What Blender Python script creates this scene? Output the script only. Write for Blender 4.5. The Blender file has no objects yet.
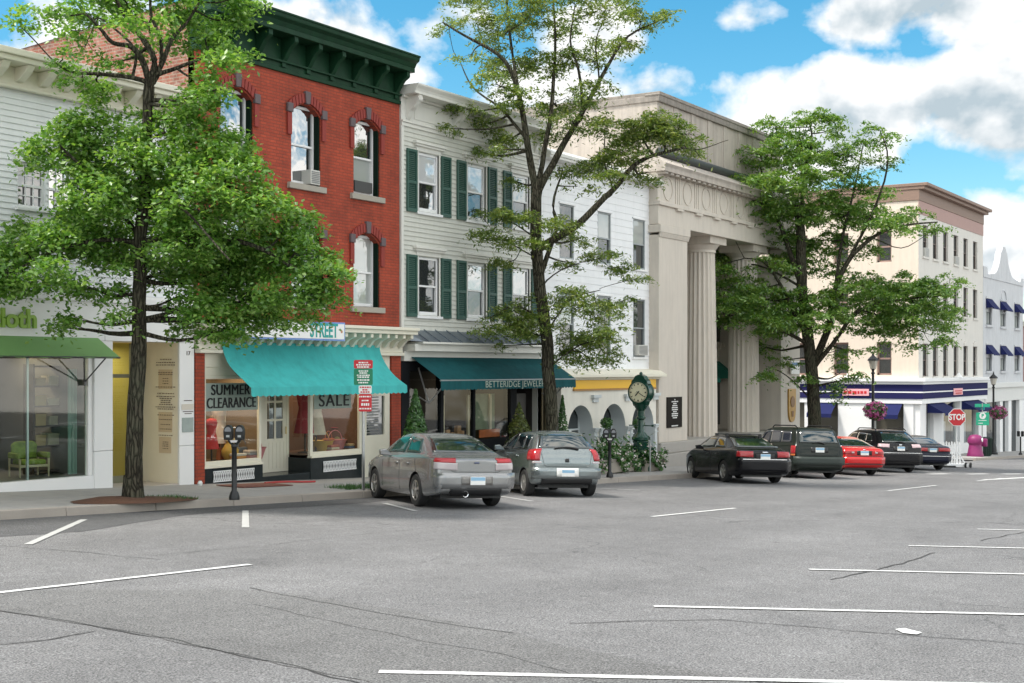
import bpy, bmesh, math, random
import numpy as np
from math import sin, cos, tan, atan, atan2, radians, pi, sqrt
from mathutils import Vector, Matrix, noise
from mathutils.bvhtree import BVHTree

random.seed(7)
SC = bpy.context.scene
COL = SC.collection
# ------------------------------------------------------------------ camera, sky, sun, exposure
F, CX, HY = 1330.0, 512.0, 370.0            # focal length / principal column / horizon row, in pixels of the photo
EYE = 1.78
SLOPE = 0.0424                               # the avenue falls away along +X
TH = atan(853.0 / F)
CA, SA = cos(TH), sin(TH)
cam = bpy.data.cameras.new('camera')
cam.sensor_width = 36.0
cam.lens = 36.0 * F / 1024.0
cam.shift_y = (HY - 341.5) / 1024.0
cam.clip_start, cam.clip_end = 0.1, 3000
camo = bpy.data.objects.new('camera', cam)
COL.objects.link(camo)
camo.location = (0, 0, EYE)
camo.rotation_euler = (radians(90), 0, -(radians(90) - TH))
SC.camera = camo

SUN_EL = radians(60)
SUN_H = Vector((-0.74, 0.67)).normalized()
SUN_DIR = Vector((SUN_H.x * cos(SUN_EL), SUN_H.y * cos(SUN_EL), sin(SUN_EL)))
sun = bpy.data.lights.new('sun', 'SUN')
sun.energy = 1.5
sun.angle = radians(10)
sun.color = (1.0, 0.95, 0.87)
suno = bpy.data.objects.new('sun', sun)
COL.objects.link(suno)
suno.rotation_euler = SUN_DIR.to_track_quat('Z', 'Y').to_euler()
suno.location = (0, 0, 60)

vs = SC.view_settings
vs.view_transform = 'Standard'
vs.look = 'None'
vs.exposure = 1.68
vs.gamma = 1.0
vs.use_curve_mapping = False

W = bpy.data.worlds.new('World')
SC.world = W
W.use_nodes = True
nt = W.node_tree
nt.nodes.clear()

class NT:
    """tiny node-graph writer"""
    def __init__(s, tree): s.t = tree
    def n(s, kind, **kw):
        nd = s.t.nodes.new(kind)
        for k, v in kw.items():
            if k == 'inp':
                for i, val in v.items():
                    if hasattr(val, 'is_linked') or isinstance(val, bpy.types.NodeSocket): s.t.links.new(val, nd.inputs[i])
                    else: nd.inputs[i].default_value = val
            else: setattr(nd, k, v)
        return nd
    def math(s, op, a, b=0.0, c=0.0, clamp=False):
        nd = s.t.nodes.new('ShaderNodeMath'); nd.operation = op; nd.use_clamp = clamp
        for i, v in enumerate((a, b, c)):
            if isinstance(v, bpy.types.NodeSocket): s.t.links.new(v, nd.inputs[i])
            else: nd.inputs[i].default_value = v
        return nd.outputs[0]
    def mix(s, fac, a, b, blend='MIX'):
        nd = s.t.nodes.new('ShaderNodeMix'); nd.data_type = 'RGBA'; nd.blend_type = blend
        for i, v in ((0, fac), (6, a), (7, b)):
            if isinstance(v, bpy.types.NodeSocket): s.t.links.new(v, nd.inputs[i])
            else: nd.inputs[i].default_value = (v if i == 0 else tuple(v) + ((1,) if len(v) == 3 else ()))
        return nd.outputs[2]
    def link(s, a, b): s.t.links.new(a, b)
    def ramp(s, fac, stops):
        nd = s.t.nodes.new('ShaderNodeValToRGB')
        e = nd.color_ramp.elements
        while len(e) < len(stops): e.new(0.5)
        for el, (p, c) in zip(e, stops):
            el.position = p
            el.color = (c, c, c, 1) if not hasattr(c, '__len__') else tuple(c) + (1,)
        s.t.links.new(fac, nd.inputs[0])
        return nd.outputs[0]

def px_dir(px, py):
    u = (px - CX) / F; v = (HY - py) / F
    return Vector((CA + u * SA, SA - u * CA, v))

def build_sky():
    g = NT(nt)
    sky = g.n('ShaderNodeTexSky')
    sky.sky_type = 'NISHITA'
    sky.sun_disc = False
    sky.sun_elevation = SUN_EL
    sky.sun_rotation = atan2(SUN_H.x, SUN_H.y)
    sky.altitude = 50
    sky.air_density, sky.dust_density, sky.ozone_density = 1.0, 0.3, 2.5
    hs = g.n('ShaderNodeHueSaturation', inp={0: 0.478, 1: 1.38, 2: 0.36, 4: sky.outputs[0]})
    tc = g.n('ShaderNodeTexCoord')
    sep = g.n('ShaderNodeSeparateXYZ', inp={0: tc.outputs['Generated']})
    x, y, z = sep.outputs
    az = g.math('ARCTAN2', y, x)
    el = g.math('ARCSINE', z)
    # cloud field in azimuth / elevation
    comb = g.n('ShaderNodeCombineXYZ', inp={0: az, 1: g.math('MULTIPLY', el, 1.2), 2: 0.37})
    nz = g.n('ShaderNodeTexNoise', inp={'Vector': comb.outputs[0], 'Scale': 10.0, 'Detail': 10.0, 'Roughness': 0.52, 'Distortion': 0.1})
    comb2 = g.n('ShaderNodeCombineXYZ', inp={0: g.math('ADD', az, -0.006), 1: g.math('MULTIPLY', g.math('ADD', el, 0.016), 1.2), 2: 0.37})
    nz2 = g.n('ShaderNodeTexNoise', inp={'Vector': comb2.outputs[0], 'Scale': 10.0, 'Detail': 5.0, 'Roughness': 0.5, 'Distortion': 0.1})
    fld = None
    # photo position, half sizes (px), weight
    for (px, py, rx, ry, w) in [(340, 55, 110, 55, 1.0), (430, 30, 70, 40, .8), (590, 30, 60, 40, 1.0), (745, 20, 46, 30, .92), (770, 100, 165, 48, 1.0),
                                (900, 105, 160, 56, 1.0), (930, 12, 130, 38, 1.0), (1010, 40, 60, 40, .85), (985, 235, 80, 55, .95), (860, 150, 90, 22, .85),
                                (1060, 140, 80, 70, 1.0), (20, 20, 90, 60, .55), (270, 20, 60, 50, .8), (680, 90, 60, 25, .8), (560, 90, 80, 50, .5)]:
        d = px_dir(px, py).normalized()
        a0, e0 = atan2(d.y, d.x), math.asin(d.z)
        ra, re = 0.86 * rx / F, 0.86 * ry / F
        da = g.math('MULTIPLY', g.math('SUBTRACT', az, a0), 1 / ra)
        de = g.math('MULTIPLY', g.math('SUBTRACT', el, e0), 1 / re)
        q = g.math('ADD', g.math('MULTIPLY', da, da), g.math('MULTIPLY', de, de))
        f = g.math('MULTIPLY', g.math('SUBTRACT', 1.25, g.math('MULTIPLY', q, 0.75)), w)
        fld = f if fld is None else g.math('MAXIMUM', fld, f)
    # elsewhere in the sky: broken cloud everywhere outside the photo's own patch
    rel = g.math('SUBTRACT', az, TH)
    away = g.math('SMOOTH_MIN', 1.0, g.math('MULTIPLY', g.math('SUBTRACT', g.math('ABSOLUTE', rel), 0.45), 4.0), 0.2)
    up = g.math('MINIMUM', g.math('MULTIPLY', g.math('SUBTRACT', el, 0.34), 4.0), 1.0)
    away = g.math('MULTIPLY', g.math('MAXIMUM', away, up), 0.62)
    fld = g.math('MAXIMUM', fld, away)
    fld = g.math('MAXIMUM', fld, -0.6)
    dens = g.math('ADD', g.math('MULTIPLY', fld, 0.25), g.math('MULTIPLY', g.math('SUBTRACT', nz.outputs[0], 0.5), 1.45))
    dens2 = g.math('ADD', g.math('MULTIPLY', fld, 0.25), g.math('MULTIPLY', g.math('SUBTRACT', nz2.outputs[0], 0.5), 1.45))
    mask = g.ramp(g.math('ADD', dens, 0.0), [(0.05, 0.0), (0.19, 1.0)])
    lit = g.ramp(g.math('ADD', g.math('MULTIPLY', g.math('SUBTRACT', dens, dens2), 2.6), g.math('SUBTRACT', 0.74, g.math('MULTIPLY', dens, 0.75))), [(0.15, 0.0), (0.62, 1.0)])
    cl = g.mix(lit, (1.10, 1.32, 1.46), (2.35, 2.36, 2.36))
    # unseen clouds outside the view get added brightness and warmth to light the facades
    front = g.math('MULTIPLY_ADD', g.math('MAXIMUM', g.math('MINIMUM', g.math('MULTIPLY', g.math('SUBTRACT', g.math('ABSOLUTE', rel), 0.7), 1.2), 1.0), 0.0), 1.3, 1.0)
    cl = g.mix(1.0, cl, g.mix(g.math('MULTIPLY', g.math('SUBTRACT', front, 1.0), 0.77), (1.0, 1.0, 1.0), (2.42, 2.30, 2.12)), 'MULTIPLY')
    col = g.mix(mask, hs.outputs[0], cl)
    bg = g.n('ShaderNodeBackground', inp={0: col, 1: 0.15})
    out = g.n('ShaderNodeOutputWorld', inp={0: bg.outputs[0]})
build_sky()

# ------------------------------------------------------------------ geometry helpers
def gz(x): return -SLOPE * x
def on_ground(px, py, dz=0.0):
    r = px_dir(px, py)
    t = (dz - EYE) / (r.z + SLOPE * r.x)
    return Vector((r.x * t, r.y * t, EYE + r.z * t))
DF = 21.3                                    # the facades stand on this line
def X(px, Y=DF):
    r = px_dir(px, HY); return r.x * Y / r.y
def Z(px, py, Y=DF):
    r = px_dir(px, py); return EYE + r.z * Y / r.y
def XZ(px, py, Y=DF): return X(px, Y), Z(px, py, Y)

class MB:
    """collects shapes into ONE mesh object; vertices are stored relative to origin o"""
    def __init__(s, o=(0, 0, 0)):
        s.o = Vector(o); s.v = []; s.f = []; s.mi = []
    def add(s, vs, fs, mi=0):
        b = len(s.v)
        s.v += [tuple(Vector(p) - s.o) for p in vs]
        s.f += [tuple(b + i for i in f) for f in fs]
        s.mi += [mi] * len(fs)
        return s
    def quad(s, a, b, c, d, mi=0): return s.add([a, b, c, d], [(0, 1, 2, 3)], mi)
    def box(s, x0, x1, y0, y1, z0, z1, mi=0):
        return s.add([(x0, y0, z0), (x1, y0, z0), (x1, y1, z0), (x0, y1, z0), (x0, y0, z1), (x1, y0, z1), (x1, y1, z1), (x0, y1, z1)],
                     [(3, 2, 1, 0), (4, 5, 6, 7), (0, 1, 5, 4), (1, 2, 6, 5), (2, 3, 7, 6), (3, 0, 4, 7)], mi)
    def prism(s, poly, axis, a, b, mi=0):
        """extrude a 2-D polygon along axis from a to b (poly in the other two axes, in xyz order)"""
        def p(u, v, t): return {'x': (t, u, v), 'y': (u, t, v), 'z': (u, v, t)}[axis]
        n = len(poly)
        vs = [p(u, v, a) for u, v in poly] + [p(u, v, b) for u, v in poly]
        fs = [tuple(range(n))[::-1], tuple(range(n, 2 * n))] + [(i, (i + 1) % n, n + (i + 1) % n, n + i) for i in range(n)]
        return s.add(vs, fs, mi)
    def tube(s, pts, rad, n=8, mi=0, cap=True):
        pts = [Vector(p) for p in pts]
        if not hasattr(rad, '__len__'): rad = [rad] * len(pts)
        rings = []; up = Vector((0.13, 0.21, 0.97))
        for i, p in enumerate(pts):
            d = (pts[min(i + 1, len(pts) - 1)] - pts[max(i - 1, 0)])
            if d.length < 1e-9: d = Vector((0, 0, 1))
            d.normalize()
            a = d.cross(up)
            if a.length < 0.05: a = d.cross(Vector((1, 0, 0)))
            a.normalize(); b = d.cross(a).normalized()
            rings.append([p + (a * cos(2 * pi * k / n) + b * sin(2 * pi * k / n)) * rad[i] for k in range(n)])
        vs = [q for r in rings for q in r]
        fs = [(i * n + k, i * n + (k + 1) % n, (i + 1) * n + (k + 1) % n, (i + 1) * n + k) for i in range(len(pts) - 1) for k in range(n)]
        if cap: fs += [tuple(range(n))[::-1], tuple(range((len(pts) - 1) * n, len(pts) * n))]
        return s.add(vs, fs, mi)
    def lathe(s, prof, c, axis='z', n=16, mi=0, cap=True):
        """prof: list of (radius, height)"""
        c = Vector(c); vs = []
        for r, h in prof:
            for k in range(n):
                a = 2 * pi * k / n
                u, v = r * cos(a), r * sin(a)
                vs.append(c + Vector({'z': (u, v, h), 'y': (u, h, v), 'x': (h, u, v)}[axis]))
        m = len(prof)
        fs = [(i * n + k, i * n + (k + 1) % n, (i + 1) * n + (k + 1) % n, (i + 1) * n + k) for i in range(m - 1) for k in range(n)]
        if cap: fs += [tuple(range(n))[::-1], tuple(range((m - 1) * n, m * n))]
        return s.add(vs, fs, mi)
    def objs(s, name, mat, parent=None, **kw):
        """one object per shape that was added"""
        idx = {}
        par = list(range(len(s.v)))
        def find(i):
            while par[i] != i: par[i] = par[par[i]]; i = par[i]
            return i
        for f in s.f:
            for i in f[1:]: par[find(i)] = find(f[0])
        out = []
        for fi, f in enumerate(s.f): idx.setdefault(find(f[0]), []).append(fi)
        for fl in idx.values():
            m = MB(s.o); vi = {}
            for fi in fl:
                for i in s.f[fi]:
                    if i not in vi: vi[i] = len(m.v); m.v.append(s.v[i])
                m.f.append(tuple(vi[i] for i in s.f[fi])); m.mi.append(s.mi[fi])
            out.append(m.obj(name, mat, parent, **kw))
        return out
    def obj(s, name, mat, parent=None, smooth=None, bevel=0.0, loc=None):
        me = bpy.data.meshes.new(name)
        me.from_pydata(s.v, [], s.f)
        for m in (mat if isinstance(mat, (list, tuple)) else [mat]): me.materials.append(m)
        me.polygons.foreach_set('material_index', s.mi)
        bm = bmesh.new(); bm.from_mesh(me)
        bmesh.ops.remove_doubles(bm, verts=bm.verts, dist=1e-5)
        bmesh.ops.recalc_face_normals(bm, faces=bm.faces)
        bm.to_mesh(me); bm.free()
        o = bpy.data.objects.new(name, me)
        COL.objects.link(o)
        if smooth is not None:
            me.polygons.foreach_set('use_smooth', [True] * len(me.polygons))
            me.set_sharp_from_angle(angle=radians(smooth))
        if bevel:
            b = o.modifiers.new('bevel', 'BEVEL'); b.width = bevel; b.segments = 2; b.limit_method = 'ANGLE'; b.angle_limit = radians(40)
        if parent is not None: o.parent = parent
        else: o.location = s.o if loc is None else loc
        return o

def tag(o, label=None, cat=None, group=None, kind=None):
    if label: o['label'] = label
    if cat: o['category'] = cat
    if group: o['group'] = group
    if kind: o['kind'] = kind
    return o
def thing(name, label, cat, loc, group=None, rz=0.0):
    o = bpy.data.objects.new(name, None)
    o.empty_display_size = 0.2
    COL.objects.link(o)
    o.location = loc; o.rotation_euler = (0, 0, rz)
    return tag(o, label, cat, group)
def text(name, body, size, mat, parent, loc, o=(0, 0, 0), rot=(pi / 2, 0, 0), depth=0.006, sx=1.0, align='CENTER', spacing=1.0, bold=0.0):
    cu = bpy.data.curves.new(name, 'FONT')
    cu.body = body; cu.size = size; cu.extrude = depth; cu.align_x = align; cu.align_y = 'CENTER'; cu.space_character = spacing; cu.offset = bold
    t = bpy.data.objects.new(name + '_tmp', cu)
    COL.objects.link(t)
    dg = bpy.context.evaluated_depsgraph_get()
    me = bpy.data.meshes.new_from_object(t.evaluated_get(dg))
    bpy.data.objects.remove(t); bpy.data.curves.remove(cu)
    me.name = name
    me.materials.clear(); me.materials.append(mat)
    ob = bpy.data.objects.new(name, me)
    COL.objects.link(ob)
    ob.parent = parent
    ob.matrix_local = Matrix.Translation(Vector(loc) - Vector(o)) @ Matrix.Rotation(rot[2], 4, 'Z') @ Matrix.Rotation(rot[1], 4, 'Y') @ Matrix.Rotation(rot[0], 4, 'X') @ Matrix.Diagonal((sx, 1, 1, 1))
    return ob

# ------------------------------------------------------------------ materials
MAT = {}
def mat(name, col, rough=0.6, metal=0.0, var=0.0, vscale=3.0, bump=0.0, bscale=40.0, spec=0.5, coat=0.0, streak=0.0, dirt=0.0):
    """Principled surface with an object-space mottling of its colour and a fine bump"""
    if name in MAT: return MAT[name]
    m = bpy.data.materials.new(name); m.use_nodes = True; MAT[name] = m
    g = NT(m.node_tree); b = m.node_tree.nodes['Principled BSDF']
    b.inputs['Base Color'].default_value = tuple(col) + (1,)
    b.inputs['Roughness'].default_value = rough
    b.inputs['Metallic'].default_value = metal
    b.inputs['Specular IOR Level'].default_value = spec
    b.inputs['Coat Weight'].default_value = coat
    b.inputs['Coat Roughness'].default_value = 0.04
    if var or bump or streak or dirt:
        tc = g.n('ShaderNodeTexCoord')
        c = None
        if var:
            nz = g.n('ShaderNodeTexNoise', inp={'Vector': tc.outputs['Object'], 'Scale': vscale, 'Detail': 6.0, 'Roughness': 0.65})
            f = g.math('MULTIPLY_ADD', g.math('SUBTRACT', nz.outputs[0], 0.5), var * 3.2, 1.0)
            c = g.mix(1.0, tuple(col), f, 'MULTIPLY')
        if streak:
            mp = g.n('ShaderNodeMapping', inp={0: tc.outputs['Object']}); mp.inputs['Scale'].default_value = (2.2, 2.2, 0.22)
            nz = g.n('ShaderNodeTexNoise', inp={'Vector': mp.outputs[0], 'Scale': 2.0, 'Detail': 5.0, 'Roughness': 0.7})
            f = g.ramp(nz.outputs[0], [(0.42, 1.0), (0.72, 1.0 - streak)])
            c = g.mix(1.0, c if c is not None else tuple(col), f, 'MULTIPLY')
        if dirt:
            nz = g.n('ShaderNodeTexNoise', inp={'Vector': tc.outputs['Object'], 'Scale': 1.3, 'Detail': 8.0, 'Roughness': 0.75})
            f = g.ramp(nz.outputs[0], [(0.5, 1.0), (0.78, 1.0 - dirt)])
            c = g.mix(1.0, c if c is not None else tuple(col), f, 'MULTIPLY')
        if c is not None: g.link(c, b.inputs['Base Color'])
        if bump:
            nz = g.n('ShaderNodeTexNoise', inp={'Vector': tc.outputs['Object'], 'Scale': bscale, 'Detail': 4.0})
            bp = g.n('ShaderNodeBump', inp={'Strength': bump, 'Distance': 0.02, 'Height': nz.outputs[0]})
            g.link(bp.outputs[0], b.inputs['Normal'])
    return m

def mat_brick(name, c1, c2, mortar, msize=0.012, bump=0.5, worn=0.0):
    m = bpy.data.materials.new(name); m.use_nodes = True; MAT[name] = m
    g = NT(m.node_tree); b = m.node_tree.nodes['Principled BSDF']
    tc = g.n('ShaderNodeTexCoord')
    sp = g.n('ShaderNodeSeparateXYZ', inp={0: tc.outputs['Object']})
    cb = g.n('ShaderNodeCombineXYZ', inp={0: g.math('ADD', sp.outputs[0], sp.outputs[1]), 1: sp.outputs[2]})
    bk = g.n('ShaderNodeTexBrick', inp={'Vector': cb.outputs[0], 'Color1': tuple(c1) + (1,), 'Color2': tuple(c2) + (1,), 'Mortar': tuple(mortar) + (1,), 'Scale': 1.0,
                                        'Mortar Size': msize, 'Mortar Smooth': 0.2, 'Bias': 0.0, 'Brick Width': 0.215, 'Row Height': 0.075})
    nz = g.n('ShaderNodeTexNoise', inp={'Vector': tc.outputs['Object'], 'Scale': 1.1, 'Detail': 7.0, 'Roughness': 0.7})
    f = g.ramp(nz.outputs[0], [(0.3, 0.66), (0.7, 1.22)])
    c = g.mix(1.0, bk.outputs[0], f, 'MULTIPLY')
    mp = g.n('ShaderNodeMapping', inp={0: tc.outputs['Object']}); mp.inputs['Scale'].default_value = (1.6, 1.6, 0.16)
    st = g.n('ShaderNodeTexNoise', inp={'Vector': mp.outputs[0], 'Scale': 2.0, 'Detail': 6.0, 'Roughness': 0.7})
    c = g.mix(1.0, c, g.ramp(st.outputs[0], [(0.45, 1.0), (0.75, 0.72)]), 'MULTIPLY')
    if worn:
        nz2 = g.n('ShaderNodeTexNoise', inp={'Vector': cb.outputs[0], 'Scale': 5.0, 'Detail': 5.0, 'Roughness': 0.7})
        c = g.mix(g.ramp(nz2.outputs[0], [(0.5, 0.0), (0.68, worn)]), c, (0.5, 0.42, 0.36))
    g.link(c, b.inputs['Base Color'])
    b.inputs['Roughness'].default_value = 0.75
    bp = g.n('ShaderNodeBump', inp={'Strength': bump, 'Distance': 0.012, 'Height': g.math('SUBTRACT', 1.0, bk.outputs['Fac'])})
    g.link(bp.outputs[0], b.inputs['Normal'])
    return m

def mat_glass(name, tint=(0.86, 0.9, 0.88), refl=0.05):
    """shop window: a clear pane that also mirrors the street"""
    m = bpy.data.materials.new(name); m.use_nodes = True; MAT[name] = m
    g = NT(m.node_tree); nd = m.node_tree.nodes; nd.remove(nd['Principled BSDF'])
    lw = g.n('ShaderNodeLayerWeight', inp={0: 0.5})
    fac = g.math('ADD', g.math('MULTIPLY', g.math('POWER', lw.outputs['Facing'], 4.0), 0.9), refl, clamp=True)
    tr = g.n('ShaderNodeBsdfTransparent', inp={0: tuple(tint) + (1,)})
    gl = g.n('ShaderNodeBsdfGlossy', inp={0: (0.95, 0.97, 0.97, 1), 'Roughness': 0.02})
    mx = g.n('ShaderNodeMixShader', inp={0: fac, 1: tr.outputs[0], 2: gl.outputs[0]})
    g.link(mx.outputs[0], nd['Material Output'].inputs[0])
    return m
def mat_pane(name, col=(0.03, 0.035, 0.035), refl=0.4, wob=0.007):
    """upstairs window: old wavy glass over a dark room"""
    m = bpy.data.materials.new(name); m.use_nodes = True; MAT[name] = m
    g = NT(m.node_tree); nd = m.node_tree.nodes; nd.remove(nd['Principled BSDF'])
    tc = g.n('ShaderNodeTexCoord')
    nz = g.n('ShaderNodeTexNoise', inp={'Vector': tc.outputs['Object'], 'Scale': 2.2, 'Detail': 2.0})
    bp = g.n('ShaderNodeBump', inp={'Strength': 0.5, 'Distance': wob, 'Height': nz.outputs[0]})
    df = g.n('ShaderNodeBsdfDiffuse', inp={0: tuple(col) + (1,)})
    gl = g.n('ShaderNodeBsdfGlossy', inp={0: (0.95, 0.97, 1.0, 1), 'Roughness': 0.03, 'Normal': bp.outputs[0]})
    mx = g.n('ShaderNodeMixShader', inp={0: refl, 1: df.outputs[0], 2: gl.outputs[0]})
    g.link(mx.outputs[0], nd['Material Output'].inputs[0])
    return m
def mat_leaf(name, c_dark, c_mid, c_light, trans=0.35):
    m = bpy.data.materials.new(name); m.use_nodes = True; MAT[name] = m
    g = NT(m.node_tree); nd = m.node_tree.nodes; nd.remove(nd['Principled BSDF'])
    ge = g.n('ShaderNodeNewGeometry')
    tc = g.n('ShaderNodeTexCoord')
    nz = g.n('ShaderNodeTexNoise', inp={'Vector': tc.outputs['Object'], 'Scale': 0.8, 'Detail': 3.0})
    f = g.math('ADD', g.math('MULTIPLY', ge.outputs['Random Per Island'], 0.6), g.math('MULTIPLY', nz.outputs[0], 0.45))
    r = g.ramp(f, [(0.15, c_dark), (0.5, c_mid), (0.95, c_light)])
    df = g.n('ShaderNodeBsdfDiffuse', inp={0: r})
    tl = g.n('ShaderNodeBsdfTranslucent', inp={0: g.mix(1.0, r, (1.25, 1.2, 0.55), 'MULTIPLY')})
    gl = g.n('ShaderNodeBsdfGlossy', inp={0: (1, 1, 1, 1), 'Roughness': 0.4})
    mx = g.n('ShaderNodeMixShader', inp={0: trans, 1: df.outputs[0], 2: tl.outputs[0]})
    mx2 = g.n('ShaderNodeMixShader', inp={0: 0.05, 1: mx.outputs[0], 2: gl.outputs[0]})
    g.link(mx2.outputs[0], nd['Material Output'].inputs[0])
    return m
def mat_asphalt(name, base, tint=(1, 1, 1), cracks=True):
    m = bpy.data.materials.new(name); m.use_nodes = True; MAT[name] = m
    g = NT(m.node_tree); b = m.node_tree.nodes['Principled BSDF']
    ge = g.n('ShaderNodeNewGeometry'); P = ge.outputs['Position']
    n1 = g.n('ShaderNodeTexNoise', inp={'Vector': P, 'Scale': 62.0, 'Detail': 3.0, 'Roughness': 0.8})
    n2 = g.n('ShaderNodeTexNoise', inp={'Vector': P, 'Scale': 0.35, 'Detail': 6.0, 'Roughness': 0.6})
    n3 = g.n('ShaderNodeTexNoise', inp={'Vector': P, 'Scale': 3.0, 'Detail': 5.0, 'Roughness': 0.7})
    mp = g.n('ShaderNodeMapping', inp={0: P}); mp.inputs['Scale'].default_value = (0.16, 1.0, 1.0)
    n4 = g.n('ShaderNodeTexNoise', inp={'Vector': mp.outputs[0], 'Scale': 0.55, 'Detail': 3.0})   # wear along the lanes
    f = g.math('ADD', g.math('MULTIPLY', n2.outputs[0], 0.42), g.math('MULTIPLY', n3.outputs[0], 0.34))
    f = g.math('ADD', f, g.math('MULTIPLY', n4.outputs[0], 0.36))
    f = g.math('ADD', g.math('MULTIPLY', g.math('SUBTRACT', f, 0.56), 1.5), 1.0)
    sp = g.ramp(n1.outputs[0], [(0.36, 0.30), (0.5, 0.95), (0.64, 2.0)])
    f = g.math('MULTIPLY', f, sp)
    c = g.mix(1.0, (base * tint[0], base * tint[1], base * tint[2]), f, 'MULTIPLY')
    if cracks:
        wp = g.n('ShaderNodeTexNoise', inp={'Vector': P, 'Scale': 0.9, 'Detail': 5.0})
        wv = g.n('ShaderNodeVectorMath', operation='MULTIPLY_ADD', inp={0: wp.outputs['Color'], 1: (1.6, 1.6, 0), 2: P})
        vo = g.n('ShaderNodeTexVoronoi', feature='DISTANCE_TO_EDGE', inp={'Vector': wv.outputs[0], 'Scale': 0.16})
        gate = g.n('ShaderNodeTexNoise', inp={'Vector': P, 'Scale': 0.22, 'Detail': 1.0})
        cr = g.math('MULTIPLY', g.ramp(vo.outputs[0], [(0.0, 1.0), (0.0028, 0.0)]), g.ramp(gate.outputs[0], [(0.5, 0.0), (0.56, 0.55)]))
        c = g.mix(cr, c, (0.03, 0.03, 0.03))
        st = g.n('ShaderNodeTexNoise', inp={'Vector': P, 'Scale': 0.6, 'Detail': 6.0, 'Roughness': 0.75})
        c = g.mix(g.ramp(st.outputs[0], [(0.58, 0.0), (0.72, 0.42)]), c, (0.05, 0.05, 0.052))
    g.link(c, b.inputs['Base Color'])
    b.inputs['Roughness'].default_value = 0.85
    b.inputs['Specular IOR Level'].default_value = 0.3
    bp = g.n('ShaderNodeBump', inp={'Strength': 0.55, 'Distance': 0.006, 'Height': n1.outputs[0]})
    g.link(bp.outputs[0], b.inputs['Normal'])
    return m

WHITE = mat('white_paint', (0.80, 0.80, 0.80), 0.5, var=0.03)
PANEL = mat('white_panel', (0.82, 0.81, 0.80), 0.35, var=0.02, vscale=1.0)
CLAPW = mat('white_clapboard', (0.82, 0.83, 0.84), 0.55, var=0.03, vscale=2.0, streak=0.08)
CLAPG = mat('grey_clapboard', (0.60, 0.60, 0.545), 0.55, var=0.03, vscale=2.0, streak=0.08)
TRIMG = mat('pale_trim', (0.69, 0.68, 0.63), 0.5, var=0.03, streak=0.06)
CREAM = mat('cream_paint', (0.74, 0.70, 0.58), 0.5, var=0.03)
CREAMW = mat('cream_wall', (0.86, 0.78, 0.63), 0.6, var=0.03)
BRICK = mat_brick('red_brick', (0.43, 0.062, 0.024), (0.34, 0.046, 0.019), (0.26, 0.050, 0.025), 0.012, 0.6)
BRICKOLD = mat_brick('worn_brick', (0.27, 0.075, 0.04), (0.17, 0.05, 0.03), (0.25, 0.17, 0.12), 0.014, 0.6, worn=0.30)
BRICKTRIM = mat('brick_trim', (0.26, 0.035, 0.025), 0.7, var=0.10, vscale=8)
STONEGREY = mat('grey_stone', (0.13, 0.10, 0.105), 0.8, var=0.08, vscale=8, bump=0.2)
SILL = mat('sill_stone', (0.36, 0.33, 0.28), 0.8, var=0.06)
DGREEN = mat('dark_green_paint', (0.008, 0.042, 0.019), 0.55, spec=0.2, var=0.16, vscale=2, streak=0.3)
SHUT = mat('shutter_green', (0.030, 0.088, 0.068), 0.5, var=0.06)
LIME = mat('limestone', (0.61, 0.555, 0.485), 0.75, var=0.05, vscale=1.5, bump=0.15, bscale=30, streak=0.12)
LIMED = mat('weathered_limestone', (0.45, 0.40, 0.35), 0.8, var=0.07, vscale=1.0, bump=0.2, streak=0.28, dirt=0.2)
GRANITE = mat('granite_base', (0.38, 0.36, 0.33), 0.75, var=0.06, vscale=4)
TEAL = mat('turquoise_canvas', (0.050, 0.45, 0.44), 0.75, var=0.07, vscale=1.6, streak=0.22, bump=0.7, bscale=2.6, dirt=0.12)
DTEAL = mat('dark_teal_canvas', (0.008, 0.078, 0.088), 0.8, var=0.08, streak=0.25, bump=0.6, bscale=2.6, spec=0.2)
GREENC = mat('green_canvas', (0.20, 0.38, 0.13), 0.7, var=0.04)
BGREEN = mat('bank_green_canvas', (0.01, 0.16, 0.12), 0.7, var=0.04)
NAVY = mat('navy_canvas', (0.013, 0.018, 0.085), 0.8, var=0.04, spec=0.2)
NAVYB = mat('navy_board', (0.020, 0.020, 0.085), 0.8, spec=0.15)
BLACK = mat('black_paint', (0.012, 0.012, 0.013), 0.45, var=0.05, spec=0.3)
BLACKM = mat('black_metal', (0.015, 0.016, 0.017), 0.35, metal=0.2)
MARBLE = mat('black_marble', (0.018, 0.024, 0.026), 0.25, spec=0.3, var=0.25, vscale=6)
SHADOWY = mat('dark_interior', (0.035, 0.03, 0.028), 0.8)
METALROOF = mat('standing_seam_zinc', (0.20, 0.23, 0.26), 0.35, metal=0.5, var=0.05)
ROOFT = mat('roof_membrane', (0.12, 0.12, 0.12), 0.9, var=0.08)
GALV = mat('galvanised_steel', (0.42, 0.43, 0.43), 0.4, metal=0.7, var=0.05, vscale=12)
CHROME = mat('chrome', (0.75, 0.75, 0.76), 0.12, metal=1.0)
PAVE = mat('sidewalk_concrete', (0.36, 0.345, 0.33), 0.85, var=0.07, vscale=1.2, bump=0.25, bscale=60, dirt=0.25)
KERB = mat('kerb_granite', (0.33, 0.295, 0.26), 0.8, var=0.10, vscale=3, bump=0.3)
ASPH = mat_asphalt('asphalt', 0.158, (1.0, 0.99, 1.0))
ASPHD = mat_asphalt('asphalt_patch', 0.138, (1, 0.99, 0.985), cracks=False)
ASPHN = mat_asphalt('new_asphalt', 0.085, (1, 1, 1.03), cracks=False)
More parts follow.
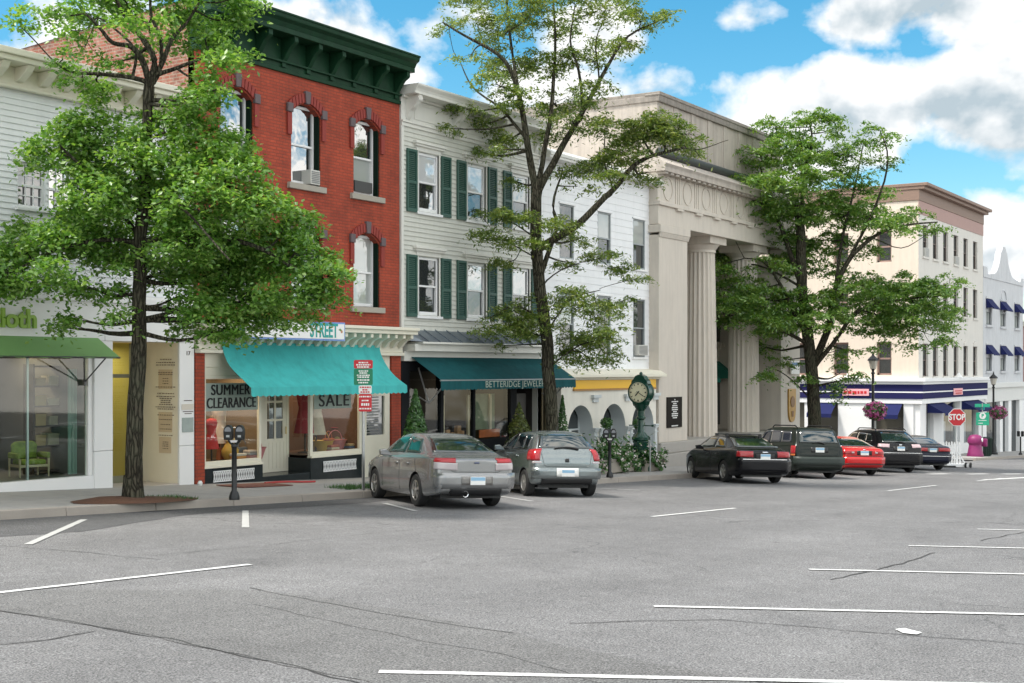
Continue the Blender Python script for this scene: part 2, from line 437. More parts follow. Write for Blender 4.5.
def mat_linepaint():
    m = mat('line_paint', (0.72, 0.72, 0.70), 0.7)
    g = NT(m.node_tree); b = m.node_tree.nodes['Principled BSDF']
    ge = g.n('ShaderNodeNewGeometry')
    nz = g.n('ShaderNodeTexNoise', inp={'Vector': ge.outputs['Position'], 'Scale': 26.0, 'Detail': 5.0, 'Roughness': 0.75})
    g.link(g.mix(g.ramp(nz.outputs[0], [(0.50, 0.0), (0.66, 0.85)]), (0.68, 0.68, 0.67), (0.20, 0.20, 0.20)), b.inputs['Base Color'])
    return m
LINE = mat_linepaint()
LINEW = mat('worn_line_paint', (0.42, 0.42, 0.41), 0.8, var=0.12, vscale=9)
TAR = mat('tar_seam', (0.050, 0.049, 0.048), 0.9, var=0.2, vscale=6)
MULCH = mat('mulch', (0.10, 0.045, 0.025), 0.95, var=0.2, vscale=20, bump=0.8, bscale=50)
def mat_bark(name, dark, light):
    m = bpy.data.materials.new(name); m.use_nodes = True; MAT[name] = m
    g = NT(m.node_tree); b = m.node_tree.nodes['Principled BSDF']
    tc = g.n('ShaderNodeTexCoord')
    mp = g.n('ShaderNodeMapping', inp={0: tc.outputs['Object']}); mp.inputs['Scale'].default_value = (1, 1, 0.16)
    wn = g.n('ShaderNodeTexNoise', inp={'Vector': tc.outputs['Object'], 'Scale': 3.0, 'Detail': 3.0})
    wv = g.n('ShaderNodeVectorMath', operation='MULTIPLY_ADD', inp={0: wn.outputs['Color'], 1: (0.10, 0.10, 0.10), 2: mp.outputs[0]})
    vo = g.n('ShaderNodeTexVoronoi', feature='DISTANCE_TO_EDGE', inp={'Vector': wv.outputs[0], 'Scale': 17.0})
    ridge = g.ramp(vo.outputs[0], [(0.0, 0.0), (0.22, 1.0)])
    bl = g.n('ShaderNodeTexNoise', inp={'Vector': tc.outputs['Object'], 'Scale': 2.6, 'Detail': 6.0, 'Roughness': 0.7})
    c = g.mix(ridge, dark, light)
    c = g.mix(g.ramp(bl.outputs[0], [(0.45, 0.0), (0.7, 0.65)]), c, (0.085, 0.092, 0.060))     # lichen
    g.link(c, b.inputs['Base Color']); b.inputs['Roughness'].default_value = 0.95; b.inputs['Specular IOR Level'].default_value = 0.15
    bp = g.n('ShaderNodeBump', inp={'Strength': 1.0, 'Distance': 0.03, 'Height': ridge}); g.link(bp.outputs[0], b.inputs['Normal'])
    return m
BARK = mat_bark('bark', (0.016, 0.014, 0.010), (0.098, 0.088, 0.064))
BARKL = mat_bark('dark_bark', (0.018, 0.016, 0.012), (0.082, 0.073, 0.053))
LEAFO = mat_leaf('oak_leaf', (0.060, 0.165, 0.024), (0.160, 0.34, 0.055), (0.35, 0.50, 0.15), 0.48)
LEAFH = mat_leaf('locust_leaf', (0.055, 0.115, 0.022), (0.150, 0.24, 0.045), (0.33, 0.36, 0.10), 0.45)
LEAFR = mat_leaf('locust_leaf_deep', (0.042, 0.125, 0.020), (0.125, 0.26, 0.042), (0.29, 0.39, 0.095), 0.47)
LEAFS = mat_leaf('shrub_leaf', (0.015, 0.06, 0.012), (0.04, 0.13, 0.02), (0.10, 0.21, 0.05), 0.2)
LEAFG = mat_leaf('golden_leaf', (0.05, 0.08, 0.015), (0.12, 0.16, 0.03), (0.22, 0.24, 0.06), 0.2)
FLOWP = mat_leaf('pink_flower', (0.30, 0.03, 0.16), (0.5, 0.07, 0.28), (0.7, 0.25, 0.5), 0.2)
FLOWW = mat_leaf('white_flower', (0.5, 0.4, 0.42), (0.7, 0.62, 0.62), (0.8, 0.76, 0.74), 0.2)
PANE = mat_pane('window_pane', refl=0.42)
PANED = mat_pane('dark_window_pane', refl=0.20)
PANEW = mat_pane('window_pane_over_blind', (0.62, 0.63, 0.64), refl=0.25)
PANEC = mat_pane('window_pane_over_curtain', (0.40, 0.42, 0.40), refl=0.22)
GLASS = mat_glass('shop_glass')
GLASSG = mat_glass('greenish_shop_glass', (0.72, 0.84, 0.80), 0.07)
CARGLASS = mat('car_glass', (0.010, 0.020, 0.020), 0.04, spec=1.0, coat=1.0)
TYRE = mat('tyre_rubber', (0.018, 0.018, 0.018), 0.8, var=0.1)
RIM = mat('alloy', (0.50, 0.49, 0.47), 0.3, metal=0.8)
REDL = mat('tail_light_red', (0.36, 0.008, 0.014), 0.15, coat=0.6)
CLEARL = mat('tail_light_clear', (0.46, 0.41, 0.42), 0.12, coat=0.8)
PLATE = mat('plate_white_blue', (0.45, 0.62, 0.78), 0.4)
REDS = mat('sign_red', (0.55, 0.02, 0.03), 0.4)
GREENS = mat('sign_green', (0.01, 0.20, 0.10), 0.4)
GREENS2 = mat('sign_bright_green', (0.02, 0.42, 0.24), 0.4)
WHITES = mat('sign_white', (0.82, 0.82, 0.80), 0.4)
YELLOWB = mat('yellow_board', (0.88, 0.50, 0.02), 0.45, var=0.02)
CLOCKG = mat('clock_green', (0.005, 0.048, 0.030), 0.25, coat=0.4)
DIAL = mat('clock_dial', (0.72, 0.68, 0.48), 0.5)
# ------------------------------------------------------------------ ground, road, sidewalk
YK = 17.85                                   # kerb face
XS0, XS1 = 61.5, 73.5                        # the side street between the bank and the corner building
def sheet(name, x0, x1, y0, y1, lift, m, kind='structure', nx=1):
    b = MB()
    for i in range(nx):
        a, c = x0 + (x1 - x0) * i / nx, x0 + (x1 - x0) * (i + 1) / nx
        b.quad((a, y0, gz(a) + lift), (c, y0, gz(c) + lift), (c, y1, gz(c) + lift), (a, y1, gz(a) + lift))
    return tag(b.obj(name, m), kind=kind)
sheet('ground', -120, 700, -300, 400, -0.03, ASPH)
sheet('road', -60, 300, -14, YK, 0.0, ASPH)
def sidewalk(name, x0, x1, y1=24.0):
    b = MB()
    k = lambda x, dz: gz(x) + dz
    n = max(1, int((x1 - x0) / 1.6))
    for i in range(n):                       # slabs with open joints
        a = x0 + (x1 - x0) * i / n; c = x0 + (x1 - x0) * (i + 1) / n - 0.012
        for ya, yb in ((YK + 0.15, YK + 1.85), (YK + 1.862, y1)):
            la, lb = 0.15 + (ya - YK) * 0.012, 0.15 + (min(yb, 21.3) - YK) * 0.012
            p = [(a, ya, k(a, la)), (c, ya, k(c, la)), (c, yb, k(c, lb)), (a, yb, k(a, lb))]
            q = [(x, y, z - 0.12) for x, y, z in p]
            b.add(p + q, [(0, 1, 2, 3), (4, 5, 1, 0), (5, 6, 2, 1), (6, 7, 3, 2), (7, 4, 0, 3)])
    return tag(b.obj(name, PAVE), kind='structure')
def kerb(name, x0, x1):
    b = MB(); n = max(1, int((x1 - x0) / 1.9))
    for i in range(n):
        a = x0 + (x1 - x0) * i / n; c = x0 + (x1 - x0) * (i + 1) / n - 0.01
        b.add([(a, YK, gz(a) - 0.1), (c, YK, gz(c) - 0.1), (c, YK + 0.145, gz(c) - 0.1), (a, YK + 0.145, gz(a) - 0.1),
               (a, YK + 0.02, gz(a) + 0.15), (c, YK + 0.02, gz(c) + 0.15), (c, YK + 0.145, gz(c) + 0.152), (a, YK + 0.145, gz(a) + 0.152)],
              [(3, 2, 1, 0), (4, 5, 6, 7), (0, 1, 5, 4), (1, 2, 6, 5), (2, 3, 7, 6), (3, 0, 4, 7)])
    return tag(b.obj(name, KERB, smooth=30, bevel=0.015), kind='structure')
sidewalk('sidewalk', -20, 60.2); kerb('kerb', -20, 60.2)
sidewalk('sidewalk', 74.6, 160); kerb('kerb', 74.6, 160)
# asphalt repairs and lines, all placed on the road by their real position
def poly_on_road(name, pts, lift, m, label=None):
    b = MB()
    vs_ = [(p[0], p[1], gz(p[0]) + lift) for p in pts]
    b.add(vs_, [tuple(range(len(vs_)))])
    return tag(b.obj(name, m), kind='structure')
def ragged(p0, p1, n, amp):
    p0, p1 = Vector(p0), Vector(p1); d = (p1 - p0); nrm = Vector((-d.y, d.x)).normalized(); out = []
    for i in range(n):
        t = i / n
        out.append(p0 + d * t + nrm * (noise.noise(Vector((i * 0.6, p0.x, p0.y))) * amp))
    return out
def gp(px, py): v = on_ground(px, py); return (v.x, v.y)
patch = []
corners = [gp(-60, 596), gp(60, 590), gp(260, 590), gp(400, 610), gp(512, 633), gp(640, 662), gp(760, 684), gp(560, 730), gp(385, 687), gp(240, 655), gp(110, 628), gp(-60, 603)]
for i in range(len(corners)): patch += ragged(corners[i], corners[(i + 1) % len(corners)], 6, 0.10)
poly_on_road('asphalt_patch', patch, 0.004, ASPHD)
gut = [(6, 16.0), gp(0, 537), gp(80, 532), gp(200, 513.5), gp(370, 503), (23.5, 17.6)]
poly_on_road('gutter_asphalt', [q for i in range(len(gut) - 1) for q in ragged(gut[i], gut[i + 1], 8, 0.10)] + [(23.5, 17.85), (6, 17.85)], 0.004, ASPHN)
def crack(pts, w=0.02, lift=0.006):
    b = MB(); P = []
    for i in range(len(pts) - 1):
        a, c = Vector(pts[i]), Vector(pts[i + 1]); n = max(2, int((c - a).length / 0.16))
        for k in range(n): P.append(a + (c - a) * k / n)
    P.append(Vector(pts[-1]))
    L, R = [], []
    for i, p in enumerate(P):
        d = (P[min(i + 1, len(P) - 1)] - P[max(0, i - 1)]).normalized(); nr = Vector((-d.y, d.x))
        j = noise.noise(Vector((p.x * 2.3, p.y * 2.3, 1.7))) * 0.06 + noise.noise(Vector((p.x * 9, p.y * 9, 4.2))) * 0.02
        ww = w * (0.6 + 0.9 * abs(noise.noise(Vector((p.x * 3, p.y * 3, 9.1)))))
        for lst, s in ((L, 1), (R, -1)):
            q = p + nr * (j + s * ww / 2); lst.append((q.x, q.y, gz(q.x) + lift))
    n = len(P)
    b.add(L + R, [(i, i + 1, n + i + 1, n + i) for i in range(n - 1)])
    return tag(b.obj('road_crack', TAR), kind='structure')
crack([gp(-20, 609), gp(60, 620), gp(180, 642), gp(290, 666), gp(385, 689)], 0.024)
crack([gp(0, 646), gp(50, 640), gp(95, 632)], 0.02)
crack([gp(250, 588), gp(350, 608), gp(430, 622), gp(512, 634)], 0.022)
crack([gp(0, 546), gp(80, 552), gp(160, 560)], 0.02)
crack([gp(150, 556), gp(230, 549), gp(330, 538), gp(512, 520)], 0.015)
crack([gp(612, 688), gp(560, 672), gp(500, 654), gp(420, 641), gp(250, 605)], 0.012)
crack([gp(570, 624), gp(640, 621), gp(720, 620), gp(850, 631), gp(960, 639), gp(1030, 645)], 0.02)
crack([gp(832, 580), gp(870, 572), gp(905, 562), gp(935, 553)], 0.03)
crack([gp(980, 541), gp(1005, 536), gp(1030, 531)], 0.03)
crack([gp(985, 522), gp(1030, 527)], 0.03)
def line(p0, p1, w=0.11, lift=0.010, m_=None):
    p0, p1 = Vector(p0), Vector(p1); d = (p1 - p0).normalized(); nr = Vector((-d.y, d.x)) * w / 2
    n = max(2, int((p1 - p0).length / 0.25)); L, R = [], []
    for i in range(n + 1):
        p = p0 + (p1 - p0) * i / n
        for lst, s in ((L, 1), (R, -1)):
            q = p + nr * s * (1 + 0.16 * noise.noise(Vector((p.x * 5, p.y * 5, s * 3.0)))); lst.append((q.x, q.y, gz(q.x) + lift))
    m = n + 1; b = MB()
    b.add(L + R, [(i, i + 1, m + i + 1, m + i) for i in range(n)])
    return tag(b.obj('road_marking', m_ or LINE), kind='structure')
line((3.0, 10.95), gp(250, 565), 0.10)
for a, c in (((652, 517), (735, 508.5)), ((888, 491), (936, 485.6))): line(gp(*a), gp(*c), 0.10)
line((46.0, 10.95), (49.5, 10.95), 0.10)
for k in range(-1, 8):                       # angled stalls on the near side
    x = 7.22 + 4.21 * k
    line((x, 5.72), (x + 3.0, 5.72 - 4.6), 0.105)
for k, (a, c) in enumerate((((28, 545), (84, 520)), ((245.5, 528), (245.5, 511)), ((384, 503.5), (416, 511.5)), ((500, 496.5), (532, 501.5)), ((585, 488), (640, 490.6)))):
    line(gp(*a), gp(*c), 0.11, m_=LINEW)
for x in (40.6, 45, 49.2, 53.4): line((x, 14.6), (x + 2.0, 16.6), 0.10, m_=LINEW)
for a in (929, 968, 1003): line(gp(a, 474.3), gp(a + 19, 474.0), 0.35)      # stop bar dashes of the side street
line(gp(985, 480), gp(1030, 477.5), 0.3)
poly_on_road('road_marking', [gp(895, 630), gp(905, 629.2), gp(922, 633.5), gp(917, 635.5), gp(903, 634)], 0.010, LINE)

# ------------------------------------------------------------------ walls
def wall(m, x0, x1, z0, z1, y, holes=(), depth=0.16, board=None, lip=0.026, mi=0):
    """front wall in plane y with rectangular openings (hx0,hx1,hz0,hz1) and their reveals; board = clapboard height"""
    xs = sorted({x0, x1, *[h[0] for h in holes], *[h[1] for h in holes]})
    zs = {z0, z1, *[h[2] for h in holes], *[h[3] for h in holes]}
    bz = [z0]
    if board:
        n = max(1, round((z1 - z0) / board)); bz = [z0 + (z1 - z0) * i / n for i in range(n + 1)]; zs |= set(bz)
    zs = sorted(zs)
    def off(z, up):                          # clapboard: proud at its lower edge, flush at its top
        if not board: return 0.0
        step = bz[1] - bz[0]; t = (z - z0) / step; f = t - math.floor(t + 1e-6)
        if f < 1e-4 or f > 1 - 1e-4: return 0.0 if up else -lip
        return -lip * (1 - f)
    for i in range(len(xs) - 1):
        for k in range(len(zs) - 1):
            a, b, c, d = xs[i], xs[i + 1], zs[k], zs[k + 1]
            if d - c < 1e-6: continue
            mx, mz = (a + b) / 2, (c + d) / 2
            if any(h[0] < mx < h[1] and h[2] < mz < h[3] for h in holes): continue
            yb, yt = y + off(c, False), y + off(d, True)
            m.quad((a, yb, c), (b, yb, c), (b, yt, d), (a, yt, d), mi)
            if board and abs(yb - y + lip) < 1e-6: m.quad((a, y, c), (b, y, c), (b, yb, c), (a, yb, c), mi)
    for h in holes:
        a, b, c, d = h; ye = y + depth; yf = y - (lip if board else 0)
        m.quad((a, yf, c), (a, ye, c), (a, ye, d), (a, yf, d), mi); m.quad((b, yf, c), (b, yf, d), (b, ye, d), (b, ye, c), mi)
        m.quad((a, yf, d), (a, ye, d), (b, ye, d), (b, yf, d), mi); m.quad((a, yf, c), (b, yf, c), (b, ye, c), (a, ye, c), mi)
    return m
def shell(m, x0, x1, y0, y1, z0, z1, mi=0, roof=True, roof_mi=None, left_mi=None):
    """the three other walls and the roof"""
    lm = mi if left_mi is None else left_mi
    m.quad((x0, y0, z0), (x0, y1, z0), (x0, y1, z1), (x0, y0, z1), lm)
    m.quad((x1, y0, z0), (x1, y0, z1), (x1, y1, z1), (x1, y1, z0), mi)
    m.quad((x0, y1, z0), (x1, y1, z0), (x1, y1, z1), (x0, y1, z1), mi)
    if roof: m.quad((x0, y0, z1), (x1, y0, z1), (x1, y1, z1), (x0, y1, z1), mi if roof_mi is None else roof_mi)
def sash(parent, o, x0, x1, z0, z1, y, fm, top, bot, fw=0.055, rail=0.5, bars=0, name='window', sidebars=0, rows=0):
    """double-hung window set back at y: frame with meeting rail, two panes"""
    f = MB(o); zm = z0 + (z1 - z0) * rail
    f.box(x0, x0 + fw, y, y + 0.08, z0, z1); f.box(x1 - fw, x1, y, y + 0.08, z0, z1)
    f.box(x0 + fw, x1 - fw, y, y + 0.08, z1 - fw, z1); f.box(x0 + fw, x1 - fw, y, y + 0.08, z0, z0 + fw * 1.3)
    f.box(x0 + fw, x1 - fw, y + 0.002, y + 0.07, zm - 0.025, zm + 0.025)
    for i in range(bars):
        xb = x0 + fw + (x1 - x0 - 2 * fw) * (i + 1) / (bars + 1)
        f.box(xb - 0.011, xb + 0.011, y + 0.012, y + 0.04, z0 + fw, z1 - fw)
    for zlo, zhi in ((z0 + fw, zm), (zm, z1 - fw)):
        for i in range(rows):
            zb = zlo + (zhi - zlo) * (i + 1) / (rows + 1)
            f.box(x0 + fw, x1 - fw, y + 0.013, y + 0.041, zb - 0.011, zb + 0.011)
    w = f.obj(name, fm, parent, bevel=0.006)
    g = MB(o); g.quad((x0 + fw, y + 0.03, zm), (x1 - fw, y + 0.03, zm), (x1 - fw, y + 0.03, z1 - fw), (x0 + fw, y + 0.03, z1 - fw)); g.obj('pane', top, w)
    g = MB(o); g.quad((x0 + fw, y + 0.055, z0 + fw), (x1 - fw, y + 0.055, z0 + fw), (x1 - fw, y + 0.055, zm), (x0 + fw, y + 0.055, zm)); g.obj('pane', bot, w)
    return w
def room(parent, o, x0, x1, y0, y1, z0, z1, m, name='shop_interior'):
    r = MB(o)
    r.quad((x0, y0, z0), (x1, y0, z0), (x1, y1, z0), (x0, y1, z0)); r.quad((x0, y0, z1), (x0, y1, z1), (x1, y1, z1), (x1, y0, z1))
    r.quad((x0, y0, z0), (x0, y1, z0), (x0, y1, z1), (x0, y0, z1)); r.quad((x1, y0, z0), (x1, y0, z1), (x1, y1, z1), (x1, y1, z0))
    r.quad((x0, y1, z0), (x1, y1, z0), (x1, y1, z1), (x0, y1, z1))
    return r.obj(name, m, parent)
def shop_lamp(parent, o, x, y, z, watts, w=0.9):
    """a ceiling fitting of the shop: its glowing tube and its light"""
    m = bpy.data.materials.get('lamp_tube')
    if m is None:
        m = bpy.data.materials.new('lamp_tube'); m.use_nodes = True; p = m.node_tree.nodes['Principled BSDF']; p.inputs['Emission Color'].default_value = (1.0, 0.78, 0.5, 1); p.inputs['Emission Strength'].default_value = 1.5
    t = MB(o); t.box(x - w / 2, x + w / 2, y - 0.04, y + 0.04, z, z + 0.03); f = t.obj('ceiling_lamp', m, parent)
    l = bpy.data.lights.new('lamp_light', 'AREA'); l.shape = 'RECTANGLE'; l.size = w; l.size_y = 0.1; l.energy = watts; l.color = (1.0, 0.78, 0.52)
    lo = bpy.data.objects.new('lamp_light', l); COL.objects.link(lo); lo.parent = parent; lo.location = Vector((x, y, z - 0.02)) - Vector(o)
def ac_unit(parent, o, x0, x1, z0, z1, y):
    a = MB(o); a.box(x0, x1, y - 0.20, y + 0.1, z0, z1)
    u = a.obj('air_conditioner', mat('ac_cream', (0.55, 0.54, 0.50), 0.5, var=0.05), parent, bevel=0.01)
    b = MB(o); n = 7
    for i in range(n):
        zz = z0 + 0.05 + (z1 - z0 - 0.1) * i / (n - 1); b.box(x0 + 0.03, x1 - 0.03, y - 0.212, y - 0.202, zz - 0.010, zz + 0.010)
    b.obj('grille', mat('grille_grey', (0.2, 0.2, 0.2), 0.5), u)
def awning(parent, o, x0, x1, y_wall, y_front, z_top, z_edge, val, m, curve=0.0, scallop=0.16, name='awning', sides=True, nseg=10, wave=0.0):
    """canvas awning: sloped sheet from the wall to its front bar, closed sides, scalloped valance"""
    a = MB(o); prof = []
    for i in range(nseg + 1):
        t = i / nseg
        s = t ** (1 + curve)                 # concave canvas drops steeply first, then flares out
        prof.append((y_wall + (y_front - y_wall) * s, z_top + (z_edge - z_top) * t))
    nx = 24
    for i in range(nseg):
        for k in range(nx):
            xa, xb = x0 + (x1 - x0) * k / nx, x0 + (x1 - x0) * (k + 1) / nx
            def pt(x, j):
                t = j / nseg; sag = wave * sin(pi * t) * noise.noise(Vector((x * 0.8, t * 1.5, 3.0)))
                return (x, prof[j][0], prof[j][1] + sag)
            a.quad(pt(xa, i), pt(xb, i), pt(xb, i + 1), pt(xa, i + 1))
    if sides:
        for x in (x0, x1):
            n = nseg + 1
            a.add([(x, p[0], p[1]) for p in prof] + [(x, y_wall, min(p[1], z_top)) for p in prof], [(i, i + 1, n + i + 1, n + i) for i in range(nseg)])
    aw = a.obj(name, m, parent, smooth=50)
    v = MB(o); n = max(3, int((x1 - x0) / scallop)); sub = 6
    tops, bots = [], []
    for i in range(n * sub + 1):
        t = i / (n * sub); x = x0 + (x1 - x0) * t; ph = (i % sub) / sub if i < n * sub else 0.0
        zz = z_edge - val + 0.030 * (1 - sin(pi * ph)) if sub else z_edge - val
        tops.append((x, y_front - 0.004, z_edge)); bots.append((x, y_front - 0.012 + 0.012 * noise.noise(Vector((x * 3, 0, 0))), zz))
    k = len(tops); v.add(tops + bots, [(i, i + 1, k + i + 1, k + i) for i in range(k - 1)])
    v.obj('valance', m, aw)
    return aw

# ------------------------------------------------------------------ 1: white shop at the left
def white_shop():
    x0, x1 = 6.0, X(193.2); zb = gz(x1) + 0.19; D = DF
    o = (x1, D, zb)
    T = thing('shop_building', 'white clapboard building with white panelled shopfront and green awning', 'building', o)
    zp = Z(110, 300)                          # top of the panelled front
    zc = 7.65
    win = []
    xa = X(18.5); 
    za, zt = Z(30, 208), Z(30, 163)
    for k, xx in enumerate((xa - 3.9, xa, xa + 3.2)):
        win += [(xx - 0.0, xx + 0.62, za, zt), (xx + 0.70, xx + 1.32, za, zt)]
    m = MB(o); wall(m, x0, x1, zp, zc - 0.55, D + 0.05, win, 0.14, board=0.115)
    shell(m, x0, x1, D + 0.07, D + 14, zb - 1, zc - 0.1)
    m.obj('wall', CLAPW, T)
    for k, h in enumerate(win):
        sash(T, o, *h, D + 0.07, WHITE, PANE if k % 2 else PANED, PANED if k % 3 else PANE, bars=2, rows=1, fw=0.045)
    t = MB(o)
    for h in win: t.box(h[0] - 0.06, h[1] + 0.06, D - 0.02, D + 0.03, h[3], h[3] + 0.12); t.box(h[0] - 0.06, h[1] + 0.06, D - 0.05, D + 0.03, h[2] - 0.06, h[2])
    t.objs('window_trim', WHITE, T, bevel=0.008)
    c = MB(o)
    c.box(x0, x1 - 0.02, D - 0.62, D + 0.3, zc - 0.12, zc); c.box(x0, x1 - 0.03, D - 0.56, D + 0.2, zc - 0.22, zc - 0.12)
    c.box(x0, x1 - 0.04, D - 0.10, D + 0.06, zc - 0.56, zc - 0.22); c.box(x0, x1 - 0.05, D - 0.13, D, zc - 0.62, zc - 0.56)
    c.obj('cornice', CREAM, T, bevel=0.015)
    b = MB(o); xx = x1 - 0.35
    while xx > x0:
        b.prism([(D - 0.5, zc - 0.225), (D - 0.1, zc - 0.225), (D - 0.1, zc - 0.50), (D - 0.20, zc - 0.48), (D - 0.42, zc - 0.34)], 'x', xx - 0.08, xx + 0.08); xx -= 0.52
    b.objs('cornice_bracket', CREAM, T, bevel=0.01)
    # panelled front: fascia and piers as separate panels with fine joints
    p = MB(o); zh = Z(110, 341); zj = Z(100, 451)
    xg1 = X(89); xp0, xp1 = X(93.5), X(111.8); xq0 = X(178.5)
    joints = [x0, X(-30), X(104), x1]
    for a, c_ in zip(joints[:-1], joints[1:]): p.box(a + 0.004, c_ - 0.004, D - 0.03, D + 0.05, zh, zp - 0.06)
    for a, c_ in ((xp0, xp1), (xq0, x1)):
        p.box(a, c_, D - 0.03, D + 0.35, zb - 0.3, zj - 0.004); p.box(a, c_, D - 0.03, D + 0.35, zj + 0.004, zh - 0.005)
    p.box(x0, x1, D - 0.10, D + 0.04, zp - 0.06, zp + 0.05); p.box(x0, x1, D - 0.06, D + 0.04, zp + 0.05, zp + 0.10)
    p.objs('front_panel', PANEL, T, bevel=0.006)
    # show window
    zs, zt = Z(60, 478), Z(60, 357)
    s = MB(o); s.box(x0, xp0 - 0.003, D - 0.02, D + 0.25, zb - 0.3, zs); s.box(xg1, xp0 - 0.003, D + 0.02, D + 0.12, zs + 0.001, zt + 0.2)
    s.obj('window_sill', PANEL, T, bevel=0.006)
    s = MB(o); s.box(X(31) - 0.02, X(31) + 0.02, D + 0.09, D + 0.13, zs, zt + 0.2); s.box(x0, xg1, D + 0.05, D + 0.12, zt + 0.05, zh - 0.003)
    s.obj('window_frame', mat('aluminium', (0.5, 0.52, 0.52), 0.35, metal=0.6), T)
    g = MB(o); g.quad((x0, D + 0.08, zs), (xg1, D + 0.08, zs), (xg1, D + 0.08, zt + 0.1), (x0, D + 0.08, zt + 0.1)); g.obj('show_window', GLASSG, T)
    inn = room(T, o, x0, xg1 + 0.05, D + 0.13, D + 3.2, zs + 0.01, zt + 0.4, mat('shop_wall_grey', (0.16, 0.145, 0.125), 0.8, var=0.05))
    b = MB(o)
    b.quad((x0, D + 2.0, zs + 1.55), (X(60), D + 2.0, zs + 1.55), (X(60), D + 2.0, zt + 0.38), (x0, D + 2.0, zt + 0.38)); b.obj('hanging_panel', mat('paper_white', (0.6, 0.6, 0.58), 0.8), T)
    # recessed entrance
    r = MB(o); yb = D + 1.15; zf = zb + 0.04
    r.quad((xq0 - 0.004, D + 0.02, zf), (xq0 - 0.004, yb, zf), (xq0 - 0.004, yb, zh), (xq0 - 0.004, D + 0.02, zh))
    r.quad((xp1 + 0.004, D + 0.02, zf), (xp1 + 0.004, D + 0.02, zh), (xp1 + 0.004, yb, zh), (xp1 + 0.004, yb, zf))
    r.quad((xp1, D, zh - 0.004), (xq0, D, zh - 0.004), (xq0, yb, zh - 0.004), (xp1, yb, zh - 0.004))
    r.obj('entrance_lining', CREAMW, T)
    f = MB(o); f.box(xp1, xq0, D - 0.02, yb + 0.2, zb - 0.4, zf); f.obj('threshold', mat('terrazzo', (0.45, 0.40, 0.36), 0.4, var=0.08, vscale=14), T, bevel=0.008)
    room(T, o, xp1 + 0.01, xq0 - 0.01, yb + 0.1, yb + 2.2, zf, zh, mat('yellow_wall', (0.52, 0.45, 0.12), 0.8, var=0.04), 'entrance_interior')
    shop_lamp(T, o, (xp1 + xq0) / 2, yb + 1.0, zh - 0.06, 7, 1.0); shop_lamp(T, o, X(40), D + 1.9, zt + 0.3, 9, 2.0)
    d = MB(o); xd1 = xq0 - 0.25
    d.box(xp1 + 0.01, xp1 + 0.06, yb, yb + 0.05, zf, zh - 0.01); d.box(xd1 - 0.05, xd1, yb, yb + 0.05, zf, zh - 0.01)
    d.box(xp1 + 0.06, xd1 - 0.05, yb, yb + 0.05, zf, zf + 0.15); d.box(xp1 + 0.06, xd1 - 0.05, yb, yb + 0.05, zf + 2.25, zf + 2.33); d.box(xd1, xq0, yb, yb + 0.06, zf, zh - 0.01)
    dd = d.obj('door', mat('door_frame_olive', (0.20, 0.20, 0.14), 0.4), T)
    g = MB(o); g.quad((xp1 + 0.06, yb + 0.02, zf + 0.15), (xd1 - 0.05, yb + 0.02, zf + 0.15), (xd1 - 0.05, yb + 0.02, zh - 0.02), (xp1 + 0.06, yb + 0.02, zh - 0.02)); g.obj('pane', GLASSG, dd)
    h = MB(o); h.tube([(xp1 + 0.95, yb - 0.06, zf + 0.85), (xp1 + 0.95, yb - 0.06, zf + 1.35)], 0.016, 8); h.tube([(xp1 + 0.95, yb - 0.06, zf + 0.9), (xp1 + 0.95, yb, zf + 0.9)], 0.01, 6); h.tube([(xp1 + 0.95, yb - 0.06, zf + 1.3), (xp1 + 0.95, yb, zf + 1.3)], 0.01, 6); h.obj('handle', CHROME, dd, smooth=40)
    # printed lists on the entrance wall (shop hours and small notices), on the wall facing up the avenue
    def yy(px): r_ = px_dir(px, 300); return r_.y * (xq0 / r_.x)
    def zz(px, py): r_ = px_dir(px, py); return EYE + r_.z * (xq0 / r_.x)
    n = MB(o); ink = MB(o)
    for (pa, pb, ya, yb_) in ((159, 172.5, 369.5, 389), (159, 172.5, 412, 432), (159.5, 171.5, 437, 453)):
        a0, a1 = yy(pb), yy(pa)
        n.box(xq0 - 0.014, xq0 - 0.006, a0, a1, zz(166, yb_), zz(166, ya))
    n.objs('notice', mat('notice_paper', (0.66, 0.52, 0.36), 0.7, var=0.05), T)
    rnd = random.Random(3)
    for py in (359.5, 362.5, 365, 372.5, 374.5, 378.5, 381, 383.5, 387, 393.5, 396.5, 398.5, 400.5, 402.5, 404.5, 407, 409, 415, 419.5, 424.5, 429, 435.3, 442, 444, 446, 448.5):
        if 377 < py < 386 or 440 < py < 449: wd = 0.17
        else: wd = rnd.uniform(0.28, 0.62)
        yc = yy(166); z_ = zz(166, py)
        x_ = -wd / 2
        while x_ < wd / 2:
            l = rnd.uniform(0.02, 0.07); ink.box(xq0 - 0.019, xq0 - 0.015, yc + x_, yc + min(x_ + l, wd / 2), z_ - 0.010, z_ + 0.010); x_ += l + 0.022
    ink.obj('notice_lettering', mat('faint_ink', (0.26, 0.19, 0.14), 0.7), T)
    q = MB(o); q.box(X(181), X(192), D - 0.045, D - 0.033, Z(187, 432), Z(187, 417.5)); q.obj('notice', mat('notice_sea', (0.33, 0.38, 0.36), 0.5, var=0.12, vscale=12), T)
    q = MB(o); q.box(X(180.5), X(192.2), D - 0.045, D - 0.033, Z(187, 409.5), Z(187, 404)); q.obj('notice', mat('notice_pale', (0.66, 0.60, 0.52), 0.6), T)
    text('house_number', '17', 0.13, mat('ink', (0.1, 0.07, 0.06)), T, (X(187), D - 0.035, Z(187, 353.5)), o)
    q = MB(o)
